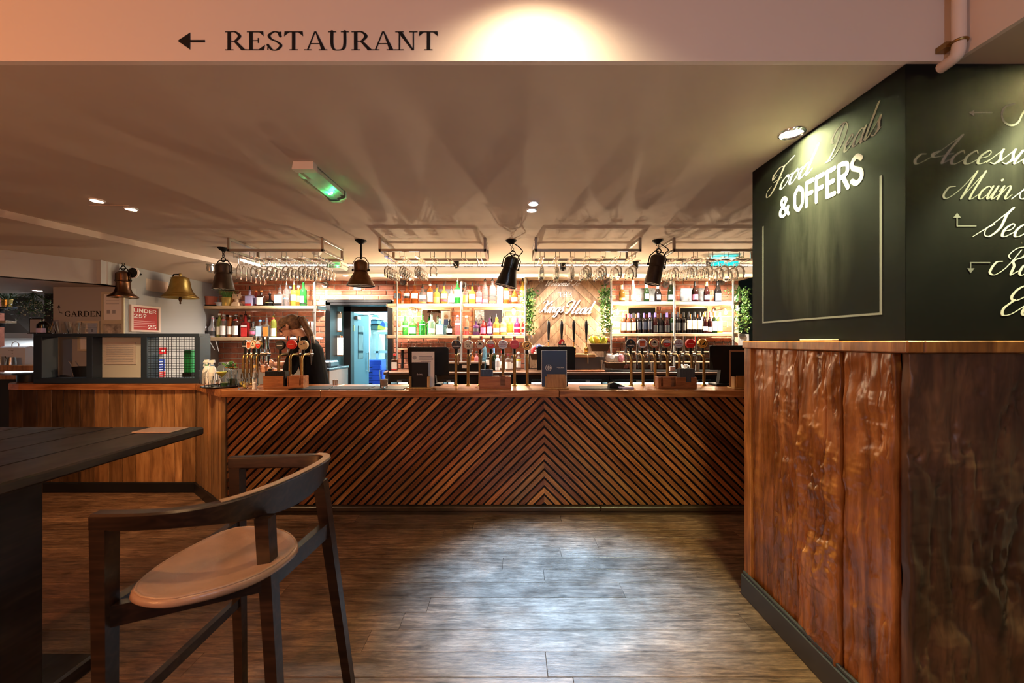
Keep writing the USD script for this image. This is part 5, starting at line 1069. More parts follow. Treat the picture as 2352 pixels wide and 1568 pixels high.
# ------------------------------------------------------------------ other shelf things
def pot(px, w, ptop, zb, y, m, label, taper=.78, name='plant_pot', h=None):
    x = X(px, y); r = w / 2 * y / F; h = h or (Z(ptop, y) - zb)
    t = Thing(name, label, 'pot', (x, y, zb))
    t.part('pot', lathe([(r * taper, 0), (r, h), (r * .94, h), (r * .9, h * .85), (0, h * .85)], 24, caps=False), m, local=True); t.part('rim', ring((0, 0, h - .006), r, .005, 'z', 24, 6), m, local=True)
    return t
pt = pot(485, 25, 681, ZUL + .012, 5.8, mat('terracotta', (.62, .17, .09), .7), 'terracotta pot on the upper shelf near the bell')
pt.part('saucer', lathe([(.07, -.012), (.088, .006), (.08, .008), (0, -.004)], 24, caps=True), M_matt, local=True)
pot(504, 17, 694, ZUL, 5.74, mat('grey_ceramic', (.4, .4, .4), .5), 'small grey bowl between terracotta pot and gold planter', .6, 'bowl')
M_gold = mat('gold_ceramic', (.62, .44, .12), .3, .8)
gp = pot(522, 25, 683, ZUL, 5.78, M_gold, 'gold planter of bushy green grass on the upper shelf')
LEAF = [mat('leaf_green', (.05, .16, .03), .5), mat('leaf_pale', (.13, .26, .06), .5), mat('leaf_dark', (.025, .075, .02), .5)]
def leaves(pts, size, n_seed, spread=1.0):
    rg = np.random.default_rng(n_seed); V, Fc = [], []
    for p in pts:
        d = rg.normal(size=3) * (1, .8, .7); d /= np.linalg.norm(d); u = np.cross(d, rg.normal(size=3)); u /= np.linalg.norm(u); n = np.cross(d, u); s = size * rg.uniform(.7, 1.25)
        b = len(V); V += [p, p + d * s * .45 + u * s * .28 + n * s * .05, p + d * s, p + d * s * .45 - u * s * .28 + n * s * .05, p + d * s * .5 - n * s * .03]
        Fc += [(b, b + 4, b + 1), (b + 1, b + 4, b + 2), (b + 2, b + 4, b + 3), (b + 3, b + 4, b)]
    return trimesh.Trimesh(np.array(V), np.array(Fc), process=False)
def grass(c, n, h, sp, seed):
    rg = np.random.default_rng(seed); out = []
    for i in range(n):
        a, r, hh = rg.uniform(0, 6.28), rg.uniform(.2, 1) * sp, h * rg.uniform(.6, 1.05)
        p0 = np.array(c) + (math.cos(a) * .02, math.sin(a) * .02, 0); p2 = np.array(c) + (math.cos(a) * r, math.sin(a) * r, hh); p1 = (p0 + p2) / 2 + (0, 0, hh * .25)
        out.append(tube([p0, p1, p2], [.003, .0026, .0006], 4))
    return out
gp.part('foliage', [moved(m, -np.zeros(3)) for m in grass((0, 0, .09), 130, .15, .15, 5)], LEAF[1], local=True, kind='stuff')
tw = Thing('trophy', 'carved wooden cat eared trophy on a stand beside the gold planter', 'trophy', (X(544.5, 5.78), 5.78, ZUL))
W_tro = mat('pale_carving', (.62, .44, .28), .5)
tw.part('stand', hull([(sx * w, sy * w, z) for w, z in ((.055, 0), (.048, .035), (.03, .06)) for sx in (-1, 1) for sy in (-1, 1)]), W_tro, local=True)
tw.part('neck', lathe([(.022, .055), (.03, .08), (.036, .1)], 12), W_tro, local=True)
hd = tw.part('head', hull([(-.05, -.02, .1), (.05, -.02, .1), (-.055, -.02, .17), (.055, -.02, .17), (-.04, .03, .11), (.04, .03, .11), (-.045, .03, .165), (.045, .03, .165), (0, -.035, .13)]), W_tro, local=True)
for s in (-1, 1): tw.part('ear', hull([(s * .02, -.01, .165), (s * .055, -.01, .16), (s * .058, 0, .215), (s * .04, .02, .165)]), W_tro, parent=hd, local=True)
for s in (-1, 1): tw.part('eye', moved(trimesh.creation.icosphere(1, .007), (s * .024, -.026, .145)), M_black, parent=hd, local=True)
def trailing(px, py_pot, y, potm, label, pw, drop, seed, width=.06, top=None):
    t = Thing('trailing_plant', label, 'plant', (X(px, y), y, Z(py_pot, y)))
    t.part('pot', lathe([(pw * .75, 0), (pw, .10), (pw * .92, .10), (0, .08)], 20), potm, local=True)
    rg = np.random.default_rng(seed); pts, stems = [], []
    for s in range(7):
        a = rg.uniform(-1, 1); p = [np.array([a * .03, -.02, .10]), np.array([a * width * .8 + rg.normal() * .02, -.085, .12 + rg.uniform(0, .05)])]
        z = .08; L_ = drop * rg.uniform(.55, 1.0)
        while z > -L_: z -= .05; p.append(np.array([p[-1][0] + rg.normal() * .012 + (a * width - p[-1][0]) * .2, -.105 + rg.normal() * .01, z]))
        c = spline(p, 3); stems.append(tube(c, .0022, 4))
        for q in c[::1]:
            for _ in range(3): pts.append(q + rg.normal(size=3) * (.018, .014, .014))
    for _ in range(120): pts.append(np.array([rg.normal() * width * .9, -.05 + rg.normal() * .03, .13 + rg.normal() * .035]))
    t.part('stem', stems, LEAF[0], local=True)
    h = len(pts) // 2; t.part('foliage', leaves(pts[:h], .04, seed), LEAF[1], local=True, kind='stuff'); t.part('foliage', leaves(pts[h:], .04, seed + 1), LEAF[0], local=True, kind='stuff')
trailing(1217, 696, 5.81, mat('yellow_pot', (.65, .55, .10), .5), 'trailing ivy in a yellow pot at the gin shelf end', .05, .42, 3)
trailing(1389, 693, 5.81, M_steel, 'trailing ivy in a metal bucket beside the Kings Head lettering', .055, .48, 8)
trailing(1694, 693, 5.81, mat('white_pot', (.7, .7, .7), .5), 'trailing ivy in a white pot at the pillar end of the wine shelf', .05, .42, 13, .11)
sn = Thing('snack_packet', 'white and orange snack packet propped on a card at the wine shelf end', 'packet', (X(1415, 5.76), 5.76, ZLR))
sn.part('card', box(-.05, .05, -.02, .0, 0, .04, .002), M_paper, local=True); sn.part('pouch', hull([(-.055, .0, .04), (.055, .0, .04), (-.055, .05, .04), (.055, .05, .04), (-.05, .02, .17), (.05, .02, .17)]), L['white'], local=True); sn.part('printed_band', box(-.05, .05, -.003, .003, .055, .085), L['orange'], local=True)
for i in range(3):
    for k in range(5):
        t = Thing('plastic_tumbler', f'clear plastic tumbler, {ORD[k]} up in the {ORD[i]} stack beside the pipe upright', 'cup', (X(709 + i * 5.5, 5.72), 5.72 + .03 * (i == 1), ZLL + k * .042), 'stacked tumblers'); t.part('cup', lathe([(.014, .0), (.0185, .06), (.017, .06), (.0125, .004), (0, .004)], 12, caps=False), mat('cup_plastic', (.8, .82, .84), .15, trans=.6), local=True)
# ------------------------------------------------------------------ chevron panel with raised house lettering
YP = 5.985
cp = Thing('chevron_panel', 'wall panel of pale boards in chevrons with raised white pub name', 'wall panel', (X(1299, YP), YP, 1.15))
cx, x0, x1, z0, z1 = X(1299, YP), X(1217, YP), X(1387, YP), 1.15, Z(640, YP)
for sgn in (-1, 1):
    half = sg.box(x0, z0, cx, z1) if sgn < 0 else sg.box(cx, z0, x1, z1)
    for k in range(-8, 16):
        top = z0 + .02 + k * .164
        pl = sg.Polygon([(cx, top + .162), (cx + sgn * 3, top + .162 - 3), (cx + sgn * 3, top - 3), (cx, top)])
        g = half.intersection(pl.buffer(-.0012))
        if g.area > 5e-4: cp.part('board', on_front(g, YP + .02 + random.uniform(-.001, .001), .02), W_herr, smooth=False)
cp.part('backing', box(x0, x1, YP + .021, YP + .05, z0, z1), M_matt)
def raised(shape, px0, px1, pyb, pyt, d=.014): return on_front(fit(shape, X(px0, YP), X(px1, YP), Z(pyb, YP), Z(pyt, YP)), YP - .001, d)
M_letter = mat('white_letters', (.82, .82, .80), .4)
cp.part('lettering', raised(script('Kings', .32, .12, .5), 1237, 1296, 729, 690, .03), M_letter, smooth=False)
cp.part('lettering', raised(script('Head', .32, .12, .5), 1297, 1368, 722, 689, .03), M_letter, smooth=False)
cp.part('lettering', raised(script('Welcome', .3, .12, .5), 1252, 1309, 657, 643), M_letter, smooth=False)
cp.part('lettering', raised(script('To', .3, .12, .5), 1313, 1334, 656, 643), M_letter, smooth=False)
cp.part('lettering', raised(serif('THE', .1), 1283, 1313, 682, 670), M_letter, smooth=False)

# ------------------------------------------------------------------ beer taps
YT = 3.90
def disc_y(c, r, d, n=28): return cyl((c[0], c[1], c[2]), (c[0], c[1] - d, c[2]), r, n)
def tap(px, py_badge, badge, label, group=None, px_h=None, r=.047, oval=1.0, dz=0, yt=YT):
    x = X(px, yt); zb = Z(py_badge, yt + .03); t = Thing('beer_tap', label, 'beer tap', (x, yt, TOP), group)
    zt = 1.42 + dz
    t.part('base_flange', moved(lathe([(.026, 0), (.026, .006), (.017, .014), (.0145, .02)], 18), (x, yt, TOP)), M_brass)
    c = spline([(x, yt, TOP + .01), (x, yt, zt - .08), (x, yt, zt - .045), (x, yt + .015, zt - .012), (x, yt + .05, zt), (x, yt + .12, zt), (x, yt + .15, zt)], 5)
    t.part('pipe', tube(c, .0135, 12), M_brassD)
    t.part('tap_body', [cyl((x, yt + .14, zt), (x, yt + .20, zt), .02, 14), cyl((x, yt + .185, zt - .02), (x, yt + .185, zt + .05), .016, 12)], M_chrome)
    t.part('spout', tube([(x, yt + .185, zt - .01), (x, yt + .187, zt - .05), (x, yt + .187, zt - .11)], [.013, .011, .007], 10), M_chrome)
    t.part('handle', tube([(x, yt + .185, zt + .04), (x, yt + .18, zt + .09), (x, yt + .175, zt + .145), (x, yt + .172, zt + .185)], [.009, .010, .013, .015], 10), M_chrome)
    t.part('neck', cyl((x, yt + .03, zt), (x, yt + .03, zb - r * .6), .012, 10), M_matt)
    yb = yt + .045; b = t.part('badge', moved(lathe([(r, 0), (r, .022), (r * .94, .03), (0, .031)], 28), (0, 0, 0), rx=90), M_matt, local=False) if False else None
    bz = lathe([(r, 0), (r * 1.0, .020), (r * .93, .027), (0, .028)], 30); bz.vertices[:, 0] *= oval
    bz = moved(bz, (x, yb, zb), rx=90)
    b = t.part('badge', bz, badge['rim'])
    yf = yb - .0285
    def circ(rr, m, dx=0, dz_=0, d=.001, sh=None):
        p = sg.Point(0, 0).buffer(rr, 20) if sh is None else sh
        t.part('print', on_front(sa.translate(sa.scale(p, oval, 1, origin=(0, 0)), x + dx, zb + dz_), yf, d), m, parent=b, smooth=False)
    circ(r * .91, badge['face'])
    for k, (kind, *a) in enumerate(badge.get('marks', [])):
        d = .0016 + .0003 * k
        if kind == 'text': t.part('print', words(a[0], x - r * a[1] * oval, x + r * a[1] * oval, zb + r * a[2], r * a[3], yf - .001, .0012 + .0003 * k), a[4], parent=b, smooth=False)
        elif kind == 'disc': circ(r * a[0], a[3], r * a[1], r * a[2], d)
        elif kind == 'ring': circ(0, a[2], 0, 0, d, sg.Point(0, 0).buffer(r * a[0], 20).difference(sg.Point(0, 0).buffer(r * a[1], 20)))
        elif kind == 'poly': circ(0, a[1], 0, 0, d, sa.scale(sg.Polygon(a[0]), r, r, origin=(0, 0)))
        elif kind == 'half': circ(0, a[1], 0, 0, d, sg.Point(0, 0).buffer(r * a[0], 20).intersection(sg.box(-1, -1, 1, 0)))
    return t
Lm = lambda n, c: mat('badge_' + n, c, .35)
cream, tanb, yel = Lm('cream', (.66, .58, .42)), Lm('tan', (.55, .40, .22)), Lm('amber', (.80, .42, .06))
pearl, red_, dk = Lm('pearl', (.60, .60, .66)), Lm('red', (.62, .02, .015)), Lm('dark', (.012, .014, .02))
hat = [(-.45, -.02), (.45, -.02), (.38, .08), (.2, .1), (.18, .3), (.08, .42), (-.08, .42), (-.15, .3), (-.2, .1), (-.4, .1)]
B_stout = dict(rim=M_black, face=dk, marks=[('poly', [(-.16, .62), (-.05, .66), (.04, .05), (-.02, .05)], M_brass), ('poly', [(.02, .66), (.14, .62), (.06, .05), (.0, .05)], M_brass), ('text', 'GUINNESS', .72, -.38, .26, M_paper)])
B_pale = dict(rim=M_steel, face=cream, marks=[('disc', .16, .42, .4, Lm('plum', (.2, .03, .12))), ('text', 'PALE', .42, -.02, .3, M_ink), ('text', 'ALE', .34, -.4, .26, M_ink)])
B_orange = dict(rim=M_steel, face=pearl, marks=[('poly', [(-.55, -.6), (.55, -.6), (.6, .55), (-.6, .55)], Lm('rust', (.55, .13, .04))), ('poly', [(-.45, .1), (.45, .1), (.45, .42), (-.45, .42)], Lm('rust2', (.3, .05, .02)))])
B_hat = dict(rim=M_brass, face=cream, marks=[('ring', .9, .76, Lm('red2', (.45, .08, .04))), ('poly', hat, M_ink), ('text', 'MORETTI', .5, -.25, .16, M_ink)])
B_half = dict(rim=M_brassD, face=Lm('copper', (.40, .20, .10)), marks=[('disc', .74, 0, 0, pearl), ('half', .74, red_), ('text', 'AMSTEL', .6, .12, .2, M_ink), ('text', 'BEER', .3, -.25, .14, M_paper)])
B_per = dict(rim=M_chrome, face=pearl, marks=[('ring', .18, .10, Lm('maroon', (.25, .04, .08))), ('text', 'PERONI', .7, .0, .28, Lm('maroon', (.25, .04, .08))), ('text', 'NASTRO', .55, -.4, .16, Lm('navy', (.08, .10, .25)))])
B_per['marks'][0] = ('disc', .17, 0, .52, Lm('maroon', (.25, .04, .08)))
B_red = dict(rim=Lm('red', (.62, .02, .015)), face=red_, marks=[('text', 'MADRI', .5, .0, .16, Lm('gold', (.75, .5, .3)))])
B_amb = dict(rim=M_brass, face=yel, marks=[('ring', .66, .56, M_ink), ('poly', [(-.3, -.3), (.2, -.35), (.4, .1), (.1, .35), (.15, .05), (-.1, .0)], M_ink)])
B_tan = dict(rim=tanb, face=tanb, marks=[('disc', .2, .3, .35, Lm('ash', (.12, .12, .12))), ('disc', .1, -.3, .1, M_ink), ('disc', .14, -.05, .5, Lm('peach', (.7, .4, .25)))])
B_dark = dict(rim=M_matt, face=Lm('soot', (.03, .03, .03)), marks=[('text', 'CELTIC', .7, .2, .2, M_grey2), ('text', '& more', .55, -.15, .2, M_paper)])
B_dark['marks'] = [('poly', [(-.7, .1), (.7, .14), (.7, .28), (-.7, .24)], M_grey2), ('poly', [(-.6, -.22), (.6, -.16), (.55, -.02), (-.6, -.08)], M_paper)]
seqc = [(1047, 791, B_stout, 'black stout'), (1075, 791.5, B_pale, 'cream pale ale'), (1102, 791.5, B_hat, 'cream badge with hat figure'), (1127, 791, B_half, 'copper badge half red'), (1155, 791, B_per, 'pearl lager'), (1182, 790.5, B_red, 'plain red'), (1211, 793, B_amb, 'amber and black')]
for px, py, b, n in seqc: tap(px, py, b, f'brass beer tap with {n} badge in the middle bank' if 'badge' not in n else f'brass beer tap with {n} in the middle bank')
seqr = [(1450, 789, B_stout, 'black stout'), (1477, 788.5, B_orange, 'rust square'), (1505, 788, B_hat, 'cream badge with hat figure'), (1533, 788, B_half, 'copper badge half red'), (1561, 788.5, B_per, 'pearl lager'), (1589, 789, B_red, 'plain red'), (1617, 788.5, B_amb, 'amber and black')]
for px, py, b, n in seqr: tap(px, py, b, f'brass beer tap with {n} badge in the bank before the wine shelf' if 'badge' not in n else f'brass beer tap with {n} in the bank before the wine')
for px, py, b, n in [(640, 792, B_dark, 'dark grey'), (666, 791, B_red, 'red'), (693, 792, B_tan, 'mottled tan')]: tap(px, py, b, f'brass beer tap with {n} badge in front of the bartender', dz=.0)
for i, (px, py, b, n) in enumerate([(559, 791, B_stout, 'black oval'), (568, 792, B_orange, 'rust oval'), (578, 791, B_hat, 'cream oval'), (590, 791, B_half, 'red and cream oval')]): tap(px, py, b, f'brass beer tap with {n} badge left of the bartender hand' if False else f'brass beer tap with {n} badge in the bank nearest the tray', oval=.62, yt=3.96 + .03 * (3 - i))
# ------------------------------------------------------------------ things along the counter
def menu_board(px0, px1, py0, y, m, label, tilt=.02, name='menu'):
    t = Thing(name, label, 'menu', ((X(px0, y) + X(px1, y)) / 2, y, TOP + .012)); t.part('cover', box(X(px0, y), X(px1, y), y - .004, y, TOP + .012, Z(py0, y), .0015), m, smooth=False); return t
def holder(px0, px1, y, label, front=None):
    a, b = X(px0, y), X(px1, y); t = Thing('menu_holder', label, 'menu holder', ((a + b) / 2, y, TOP))
    t.part('base', box(a - .02, b + .02, y - .07, y + .06, TOP, TOP + .012, .003), W_oak)
    for x in (a, b - .018): t.part('upright', box(x, x + .018, y - .035, y + .02, TOP + .012, TOP + .11, .002), W_oak)
    if front: t.part('front_plate', box(a + .012, b - .012, y - .045, y - .036, TOP + .012, TOP + front, .002), wood('amber_ply', (.25, .11, .03), (.42, .20, .06), (.55, .28, .09), 'z', 6, 30, rough=.35, tone=.1))
    return t
holder(941, 987, 3.70, 'pale wooden menu holder beside the half empty pint glass')
mb = menu_board(946, 998, 807, 3.735, M_paper, 'pale printed menu sheet with crest behind the drinks menu')
mb.part('print', [on_front(sg.box(X(963, 3.73), Z(826, 3.73), X(995, 3.73), Z(823, 3.73)), 3.7305, .0005), on_front(sg.box(X(963, 3.73), Z(820, 3.73), X(993, 3.73), Z(817.5, 3.73)), 3.7305, .0005), on_front(sg.Point(X(952, 3.73), Z(821, 3.73)).buffer(.02, 3), 3.7305, .0005)] + [on_front(sg.box(X(966, 3.73), Z(q + 1, 3.73), X(990, 3.73), Z(q, 3.73)), 3.7305, .0005) for q in (812, 830)], M_grey2)
md = menu_board(946, 984, 832, 3.705, M_ink, 'black Drinks menu standing in the pale wooden holder'); md.part('lettering', words('Drinks', X(957, 3.7), X(972, 3.7), Z(859.5, 3.7), None, 3.7008, .0006, False), M_paper, smooth=False)
M_navy = mat('navy_card', (.035, .065, .125), .6)
holder(1252, 1300, 3.70, 'amber wooden menu holder holding the blue food menu', .135)
mf = menu_board(1245, 1301, 805, 3.74, M_navy, 'blue food menu with round crest in the amber holder'); mf.part('white_edge', box(X(1244, 3.745), X(1302, 3.745), 3.741, 3.75, TOP + .012, Z(804, 3.745)), M_paper)
mf.part('lettering', words('FOOD MENU', X(1279, 3.735), X(1296, 3.735), Z(843.5, 3.735), None, 3.7358, .0006), M_paper, smooth=False); mf.part('lettering', words('The Kings Head', X(1283, 3.735), X(1296, 3.735), Z(846.5, 3.735), None, 3.7358, .0006, False), M_paper, smooth=False)
crest = sg.Point(0, 0).buffer(.030).difference(sg.Point(0, 0).buffer(.026))
crest = unary_union([crest] + [sa.rotate(sg.box(-.002, -.022, .002, .022), a, origin=(0, 0)) for a in (45, -45)] + [sa.translate(sg.Point(0, 0).buffer(.006), *p) for p in ((0, .015), (0, -.015), (.015, 0), (-.015, 0))])
mf.part('crest', on_front(sa.translate(crest, X(1260, 3.735), Z(844.5, 3.735)), 3.7355, .0006), M_paper, smooth=False)
holder(1682, 1716, 3.70, 'reddish wooden menu holder next to the pillar', .12)
me = menu_board(1674, 1712, 803, 3.74, mat('tan_card', (.40, .22, .14), .6), 'tan backed menu card in the holder next to the pillar'); me.part('black_sheet', box(X(1679, 3.735), X(1712, 3.735), 3.731, 3.7355, TOP + .05, Z(808, 3.735)), M_ink)
def caddy(px0, px1, y, h, label, slots=(), d=.10, stuff=None):
    a, b = X(px0, y), X(px1, y); t = Thing('bar_caddy', label, 'caddy', ((a + b) / 2, y, TOP)); w = .012
    t.part('floor_board', box(a, b, y - d / 2, y + d / 2, TOP, TOP + w, .002), W_box)
    # front cut with finger slots
    shp = sg.box(a, TOP + w, b, TOP + h)
    for u0, u1, z in slots: shp = shp.difference(sg.box(a + (b - a) * u0, TOP + z, a + (b - a) * u1, 9).buffer(-.006).buffer(.006))
    t.part('front_board', on_front(shp, y - d / 2 + w, w), W_box, smooth=False)
    t.part('back_board', box(a, b, y + d / 2 - w, y + d / 2, TOP + w, TOP + h, .002), W_box)
    for x in (a, b - w): t.part('side_board', box(x, x + w, y - d / 2 + w, y + d / 2 - w, TOP + w, TOP + h, .002), W_box)
    t.part('divider', box(a + (b - a) * .58, a + (b - a) * .58 + w, y - d / 2 + w, y + d / 2 - w, TOP + w, TOP + h, .002), W_box)
    return t
def napkins(px0, px1, y, z1, m, label, n=9, d=.07):
    a, b = X(px0, y), X(px1, y)
    t = Thing('napkin_stack', label, 'napkins', ((a + b) / 2, y, TOP + .013)); xs = np.linspace(a, b, n + 1)
    t.part('sheets', [box(p + .0006, q - .0006, y - d / 2, y + d / 2, TOP + .0125, z1 + random.uniform(-.003, .003)) for p, q in zip(xs[:-1], xs[1:])], m, kind='stuff'); return t
caddy(612, 703, 3.72, .115, 'reddish wooden caddy of black napkins below the bartender', [(.5, .64, .02), (.9, .94, .03)])
napkins(614, 660, 3.72, Z(852, 3.72), M_ink, 'black napkins in the reddish caddy below the bartender')
caddy(1102, 1174, 3.72, .112, 'wooden caddy of blue napkins in the middle tap bank', [(.66, .82, .03)])
napkins(1104, 1132, 3.72, Z(848, 3.72), M_navy, 'blue napkins in the middle caddy')
caddy(1508, 1595, 3.72, .105, 'wooden caddy with dark napkins in front of the wine shelf taps', [(.07, .12, .02), (.33, .46, .02), (.72, .86, .06)])
napkins(1558, 1592, 3.72, Z(846, 3.72), mat('slate_napkin', (.05, .055, .06), .8), 'slate grey napkins in the caddy before the wine shelf')
def bar_mat(p, label):
    m = extrude(sg.Polygon(p), .006); m.apply_translation((0, 0, TOP + .0004)); single('bar_mat', m, M_rubber, label, 'bar mat', smooth=False)
bar_mat([(X(662, 3.58), 3.58), (X(755, 3.58), 3.58), (X(765, 3.83), 3.83), (X(702, 3.83), 3.83)], 'black bar mat beside the reddish caddy')
bar_mat([(X(757, 3.58), 3.58), (X(843, 3.58), 3.58), (X(862, 3.83), 3.83), (X(767, 3.83), 3.83)], 'black bar mat in front of the doorway')
bar_mat([(X(845, 3.58), 3.58), (X(925, 3.58), 3.58), (X(940, 3.83), 3.83), (X(864, 3.83), 3.83)], 'black bar mat under the half empty pint glass')
bar_mat([(X(1332, 3.62), 3.62), (X(1430, 3.62), 3.62), (X(1420, 3.83), 3.83), (X(1330, 3.83), 3.83)], 'black bar mat under the card machine')
def tumbler(x, y, zb, r, h, label, group=None, m=None, fill_=None, name='glass_tumbler', catg='glass', up=True, flare=.82):
    t = Thing(name, label, catg, (x, y, zb), group); w = .0016
    pr = [(0, 0), (r * flare, 0), (r, h), (r - w, h), (r * flare - w, .007), (0, .007)]
    if not up: pr = [(a, h - b) for a, b in pr][::-1]
    gm_ = lathe(pr, 22, caps=False); gm_.fix_normals(); t.part('glass', gm_, m or M_glass, local=True, smooth=50)
    if fill_: t.part('contents', lathe([(0, .008), (r * flare - .002, .008), ((r * flare * .5 + r * .5) - .003, h * .45), (0, h * .45)], 16, caps=False), fill_, local=True)
    return t
tumbler(X(882, 3.74), 3.74, TOP + .007, .043, .16, 'used pint glass with foam on the black bar mat', fill_=mat('beer_foam', (.62, .50, .38), .7), flare=.8)
# tray of used glasses at the bend of the counter
tx, ty = X(510, 3.80), 3.80
tray = Thing('serving_tray', 'round black serving tray of used glasses at the counter bend', 'tray', (tx, ty, TOP + .0005))
tray.part('tray', lathe([(0, 0), (.15, 0), (.165, .012), (.170, .013), (.160, .006), (.148, .004), (0, .004)], 36, caps=False), M_black, local=True); tray.part('rim', ring((0, 0, .013), .166, .004, 'z', 36, 6), M_black, local=True)
zt_ = TOP + .006
M_lemon = mat('lemon', (.85, .72, .12), .5); M_mint = LEAF[0]; M_orange = mat('orange_slice', (.85, .32, .04), .5)
for i, (dx, dy, r, h, fl, lab) in enumerate([(-.09, -.05, .038, .10, None, 'short glass at the front of the tray'), (-.04, .06, .036, .145, None, 'tall glass behind on the tray'), (-.12, .03, .034, .13, None, 'tall glass at the tray edge near the cabinet'), (.045, -.035, .036, .085, M_mint, 'glass of mint leaves on the tray'), (.06, .06, .042, .15, M_mint, 'tall glass with greenery at the back of the tray'), (-.005, -.09, .03, .07, None, 'shot sized glass at the front of the tray'), (.10, .0, .034, .11, None, 'empty glass at the tray edge nearest the taps')]):
    tumbler(tx + dx, ty + dy, zt_, r, h, f'used clear {lab}' , None, None, fl)
def stem_glass(x, y, zb, kind, label, fill_=None):
    t = Thing('cocktail_glass' if kind == 'coupe' else 'gin_goblet', label, 'glass', (x, y, zb))
    b = [(.004, .0), (.045, .045), (.05, .06)] if kind == 'coupe' else [(.004, 0), (.04, .02), (.055, .06), (.05, .1)]
    t.part('foot', lathe([(0, 0), (.035, 0), (.03, .004), (.005, .007), (0, .007)], 18, caps=False), M_glass, local=True); t.part('stem', lathe([(.004, .006), (.0035, .05), (.004, .085)], 8), M_glass, local=True)
    t.part('bowl', lathe([(0, .084)] + [(q, .085 + z) for q, z in b] + [(q - .0016, .085 + z) for q, z in b[::-1]][:-1] + [(0, .0865)], 20, caps=False), M_glass, local=True, smooth=50)
    if fill_: t.part('drink', lathe([(0, .088), (.036, .125), (.045, .140), (0, .141)], 18, caps=False), fill_, local=True)
stem_glass(tx + .005, ty - .01, zt_, 'coupe', 'coupe of pale yellow drink on the black tray', M_lemon)
gg = X(525, 3.95); stem_glass(gg, 3.97, TOP, 'goblet', 'gin goblet garnished with orange and green behind the tray')
gr = Thing('drink_garnish', 'orange slice and green sprigs in the goblet behind the tray', 'garnish', (gg, 3.97, TOP + .15)); gr.part('orange_slice', box(-.04, .04, -.006, .006, .02, .032, .003), M_orange, local=True); gr.part('sprig', leaves([np.array([random.gauss(0, .03), random.gauss(0, .01), .05 + random.gauss(0, .015)]) for _ in range(40)], .04, 21), LEAF[0], local=True, kind='stuff')
lx, ly = X(557, 3.66), 3.66
lw = tumbler(lx, ly, TOP, .040, .09, 'short glass of lemon wedges at the front of the counter')
for k in range(5):
    a = k * 1.3; s = Thing('lemon_wedge', f'yellow lemon wedge in the short glass, {ORD[k]} from the bottom', 'lemon', (lx + .016 * math.cos(a), ly + .014 * math.sin(a), TOP + .012 + k * .012), 'lemon wedges in the glass'); s.part('flesh', moved(hull([(-.012, 0, 0), (.012, 0, 0), (-.008, .006, .012), (.008, .006, .012), (-.01, -.005, .008), (.01, -.005, .008)]), rz=50 * k), M_lemon, local=True)
tumbler(X(575, 3.70), 3.70, TOP, .032, .10, 'empty highball between lemon glass and small mixer bottle'); tumbler(X(548, 3.82), 3.82, TOP, .034, .125, 'empty highball behind the lemon glass'); tumbler(X(466, 4.05), 4.06, TOP, .042, .15, 'empty pint glass next to the blue cabinet end'); tumbler(X(563, 3.84), 3.85, TOP, .033, .13, 'second empty highball behind the lemon glass')
bottle(586, 11, 838, TOP, 3.74, 'spirit', 'clear', [('white', .1, .4)], None, 'cap', 'small clear mixer bottle with gold neck', 'between the glasses and the reddish caddy', 'gold')
ss = Thing('salt_shaker', 'white salt shaker in front of the small mixer bottle', 'shaker', (X(585, 3.64), 3.64, TOP)); ss.part('body', lathe([(.020, 0), (.021, .004), (.016, .03), (.014, .045)], 16), M_white, local=True); ss.part('cap', lathe([(.015, .045), (.015, .055), (.01, .063), (0, .064)], 16, caps=False), M_white, local=True)
for px, y, lab, c in ((488, 4.03, 'white spray bottle with blue collar behind the tray', 'blue'), (475, 4.08, 'white spray bottle with green collar beside the cabinet', 'green')):
    sb = Thing('spray_bottle', lab, 'spray bottle', (X(px, y), y, TOP)); sb.part('body', lathe([(.04, 0), (.042, .01), (.04, .10), (.028, .16), (.014, .19)], 18), M_white, local=True); sb.part('trigger', [hull([(-.03, -.012, .22), (.02, -.012, .22), (-.03, .012, .22), (.02, .012, .22), (-.02, -.01, .245), (.018, -.01, .25), (-.02, .01, .245), (.018, .01, .25)]), cyl((0, 0, .18), (0, 0, .225), .012, 10), bar((-.02, 0, .22), (-.03, 0, .18), .012, .008)], M_white, local=True); sb.part('collar', cyl((0, 0, .182), (0, 0, .20), .0155, 14), L['blue'] if c == 'blue' else G['green'], local=True)
jd = Thing('drinks_dispenser', 'grey glass jar dispenser with metal lid behind the tray', 'jar', (X(515, 4.36), 4.36, 1.05)); jd.part('jar', lathe([(0, 0), (.07, 0), (.085, .02), (.085, .19), (.05, .235), (.045, .25)], 24, caps=False), mat('smoky_glass', (.10, .12, .13), .15), local=True); jd.part('lid', lathe([(.05, .25), (.05, .272), (0, .275)], 20, caps=False), M_steel, local=True)
jp = Thing('jigger_rack', 'hanging bar tools under the lower shelf near the cabinet', 'bar tools', (X(488, 5.7), 5.72, 1.45)); jp.part('handle', [bar((-.06, 0, .12), (.02, 0, -.02), .012, .012), bar((.03, 0, .13), (.08, 0, -.04), .012, .012)], M_chrome, local=True); jp.part('strainer', moved(lathe([(.05, 0), (.045, .03), (.0, .04)], 16, caps=False), (-.1, 0, .0)), M_steel, local=True)
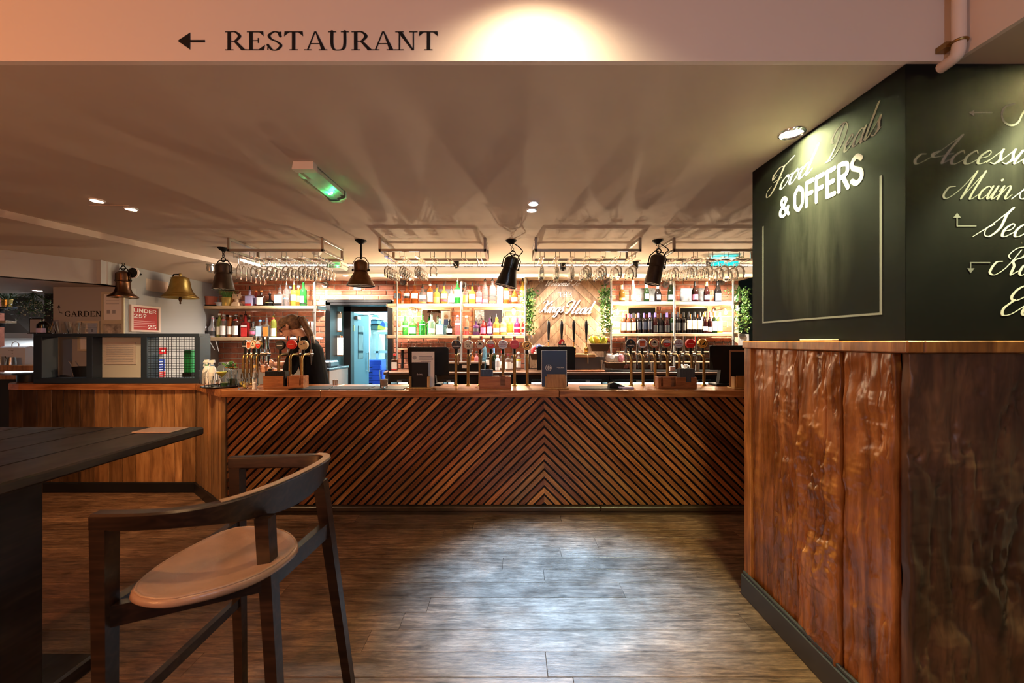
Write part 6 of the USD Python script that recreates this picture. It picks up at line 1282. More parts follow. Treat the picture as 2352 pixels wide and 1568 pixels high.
# tills
def till(px0, px1, py0, py1, y, label, skew=0):
    a, b, z0, z1 = X(px0, y), X(px1, y), Z(py1, y), Z(py0, y)
    t = Thing('till_screen', label, 'till', ((a + b) / 2, y, TOP))
    t.part('screen_back', hull([(a + .02, y, z1), (b - .02, y, z1), (a, y + .01, z1 - .015), (b, y + .01, z1 - .015), (a + .01 + skew, y + .03, z0), (b + skew, y + .03, z0), (a + .02, y + .06, z1), (b - .02, y + .06, z1), (a + .03, y + .07, z0), (b - .03, y + .07, z0)]), M_matt)
    t.part('stand', hull([((a + b) / 2 + s * w, y + .05 + d, z) for s in (-1, 1) for w, z, d in ((.05, z0 + .08, 0), (.07, TOP + .02, .02)) for d in (d, d + .06)]), M_matt)
    t.part('base', box((a + b) / 2 - .12, (a + b) / 2 + .12, y + .02, y + .18, TOP, TOP + .022, .006), M_matt)
    return t
till(935, 1030, 797, 862, 3.86, 'black till screen behind the printed menu sheet'); till(1232, 1322, 796, 850, 3.86, 'black till screen behind the blue food menu'); till(1631, 1722, 793, 850, 3.86, 'black till screen beside the pillar', .04)
cmx = X(1420, 3.72); cmc = Thing('card_machine', 'card payment machine lying on the black mat before the taps', 'card machine', (cmx, 3.72, TOP + .007))
cmc.part('body', hull([(-.09, -.04, 0), (.05, -.04, 0), (-.09, .04, 0), (.05, .04, 0), (-.09, -.04, .035), (-.09, .04, .035), (.05, -.04, .014), (.05, .04, .014), (-.05, -.035, .05), (-.05, .035, .05)]), M_matt, local=True); cmc.part('keypad', hull([(-.045, -.03, .049), (.03, -.03, .026), (-.045, .03, .049), (.03, .03, .026), (-.045, -.03, .053), (.03, -.03, .030), (-.045, .03, .053), (.03, .03, .030)]), L['silver'], local=True)
rc = single('receipt_pad', box(X(1421, 3.66), X(1455, 3.66), 3.64, 3.72, TOP + .0005, TOP + .018, .003), L['lilac'], 'pale order pad beside the card machine', 'pad')
for px0, px1, lab in ((766, 0, 'first'), (770, 0, 'second'), (774, 0, 'third')):
    tb_ = Thing('drinking_shaker', f'small steel cup standing on the back edge by the doorway, {lab} of three', 'cup', (X(px0, 4.0), 4.0, TOP)); tb_.part('cup', lathe([(.006, 0), (.008, .05), (0, .05)], 12), M_steel, local=True)
# ------------------------------------------------------------------ back bar
bbk = Thing('back_bar', 'dark back counter with fridges below the shelves', 'counter', (.8, 5.6, 0))
bx0, bx1 = X(893, 5.36), 3.4
bbk.part('worktop', box(bx0 - .06, bx1, 5.33, 6.02, 1.10, 1.14, .005), wood('back_top', (.05, .022, .012), (.10, .05, .03), (.16, .09, .055), 'x', 3, 30, rough=.35, tone=.1)); bbk.part('carcass', box(bx0, bx1, 5.75, 6.02, 0, 1.10), M_black)
bbk.part('rubber_runner', box(X(1392, 5.4), bx1, 5.36, 5.9, 1.1402, 1.147, .002), M_rubber)
for i, (pa, pb) in enumerate(((893, 942), (1014, 1048), (1215, 1290), (1300, 1400), (1402, 1530), (1535, 1660))):
    f0, f1 = X(pa, 5.38), X(pb, 5.38)
    fr = Thing('bottle_fridge', f'black under counter bottle fridge with lit interior, {ORD[i]} from the doorway', 'fridge', ((f0 + f1) / 2, 5.4, 0))
    fr.part('cabinet', [box(f0, f1, 5.40, 5.74, .0, .06), box(f0, f1, 5.40, 5.74, 1.03, 1.098), box(f0, f0 + .03, 5.40, 5.74, .06, 1.03), box(f1 - .03, f1, 5.40, 5.74, .06, 1.03), box(f0, f1, 5.72, 5.74, .06, 1.03)], M_black)
    fr.part('door_frame', [box(f0, f1, 5.37, 5.398, 1.0, 1.03), box(f0, f0 + .03, 5.37, 5.398, .1, 1.0), box(f1 - .03, f1, 5.37, 5.398, .1, 1.0)], M_black); fr.part('light_strip', box(f0 + .05, f1 - .05, 5.60, 5.62, .99, 1.02), glow('fridge_led', (.65, .95, 1.0), 14)); fr.part('inner_back', box(f0 + .04, f1 - .04, 5.70, 5.715, .1, 1.0), M_white); fr.part('badge_plate', box((f0 + f1) / 2 - .03, (f0 + f1) / 2 + .03, 5.366, 5.37, 1.008, 1.022), M_grey2)
tp = Thing('receipt_printer', 'black till drawer unit with white label on the back counter', 'till drawer', (X(1070, 5.5), 5.55, 1.1402)); tp.part('case', box(X(1028, 5.5), X(1113, 5.5), 5.45, 5.75, 1.1405, Z(834, 5.5), .006), M_matt); tp.part('top', box(X(1026, 5.5), X(1114, 5.5), 5.44, 5.76, Z(834, 5.5), Z(831, 5.5)), M_steel); tp.part('label', box(X(1061, 5.45), X(1077, 5.45), 5.446, 5.4495, Z(845, 5.45), Z(837, 5.45)), M_paper)
# hand pumps
hpz = Z(812, 5.5)
hp = Thing('pump_shelf', 'orange timber shelf carrying four beer hand pumps', 'shelf', (X(1300, 5.5), 5.5, 1.141)); hp.part('top_board', box(X(1252, 5.5), X(1365, 5.5), 5.40, 5.66, hpz - .045, hpz, .006), wood('pump_board', (.35, .17, .06), (.52, .28, .11), (.62, .38, .17), 'x', 3, 30, rough=.45, tone=.1)); hp.part('splash_panel', box(X(1249, 5.6), X(1388, 5.6), 5.58, 5.6, 1.141, hpz - .045), mat('dark_steel', (.12, .11, .10), .35, .8)); hp.part('drip_tray', box(X(1252, 5.4), X(1388, 5.4), 5.36, 5.58, 1.1405, 1.165, .004), W_box)
for i, px in enumerate((1260, 1290, 1318, 1347)):
    x, y = X(px, 5.5), 5.5; t = Thing('hand_pump', ['black handled beer hand pump by the trailing ivy on the gin side', 'black handled beer hand pump with PEDIGREE clip', 'third black handled beer hand pump from the gin side', 'black handled beer hand pump beside the crisps basket'][i], 'hand pump', (x, y, hpz))
    t.part('handle', lathe([(.012, .19), (.014, .20), (.016, .26), (.021, .33), (.0245, .39), (.022, .43), (.012, .455)], 16), M_black, local=True); t.part('finial', moved(trimesh.creation.icosphere(2, .012), (0, 0, .465)), M_brass, local=True)
    t.part('ferrule', lathe([(.011, .16), (.016, .175), (.013, .19)], 14), M_chrome, local=True); t.part('lever', cyl((0, 0, .05), (0, 0, .165), .009, 10), M_brass, local=True); t.part('base', lathe([(.028, 0), (.03, .01), (.024, .03), (.03, .05), (.03, .075), (.015, .09), (.01, .10)], 18), M_brass, local=True)
    if i == 3 or i == 0: t.part('swan_neck', tube([(0, -.11, .02), (0, -.115, -.03), (0, -.115, -.13)], .008, 8), M_chrome, local=True)
    if i == 1:
        c = t.part('pump_clip', moved(on_front(unary_union([sg.box(-.05, .08, .05, .14), sg.Point(0, .16).buffer(.036), sg.Point(-.02, .145).buffer(.03)]), -.035, .008)), M_black, local=True, smooth=False)
        t.part('print', moved(on_front(unary_union([sg.Point(0, .172).buffer(.026), sg.Point(-.024, .15).buffer(.022)]), -.0435, .001)), red_, parent=c, local=True); t.part('print', moved(on_front(sg.Polygon([(-.012, .135), (.016, .135), (.014, .165), (.0, .175), (-.008, .16)]), -.0447, .001)), M_paper, parent=c, local=True); t.part('print', moved(words('PEDIGREE', -.044, .044, .108, .022, -.0438, .001), (0, 0, 0)), M_paper, parent=c, local=True, smooth=False)
# baskets of snack bags
def basket(px0, px1, pyt, pyb, y, label, cols, n, seed, bag, where):
    a, b, zt, zb = X(px0, y), X(px1, y), Z(pyt, y), Z(pyb, y); c = (a + b) / 2
    t = Thing('wicker_basket', label, 'basket', (c, y, zb)); w = (b - a) / 2; h = zt - zb; d = .11
    sh = [(s1 * ww, s2 * dd, z) for ww, dd, z in ((w * .8, d * .8, 0), (w, d, h)) for s1 in (-1, 1) for s2 in (-1, 1)]
    t.part('basket', hull(sh), mat('wicker', (.09, .05, .025), .8, bump=.8, bscale=90), local=True); t.part('rim', tube([(-w, -d, h), (w, -d, h), (w, d, h), (-w, d, h)], .009, 6, closed=True), mat('wicker_rim', (.20, .12, .06), .8), local=True)
    rg = np.random.default_rng(seed)
    for k in range(n):
        p = Thing('snack_bag', f'{bag}, {ORD[k]} along {where}', 'snack bag', (c + (k - (n - 1) / 2) * (2 * w * .8 / n) + rg.normal() * .01, y + rg.uniform(-.04, .06), zt + .005 + rg.uniform(0, .03)), f'snack bags in {where}')
        g = trimesh.creation.icosphere(2, 1.0); vv = g.vertices * (.055, .022, .065); vv = vv + (meshkit.noise(g.vertices * 3 + k, k)[:, None] - .5) * .018 * g.vertices
        m = trimesh.Trimesh(vv, g.faces, process=False); m = moved(m, (0, 0, .03), rx=rg.uniform(-30, 20), ry=rg.uniform(-55, 55), rz=rg.uniform(-40, 40)); p.part('foil_bag', m, cols[k % len(cols)], local=True); p.part('seal', moved(box(-.04, .04, -.002, .002, .058, .072), (0, 0, .03), ry=rg.uniform(-40, 40)), M_paper, local=True)
FO = lambda n, c: mat('foil_' + n, c, .3, .25)
basket(1217, 1248, 812, 826, 5.55, 'small basket of silver snack bags behind the till', None or [FO('silver', (.6, .6, .65)), FO('redf', (.4, .04, .05)), FO('white', (.75, .75, .78)), FO('navyf', (.05, .08, .3))], 5, 1, 'crumpled silver or red snack bag', 'the basket by the gins')
basket(1352, 1397, 790, 806, 5.55, 'wicker basket of yellow green snack bags beside the hand pumps', [FO('lime', (.45, .5, .05)), FO('yellowf', (.7, .5, .05)), FO('greenf', (.1, .25, .05)), FO('maroon', (.2, .03, .04))], 5, 2, 'yellow or green snack bag', 'the basket beside the pumps')
basket(1390, 1432, 832, 845, 5.5, 'dark basket of white and pink snack bags on the back counter', [FO('white', (.75, .75, .78)), FO('pinkf', (.6, .25, .3)), FO('orangef', (.7, .2, .05)), FO('white', (.75, .75, .78))], 6, 3, 'white or pink snack bag', 'the dark basket on the back counter')
# racks of upturned glasses under the shelves
def slab(name, px0, px1, py, y, label, zb=1.1485): s = Thing(name, label, 'shelf', ((X(px0, y) + X(px1, y)) / 2, y, Z(py, y))); s.part('shelf_board', box(X(px0, y), X(px1, y), y - .12, y + .12, Z(py, y) - .018, Z(py, y), .003), W_shelf); s.part('bracket', [box(X(p, y) - .012, X(p, y) + .012, y + .08, y + .12, zb, Z(py, y) - .018) for p in (px0 + 5, px1 - 5)], M_matt); return Z(py, y)
zs = slab('glass_shelf', 915, 1030, 800, 5.86, 'thin shelf of upturned tumblers under the gins')
gl = tumbler(0, 0, 0, .038, .11, 'x') if False else None
first = {}
def upturned(px, y, zb, kind, label, group):
    r, h = {'tumbler': (.038, .105), 'pint': (.044, .155), 'stein': (.05, .15)}[kind]
    if kind not in first:
        t = Thing(kind + '_glass', label, 'glass', (X(px, y), y, zb), group); w = .002
        pr = [(r, 0), (r * .98, h * .6), (r * .8, h), (0, h), (0, h - .006), (r * .8 - w, h - .006), (r * .98 - w, h * .6), (r - w, 0), (r, 0)]
        m = lathe(pr, 18, caps=False); m.merge_vertices(); m.fix_normals(); t.part('glass', m, M_glass, local=True, smooth=50); t.part('base_rim', ring((0, 0, h - .003), r * .78, .003, 'z', 18, 5), M_glass, local=True); first[kind] = t.path
    else: copy_of(first[kind], kind + '_glass', label, 'glass', (X(px, y), y, zb), group)
for k, px in enumerate((941, 952, 963, 977, 990, 1003, 1016)): upturned(px, 5.84, zs, 'tumbler', f'upturned tumbler, {ORD[k]} on the thin shelf under the gins', 'tumblers under the gins')
zb_ = slab('glass_shelf', 1420, 1690, 829, 5.86, 'lower thin shelf of upturned pint glasses under the wine'); za = slab('glass_shelf', 1420, 1690, 806, 5.86, 'upper thin shelf of upturned pint glasses under the wine', zb_ + .0005)
for ri, (z, nm) in enumerate(((za, 'upper pint shelf'), (zb_, 'lower pint shelf'), (1.148, 'back counter under the pint shelves'))):
    for k in range(15):
        if ri == 2 and k in (0, 7, 9): continue
        upturned(1432 + k * 17, 5.82, z, 'pint' if ri < 2 else 'tumbler', f'upturned clear glass, {ORD[k]} along the {nm}', f'glasses on the {nm}')
cu = Thing('coffee_cup', 'white coffee cup on a saucer behind the wine side taps', 'cup', (X(1572, 5.45), 5.45, 1.148)); cu.part('cup', lathe([(0, .012), (.028, .012), (.045, .09), (.042, .09), (.026, .018), (0, .018)], 20, caps=False), M_white, local=True); cu.part('handle', ring((.052, 0, .052), .02, .006, 'y', 14, 6), M_white, local=True); cu.part('saucer', lathe([(0, 0), (.05, 0), (.075, .011), (.05, .006), (0, .008)], 24, caps=False), M_white, local=True)
for i, (px, h) in enumerate(((1382, .13), (1386, .08), (1458, .10), (1497, .12), (1502, .12), (1599, .10), (1604, .10))):
    s = Thing('steel_measure', f'cylindrical steel spirit measure on the back counter, {ORD[i]} from the pumps', 'measure', (X(px, 5.42), 5.42, 1.166 if px < 1395 else 1.148)); s.part('cup', lathe([(.014, 0), (.017, h), (.015, h), (.012, .004), (0, .004)], 14, caps=False), M_steel, local=True)
tb2 = Thing('candy_box', 'small pink and white box beside the coffee cup', 'box', (X(1543, 5.45), 5.45, 1.148)); tb2.part('box', box(-.035, .035, -.03, .03, 0, .06, .004), mat('pink_box', (.6, .4, .35), .5, var=.5, vscale=50), local=True)
cbd = Thing('clipboard', 'white papers on a clipboard hanging at the pillar end of the shelves', 'clipboard', (X(1706, 5.7), 5.70, Z(795, 5.7))); cbd.part('paper', box(X(1696, 5.7), X(1720, 5.7), 5.697, 5.705, Z(797, 5.7), Z(767, 5.7)), M_paper); cbd.part('clip', box(X(1698, 5.69), X(1711, 5.69), 5.685, 5.7095, Z(772, 5.69), Z(766, 5.69)), M_steel)
# ------------------------------------------------------------------ doorway and store room contents
for pyt, pyb, px0, px1, y, lab in ((716, 762, 772, 785, 6.30, 'upper clipboard of papers hanging in the doorway'), (771, 818, 769, 788, 6.26, 'lower clipboard of papers hanging in the doorway')):
    t = Thing('clipboard', lab, 'clipboard', (X(px0, y), y, Z(pyb, y))); a, b = X(px0, y), X(px1, y); t.part('board', box(a - .012, b - .01, y + .004, y + .012, Z(pyb, y), Z(pyt, y), .002), W_box); t.part('paper', box(a + .015, b, y - .002, y + .004, Z(pyb - 3, y), Z(pyt + 4, y)), M_paper); t.part('clip', box((a + b) / 2 - .03, (a + b) / 2 + .03, y - .006, y + .004, Z(pyt + 4, y), Z(pyt - 1, y), .003), M_steel)
sk = Thing('light_switch', 'white light switch on the bricks above the doorway', 'switch', (X(823, YW), YW - .015, Z(662, YW))); sk.part('plate', box(X(814, YW), X(831, YW), YW - .03, YW - .016, Z(667, YW), Z(656, YW), .004), M_white); sk.part('rocker', box(X(819, YW), X(826, YW), YW - .035, YW - .03, Z(664, YW), Z(659, YW), .002), M_white)
M_rackg = mat('store_rack', (.35, .42, .42), .5)
sr = Thing('store_rack', 'grey metal storage rack inside the store room', 'storage rack', (-2.3, 8.2, 0))
for z in (1.70, 1.32, .5): sr.part('shelf', box(-2.75, -1.9, 7.9, 8.5, z, z + .04), M_rackg)
for x in (-2.70, -2.17): sr.part('post', box(x, x + .05, 7.9, 7.95, 0, 1.70), M_rackg); sr.part('post', box(x, x + .05, 8.45, 8.5, 0, 1.70), M_rackg)
def stack(name, px0, px1, py0, py1, y, m, label, catg, b=.01, d=.35): t = Thing(name, label, catg, ((X(px0, y) + X(px1, y)) / 2, y, Z(py1, y))); t.part('body', box(X(px0, y), X(px1, y), y, y + d, Z(py1, y), Z(py0, y), b), m); return t
s1 = stack('storage_box', 838, 869, 746, 757.5, 7.95, mat('box_green', (.02, .05, .05), .5), 'dark green crate on the storage rack', 'crate'); s1.part('lid', box(X(837, 7.95), X(870, 7.95), 7.93, 8.32, Z(746, 7.95), Z(744.5, 7.95)), M_matt)
s2 = stack('storage_box', 838, 868, 735, 744, 7.97, mat('box_blue', (.05, .12, .18), .5), 'dark blue crate on top of the green crate', 'crate'); s2.part('lid', box(X(837, 7.97), X(869, 7.97), 7.95, 8.34, Z(735, 7.97), Z(734, 7.97)), M_black)
s3 = stack('carton', 840, 866, 728, 733.5, 7.99, M_white, 'white carton at the top of the crates', 'carton'); s3.part('cloth', moved(trimesh.creation.icosphere(2, .1), (X(860, 8.05), 8.1, Z(725, 8.05)), s=(1.2, 1, .45)) if False else hull([(X(p, 8.0), 8.02 + q, Z(r, 8.0)) for p, r in ((853, 728), (868, 728), (856, 723), (865, 722)) for q in (0, .12)]), L['blue'])
bg = Thing('laundry_bag', 'yellow green and blue bag on the storage rack', 'bag', (X(878, 7.95), 7.95, 1.74)); bg.part('bag', hull([(X(p, 7.95), 7.95 + q, Z(r, 7.95)) for p, r in ((867, 757), (886, 757), (868, 748), (884, 747), (876, 743)) for q in (0, .2)]), mat('hi_vis', (.55, .8, .03), .6)); bg.part('blue_top', hull([(X(p, 7.94), 7.93 + q, Z(r, 7.94)) for p, r in ((872, 747), (885, 751), (885, 743), (879, 737)) for q in (0, .2)]), mat('royal', (.02, .06, .35), .5))
dwr = Thing('drawer_tower', 'bright blue plastic drawer tower in the store room', 'drawers', (X(856, 7.6), 7.6, 0)); M_royal = mat('royal_plastic', (.01, .045, .42), .4); dwr.part('body', box(X(838, 7.6), X(876, 7.6), 7.6, 7.88, 0, Z(826, 7.6), .01), M_royal)
for k in range(4): q = dwr.part('drawer', box(X(840, 7.6), X(874, 7.6), 7.585, 7.60, Z(848 + 12.5 * k, 7.6) - .0, Z(838 + 12.5 * k, 7.6), .004), M_royal); dwr.part('handle', box(X(843, 7.58), X(855, 7.58), 7.578, 7.585, Z(844 + 12.5 * k, 7.58), Z(842 + 12.5 * k, 7.58)), M_matt, parent=q)
# ------------------------------------------------------------------ blue cabinet on the servery counter and things round it
kx0, kx1, ky = X(76, 4.12), X(450, 4.12), 4.12; kz0, kz1 = TOP + .0005, 1.632
kb = Thing('display_cabinet', 'slate blue open display cabinet with mesh end on the servery counter', 'cabinet', ((kx0 + kx1) / 2, ky, TOP))
kb.part('top_board', box(kx0, kx1 + .03, ky, ky + .15, kz1 - .035, kz1, .003), M_slate); kb.part('bottom_board', box(kx0, kx1 + .03, ky, ky + .15, kz0, kz0 + .055, .003), M_slate)
for a, b in ((76, 96), (198, 212), (323, 337), (447, 452)): kb.part('upright', box(X(a, ky), X(b, ky) + (.03 if a == 447 else 0), ky, ky + .15, kz0 + .055, kz1 - .035, .002), M_slate)
kp = kb.part('glass_panel', box(X(212, ky + .1), X(323, ky + .1) + .02, ky + .10, ky + .106, kz0 + .055, kz1 - .035), mat('frosted_panel', (.50, .52, .47), .35)); kb.part('notice', box(X(240, ky + .1), X(313, ky + .1), ky + .092, ky + .0985, Z(836, ky + .1), Z(786, ky + .1)), mat('old_paper', (.50, .46, .42), .7), parent=kp); kb.part('print', [box(X(246, ky + .1), X(308, ky + .1), ky + .0905, ky + .0918, Z(q + 1.2, ky + .1), Z(q, ky + .1)) for q in range(793, 830, 4)], M_grey2, parent=kp)
mx0, mx1, mz0, mz1 = X(340, ky + .02), X(447, ky + .02), kz0 + .055, kz1 - .035
kb.part('wire_mesh', [cyl((x, ky + .02, mz0), (x, ky + .02, mz1), .0022, 4) for x in np.linspace(mx0, mx1, 19)] + [cyl((mx0, ky + .018, z), (mx1, ky + .018, z), .0022, 4) for z in np.linspace(mz0, mz1, 18)], M_matt, kind='stuff')
def frame(px0, px1, py0, py1, y, border, label, face=M_paper, w=.022, lines=()):
    a, b, c, d = X(px0, y), X(px1, y), Z(py1, y), Z(py0, y); t = Thing('framed_notice', label, 'frame', ((a + b) / 2, y, c))
    t.part('paper', box(a + w, b - w, y - .008, y - .002, c + w, d - w), face); t.part('frame', [box(a, a + w, y - .02, y, c, d), box(b - w, b, y - .02, y, c, d), box(a + w, b - w, y - .02, y, c, c + w), box(a + w, b - w, y - .02, y, d - w, d)], border)
    if lines: t.part('print', [box(X(p, y), X(q, y), y - .0092, y - .0082, Z(r + hh, y), Z(r, y)) for p, q, r, hh in lines], M_grey2)
    return t
W_fr = mat('cream_frame', (.55, .50, .36), .5)
frame(236, 288, 671, 739, 4.465, W_fr, 'tall framed notice right of the GARDEN lettering' if False else 'tall framed notice next to the GARDEN lettering', lines=((245, 275, 690, 1), (245, 275, 697, 1), (247, 254, 712, 8), (260, 267, 712, 8)))
frame(182, 232, 737, 806, 4.465, W_fr, 'framed certificate below the GARDEN lettering', lines=((195, 222, 746, 1.2), (193, 225, 751, 1), (200, 204, 756, 6), (212, 216, 756, 6)))
frame(235, 288, 739, 800, 4.465, W_fr, 'framed landscape picture below the tall notice', mat('picture_wash', (.5, .45, .38), .4, var=.8, vscale=12))
# age poster on the bell wall (that wall runs away from the camera)
def bell_wall(py, u): y = u; x = -4.342 - .108 * (y - 4.472) / 1.628; return np.array([x, y, Z(py, y)])
def wall_box(y0, y1, z0, z1, t0, t1): return hull([(bell_wall(0, y)[0] + t, y, z) for y in (y0, y1) for z in (z0, z1) for t in (t0, t1)])
po = Thing('age_poster', 'red UNDER 25 age check poster in a pale frame under the bell', 'poster', bell_wall(770, 4.65))
ya, yb_ = 4.52, 4.93; za_, zb2 = Z(762, 4.7), Z(702, 4.7)
po.part('frame', [wall_box(ya, ya + .03, za_, zb2, .001, .025), wall_box(yb_ - .03, yb_, za_, zb2, .001, .025), wall_box(ya + .03, yb_ - .03, za_, za_ + .022, .001, .025), wall_box(ya + .03, yb_ - .03, zb2 - .022, zb2, .001, .025)], mat('pink_frame', (.62, .50, .44), .5)); po.part('sheet', wall_box(ya + .03, yb_ - .03, za_ + .022, zb2 - .022, .001, .008), mat('poster_red', (.40, .03, .03), .5))
def on_bell(text, y0, y1, z, h, name='lettering', bold=True):
    k = (text, bold)
    if k not in _tx: _tx[k] = meshkit.text_mesh(text, 1.0, .01, bold)
    m = _tx[k].copy(); b = m.bounds; u = (m.vertices[:, 0] - b[0][0]) / (b[1][0] - b[0][0]); w = (m.vertices[:, 1] - b[0][1]) / (b[1][1] - b[0][1]); yy = y0 + u * (y1 - y0)
    v = np.stack([-4.342 - .108 * (yy - 4.472) / 1.628 + .0085 + m.vertices[:, 2] * .08, yy, z + w * h], 1); mm = trimesh.Trimesh(v, m.faces.copy(), process=False); po.part(name, mm, M_paper, smooth=False)
on_bell('UNDER', ya + .05, yb_ - .05, zb2 - .085, .045); on_bell('25?', ya + .05, ya + .22, zb2 - .145, .045); on_bell('25', yb_ - .17, yb_ - .05, za_ + .035, .05)
po.part('print', [wall_box(ya + .05, yb_ - .07, zb2 - .185 - q * .022, zb2 - .179 - q * .022, .0082, .0092) for q in range(4)], mat('poster_pink', (.7, .4, .4), .6))
# alarm point and safety signs on the bell wall behind the mesh
def wall_item(name, px0, px1, py0, py1, m, label, catg, t=.03):
    def yof(px): # where the view ray meets the bell wall
        k = (px - 1176) / F; return (-4.342 + .108 * 4.472 / 1.628) / (k + .108 / 1.628)
    y0, y1 = yof(px0), yof(px1); ym = (y0 + y1) / 2; o = Thing(name, label, catg, bell_wall((py0 + py1) / 2, ym)); o.part('body', wall_box(y0, y1, Z(py1, ym), Z(py0, ym), .001, t), m); return o, y0, y1, ym
o, y0, y1, ym = wall_item('fire_alarm_point', 355, 374, 798, 813, mat('alarm_red', (.45, .01, .015), .4), 'red fire alarm call point seen through the mesh', 'alarm', .05); o.part('window', wall_box(y0 + .04, y1 - .04, Z(808, ym), Z(803, ym), .05, .053), M_paper)
o, y0, y1, ym = wall_item('safety_sign', 353, 378, 824, 852, mat('sign_blue', (.02, .06, .35), .5), 'blue fire action sign seen through the mesh', 'sign', .005); o.part('print', [wall_box(y0 + .02, y1 - .03, Z(q + 1.5, ym), Z(q, ym), .005, .006) for q in (830, 836, 842, 848)], M_paper)
o, y0, y1, ym = wall_item('safety_sign', 353, 379, 854, 866, mat('sign_red', (.42, .02, .03), .5), 'red fire action sign below the blue sign behind the mesh', 'sign', .005); o.part('print', [wall_box(y0 + .02, y1 - .03, Z(q + 1.2, ym), Z(q, ym), .005, .006) for q in (857, 861)], M_paper)
gb = Thing('first_aid_box', 'green first aid box in a black holder behind the mesh of the cabinet', 'first aid box', (X(436, 4.38), 4.38, TOP)); gb.part('box', box(X(428, 4.38), X(444, 4.38), 4.35, 4.41, Z(855, 4.38), Z(804, 4.38), .004), mat('aid_green', (.01, .25, .07), .45)); gb.part('holder', box(X(423, 4.36), X(444, 4.36), 4.33, 4.43, TOP + .0005, Z(855, 4.38), .004), M_matt)
# jars and frames on top of the cabinet
zk = kz1
bj = Thing('dark_bottle', 'dark round shouldered bottle on top of the cabinet', 'bottle', (X(100, 4.165), 4.165, zk + .0005)); bj.part('body', lathe([(0, 0), (.05, 0), (.052, .01), (.052, .09), (.03, .12), (.012, .13), (.012, .15), (0, .15)], 20, caps=False), G['black'], local=True); bj.part('label', patch(.0525, .01, .055, 1.2), L['lilac'], local=True)
mj = Thing('mason_jar', 'small clear mason jar with a straw on top of the cabinet', 'jar', (X(114, 4.19), 4.19, zk + .0005)); mj.part('jar', lathe([(0, 0), (.03, 0), (.034, .01), (.034, .06), (.026, .075), (.026, .09), (.024, .09), (.024, .075), (.031, .06), (.03, .008), (0, .008)], 18, caps=False), M_glass, local=True); mj.part('straw', cyl((.0, 0, .01), (.04, 0, .13), .004, 6), M_brassD, local=True)
for px, r, lab in ((141, .062, 'wide clear glass vase glowing on top of the cabinet'), (170, .06, 'second wide clear glass vase on top of the cabinet')): tumbler(X(px, 4.19), 4.19, zk + .0005, r, .128, lab, name='glass_vase', catg='vase', flare=.72)
nt = Thing('notice_board', 'dark framed notice standing on the kitchen end of the cabinet top', 'notice', (X(75, 4.24), 4.24, kz1 + .0005)); nt.part('board', box(X(68, 4.24), X(97, 4.24), 4.24, 4.25, kz1 + .008, Z(731, 4.24)), M_matt); nt.part('paper', box(X(70, 4.24), X(95, 4.24), 4.236, 4.24, kz1 + .014, Z(733, 4.24)), mat('blue_paper', (.30, .32, .38), .6)); nt.part('foot', box(X(66, 4.24), X(99, 4.24), 4.225, 4.265, kz1 + .0005, kz1 + .008), M_matt)
# servery pass, kitchen
sv = Thing('servery_counter', 'timber topped servery counter in front of the bright kitchen', 'counter', (-5.9, 5.0, 0)); sv.part('worktop', box(-7.4, -5.16, 4.9, 5.3, 1.19, 1.255, .006), W_plank); sv.part('shelf', box(-7.4, -5.16, 4.82, 5.3, 1.09, 1.14, .006), W_plank); sv.part('front_panel', box(-7.4, -5.16, 5.0, 5.04, 0, 1.09), M_dark); sv.part('side_panel', [box(-7.38, -7.3, 5.04, 5.28, 0, 1.19), box(-5.3, -5.22, 5.04, 5.28, 0, 1.19)], M_dark)
bgx = X(42, 5.15); pb = Thing('paper_bag', 'white paper carrier bag on the servery worktop', 'paper bag', (bgx, 5.15, 1.2555)); pb.part('bag', hull([(s * w, d, z) for s in (-1, 1) for w, z in ((.16, 0), (.165, .22)) for d in (-.06, .06)] + [(s * .165, 0, .235) for s in (-1, 1)]), mat('bag_white', (.72, .74, .78), .7), local=True); pb.part('handle', tube(spline([(-.045, -.03, .22), (-.04, -.03, .27), (0, -.03, .29), (.04, -.03, .27), (.045, -.03, .22)], 5), .005, 6), M_white, local=True); pb.part('print', on_front(unary_union([sg.LineString([(-.05, .18), (-.02, .185), (.0, .17), (.02, .19)]).buffer(.003), sg.Point(.0, .14).buffer(.008)]), -.062, .001), M_grey2, local=True, smooth=False)
for px, r, h, m, lab in ((33, .045, .10, M_steel, 'steel milk jug in front of the paper bag'), (6, .06, .11, M_glass, 'glass jug at the end of the servery worktop')): t = Thing('milk_jug', lab, 'jug', (X(px, 5.0), 4.97, 1.2555)); t.part('jug', lathe([(0, 0), (r, 0), (r, h * .3), (r * .8, h), (r * .76, h), (r * .95, h * .3), (r * .95, .005), (0, .005)], 20, caps=False), m, local=True); t.part('handle', ring((-r * 1.05, 0, h * .5), h * .25, .005, 'y', 14, 6), m, local=True)
single('brick_pier', box(-7.7, X(10, 5.5), 5.35, 5.5, 1.0, 2.16), BRICKS[3], 'dark brick pier at the servery end', 'pier', kind='structure')
for py, lab in ((705, 'upper dark shelf at the servery end holding a gold plant pot'), (737, 'lower dark shelf at the servery end')):
    t = Thing('wall_shelf', lab, 'shelf', (X(10, 5.3), 5.3, Z(py, 5.3))); t.part('board', box(-7.4, X(33, 5.3) if py < 720 else X(30, 5.3), 5.22, 5.34, Z(py + 5, 5.3), Z(py, 5.3), .003), M_slate if py < 720 else W_shelf); t.part('bracket', box(X(5, 5.33), X(8, 5.33), 5.24, 5.35, Z(py + 14, 5.33), Z(py + 5, 5.33)), M_matt)
p3 = pot(16, 18, 687, Z(705, 5.3), 5.28, M_gold, 'gold pot of dark spiky leaves on the servery shelf', .85); p3.part('foliage', grass((0, 0, .09), 40, .12, .22, 9), LEAF[2], local=True, kind='stuff')
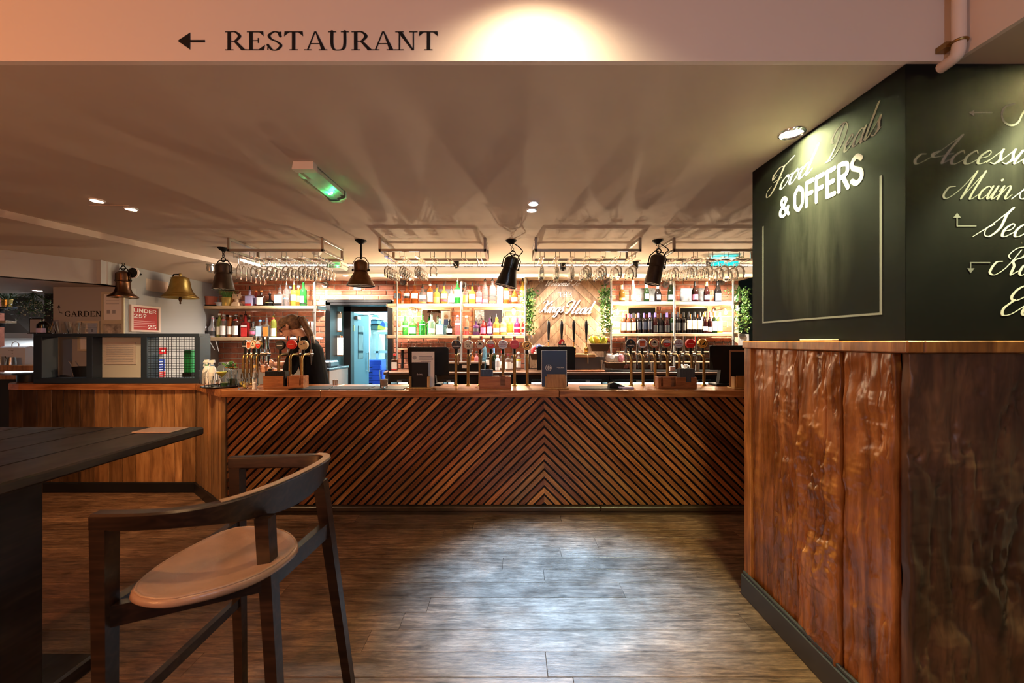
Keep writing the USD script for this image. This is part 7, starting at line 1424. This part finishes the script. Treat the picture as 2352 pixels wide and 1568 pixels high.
dp = Thing('dried_flowers', 'pale dried flowers hanging against the dark servery corner', 'plant', (X(76, 4.95), 4.95, 2.16)); rg = np.random.default_rng(4)
pts = [np.array([rg.normal() * .16, rg.normal() * .04, min(-.03, -.17 + rg.normal() * .07)]) for _ in range(420)]
dp.part('stem', [cyl((0, 0, 0), tuple(pts[i * 10]), .002, 4) for i in range(40)], LEAF[2], local=True); dp.part('flowers', leaves(pts[:260], .022, 3), mat('dried_pale', (.42, .44, .30), .7), local=True, kind='stuff'); dp.part('foliage', leaves(pts[260:], .03, 4), LEAF[2], local=True, kind='stuff')
single('dark_cupboard', box(X(100, 5.05), -5.16, 5.06, 5.3, 1.26, 2.16), M_dark, 'dark cupboard edge beside the GARDEN wall', 'cupboard')
hd_ = Thing('extractor_hood', 'steel extractor hood slanting over the kitchen', 'extractor hood', (-8.2, 6.4, 1.6)); hd_.part('canopy', hull([(x, y, z) for x, y, z in ((-8.9, 6.0, 1.72), (-7.2, 6.0, 1.62), (-8.9, 6.9, 1.72), (-7.2, 6.9, 1.62), (-8.6, 6.3, 2.3), (-8.3, 6.3, 2.3), (-8.6, 6.9, 2.3), (-8.3, 6.9, 2.3))]), mat('hood_steel', (.10, .085, .07), .5, .3)); hd_.part('lip', box(-8.9, -7.2, 5.98, 6.0, 1.60, 1.68), M_steel)
# round end stool-like tub and pans seen at the open end of the counter
tub = Thing('black_tub', 'round black tub standing on the open end of the counter', 'tub', (X(72, 4.3), 4.30, TOP)); tub.part('tub', lathe([(0, 0), (.10, 0), (.105, .01), (.105, .08), (0, .08)], 28, caps=False), M_black, local=True); tub.part('lid', lathe([(0, .08), (.13, .08), (.135, .09), (.13, .098), (0, .10)], 28, caps=False), M_slate, local=True)
pn = Thing('mixing_bowl', 'upturned steel bowl inside the open cabinet bay', 'bowl', (X(132, 4.30), 4.32, TOP + .0005)); pn.part('bowl', lathe([(.13, 0), (.12, .03), (.085, .055), (.04, .07), (0, .075)], 28, caps=True), mat('dark_bowl', (.05, .05, .06), .15, .8), local=True); pn.part('rim', ring((0, 0, .004), .13, .005, 'z', 28, 6), M_steel, local=True)
bk = Thing('ice_bucket', 'dark bucket with utensils inside the open cabinet bay', 'bucket', (X(189, 4.36), 4.37, TOP + .0005)); bk.part('bucket', lathe([(0, 0), (.06, 0), (.09, .16), (.085, .16), (.055, .006), (0, .006)], 24, caps=False), M_matt, local=True); bk.part('utensil', [cyl((.0, 0, .03), (.09, .02, .24), .005, 6), cyl((-.02, 0, .03), (-.16, .0, .22), .005, 6)], M_steel, local=True)
# white box and printed roll beside the doorway, behind the bartender
bs = Thing('side_counter', 'slate topped side counter between bartender and doorway', 'counter', (X(740, 5.3), 5.35, 0)); bs.part('body', box(X(705, 5.3), X(757, 5.3), 5.3, 5.9, 0, Z(851, 5.3), .004), mat('taupe_panel', (.20, .16, .15), .5)); bs.part('top', box(X(703, 5.3), X(758, 5.3), 5.28, 5.92, Z(851, 5.3), Z(846, 5.3), .004), M_slate)
rp = Thing('label_printer', 'dark blue printer feeding a white roll beside the doorway', 'printer', (X(742, 5.4), 5.45, Z(846, 5.3))); rp.part('case', box(X(724, 5.4), X(757, 5.4), 5.42, 5.7, Z(845.5, 5.3), Z(829, 5.4), .02), mat('printer_blue', (.025, .05, .08), .4)); rp.part('paper_roll', hull([(X(p, 5.4), 5.40 + q, Z(r, 5.4)) for p, r in ((722, 846), (736, 846), (723, 835), (736, 835)) for q in (0, .03)]), M_paper)

# ------------------------------------------------------------------ the bartender
YM_ = 4.30
def J(px, py, dy=0.0): return P(px, py, YM_ + dy) if False else np.array([X(px, YM_), YM_ + dy, Z(py, YM_)])
def sph(c, r, n=20): return m3.Manifold.sphere(r, n).translate(tuple(map(float, c)))
def bone(a, ra, b, rb): return m3.Manifold.batch_hull([sph(a, ra), sph(b, rb)])
def ell(c, rx, ry, rz): return m3.Manifold.sphere(1.0, 32).scale((rx, ry, rz)).translate(tuple(map(float, c)))
def to_tm(m, edge, it=8):
    m = m.refine_to_length(edge); q = m.to_mesh(); t = trimesh.Trimesh(np.array(q.vert_properties[:, :3]), np.array(q.tri_verts))
    if it: trimesh.smoothing.filter_taubin(t, iterations=it)
    return t
head = J(668, 752); neck0, neck1 = J(697, 779, .0), J(690, 765, .0)
sl, sr_ = J(700, 797, -.15), J(700, 793, .17)                    # camera side shoulder, far shoulder
el_, er = J(688, 857, -.22), J(655, 838, .20)
wl, wr = J(640, 847, -.14), J(622, 838, .10)
chest, belly, hip = J(712, 812), J(722, 858), J(728, 898)
parts = [bone(chest, .125, belly, .115), bone(belly, .115, hip, .125), bone(J(703, 800, -.10), .065, J(703, 797, .12), .065), bone(chest, .12, J(703, 798), .08), bone(neck0, .058, neck1, .05), bone(neck1, .05, head + (.02, 0, -.02), .055),
         bone(sl, .058, el_, .045), bone(el_, .044, wl, .029), bone(sr_, .058, er, .045), bone(er, .044, wr, .029)]
def rotd(v, deg): a = math.radians(deg); return np.array([v[0] * math.cos(a) - v[2] * math.sin(a), v[1], v[0] * math.sin(a) + v[2] * math.cos(a)])
# head in a local frame: -x is forward, then pitched down
fwd, up_ = rotd(np.array([-1., 0, 0]), 28), rotd(np.array([0, 0, 1.]), 28); side_ = np.array([0, -1., 0])
def H(f_, s, u): return head + fwd * f_ + side_ * s + up_ * u
parts += [m3.Manifold.batch_hull([sph(H(.02, 0, .045), .078), sph(H(-.035, 0, .04), .082), sph(H(-.02, 0, .01), .07)]), m3.Manifold.batch_hull([sph(H(.055, 0, .02), .052), sph(H(.062, 0, -.045), .034), sph(H(.06, 0, -.07), .024), sph(H(.0, 0, -.03), .05)]),
          bone(H(.098, 0, .018), .010, H(.125, 0, -.018), .014), sph(H(.118, 0, -.022), .016), bone(H(.092, .018, -.05), .010, H(.092, -.018, -.05), .010), sph(H(.08, 0, -.078), .022)]
for s in (-1, 1): parts.append(m3.Manifold.batch_hull([sph(H(-.012, s * .078, .022), .012), sph(H(-.018, s * .084, .0), .012), sph(H(-.004, s * .08, -.022), .009)]))
# hands: palms and five curled fingers
def hand(w, d, axis_up, hold):
    out = []; d = d / np.linalg.norm(d); n = np.cross(d, axis_up); n /= np.linalg.norm(n); u = np.cross(n, d)
    palm = w + d * .05
    out.append(m3.Manifold.batch_hull([sph(w + d * .01, .025), sph(palm + u * .028 + d * .035, .014), sph(palm - u * .028 + d * .03, .014), sph(palm + n * .004, .018)]))
    for k, (off, l) in enumerate(((.029, .070), (.010, .078), (-.010, .073), (-.028, .058))):
        b = palm + u * off + d * .035; p1 = b + d * l * .42 + n * .006; p2 = p1 + (d * .35 + n * .9) * l * .36; p3 = p2 + (-d * .45 + n * .8) * l * .26
        out += [bone(b, .0105, p1, .0095), bone(p1, .0095, p2, .0088), bone(p2, .0088, p3, .0078)]
    t0 = w + d * .03 + u * .026; t1 = t0 + u * .02 + d * .028 + n * .02; t2 = t1 + d * .02 + n * .026 + u * .004
    out += [bone(t0, .014, t1, .0115), bone(t1, .0115, t2, .009)]
    return out
parts += hand(wl, np.array([-1., .05, .12]), np.array([0., 0, 1]), True); parts += hand(wr, np.array([-1., -.15, -.05]), np.array([0., 0, 1]), True)
# legs to the floor behind the bar
hl, hr = hip + (0, -.09, -.02), hip + (0, .09, -.02)
for h_, s in ((hl, -1), (hr, 1)):
    k = h_ + (-.03, s * .01, -.43); f_ = np.array([h_[0] + .02, h_[1] + s * .02, .09]); parts += [bone(h_, .095, k, .062), bone(k, .06, f_, .042), m3.Manifold.batch_hull([sph(f_ - (0, 0, .045), .04), sph(f_ + (-.17, 0, -.058), .03)])]
body = to_tm(m3.Manifold.batch_boolean(parts, m3.OpType.Add), .012, 6)
pe = Thing('person', 'person in a black tee shirt and dark glasses pulling a drink behind the taps', 'person', (hip[0], YM_, 0))
M_skin = mat('skin', (.52, .27, .18), .5, bump=.05); M_hair = wood('hair_brown', (.045, .022, .010), (.12, .060, .026), (.24, .13, .06), (30, 30, 30), rough=.5, tone=.05)
bo = pe.part('body', body, M_skin, smooth=60)
shirt = [bone(chest, .138, belly, .130), bone(belly, .130, hip + (0, 0, .0), .137), bone(J(703, 800, -.10), .078, J(703, 797, .12), .078), bone(chest, .134, J(704, 800), .085), bone(sl, .072, sl + (el_ - sl) * .78, .068), bone(sr_, .072, sr_ + (er - sr_) * .75, .068), bone(J(702, 794), .085, J(699, 783), .068)]
pe.part('t_shirt', to_tm(m3.Manifold.batch_boolean(shirt, m3.OpType.Add), .02, 10), mat('black_cotton', (.004, .004, .0045), .9, spec=.1), smooth=60)
tr_ = [bone(hip + (0, 0, .02), .128, hip - (0, 0, .06), .13)]
for h_, s in ((hl, -1), (hr, 1)): k = h_ + (-.03, s * .01, -.43); f_ = np.array([h_[0] + .02, h_[1] + s * .02, .14]); tr_ += [bone(h_, .105, k, .072), bone(k, .07, f_, .06)]
pe.part('trousers', to_tm(m3.Manifold.batch_boolean(tr_, m3.OpType.Add), .03, 6), M_matt, smooth=60)
hair = m3.Manifold.batch_hull([sph(H(.028, 0, .058), .080), sph(H(-.045, 0, .045), .088), sph(H(-.05, 0, .0), .072)]) - m3.Manifold.batch_hull([sph(H(.16, 0, .03), .085), sph(H(.10, 0, -.10), .10), sph(H(.02, 0, -.13), .09)])
tail = [bone(H(-.115, 0, .04), .026, H(-.15, 0, .02), .036), bone(H(-.15, 0, .02), .036, J(716, 772, -.02), .036), bone(J(716, 772, -.02), .036, J(723, 792, -.03), .022), bone(J(723, 792, -.03), .022, J(725, 803, -.03), .008)]
hm = to_tm(m3.Manifold.batch_boolean([hair] + tail, m3.OpType.Add), .010, 6); hm.vertices += (meshkit.noise(hm.vertices * 90, 5)[:, None] - .5) * .004 * hm.vertex_normals
pe.part('hair', hm, M_hair, smooth=60); pe.part('hair_tie', ring(H(-.122, 0, .038), .027, .007, 'x', 16, 6), M_matt)
pe.part('spectacles', [moved(tube([H(.10, s * .012, .020), H(.105, s * .030, .026), H(.095, s * .056, .022), H(.088, s * .060, .004), H(.098, s * .036, -.008), H(.104, s * .014, .002)], .0045, 6, closed=True), (0, 0, 0)) for s in (-1, 1)] + [tube([H(.09, s * .060, .018), H(.04, s * .080, .022), H(-.015, s * .086, .024)], .0045, 6) for s in (-1, 1)] + [tube([H(.106, -.012, .016), H(.106, .012, .016)], .004, 6)], M_black)
pe.part('lens', [hull([H(.1, s * .013, .018), H(.105, s * .03, .024), H(.094, s * .055, .02), H(.087, s * .058, .005), H(.097, s * .036, -.006), H(.103, s * .015, .003), H(.098, s * .035, .01)]) for s in (-1, 1)], mat('dark_lens', (.03, .025, .025), .1))
pe.part('watch', [tube([wl + (.018, .032 * math.cos(a), .032 * math.sin(a)) for a in np.linspace(0, 6.28, 16, endpoint=False)], .007, 6, closed=True)], M_brass); pe.part('watch_face', cyl(wl + (.018, -.036, .0), wl + (.018, -.045, 0), .019, 16), M_black)
hg = Thing('pint_glass', 'straight pint glass tilted in the hand of the bartender', 'glass', wl + (-.135, .0, .03)); hgm = lathe([(0, 0), (.03, 0), (.042, .13), (.040, .13), (.028, .008), (0, .008)], 20, caps=False); hgm.fix_normals(); hg.part('glass', moved(hgm, (0, .03, -.01), ry=-38), M_glass, local=True, smooth=50); hg.part('beer', moved(lathe([(0, .009), (.028, .009), (.031, .05), (0, .05)], 16, caps=False), (0, .03, -.01), ry=-38), mat('dark_ale', (.12, .04, .015), .2), local=True)

sk_ = Thing('wall_speaker', 'small round black speaker on the wall corner behind the bell shaped lamp', 'speaker', (X(304, 4.40), 4.42, Z(626, 4.4)))
sk_.part('ring', moved(lathe([(.052, 0), (.062, 0), (.064, .012), (.054, .02)], 24, caps=False), sk_.base, rx=90), M_white); sk_.part('cone', moved(lathe([(0, .004), (.03, .012), (.054, .018), (.054, .0), (0, -.03)], 24, caps=False), sk_.base, rx=90), M_black); sk_.part('bracket', cyl(sk_.base + (0, .03, 0), sk_.base + (-.02, .10, 0), .012), M_matt)
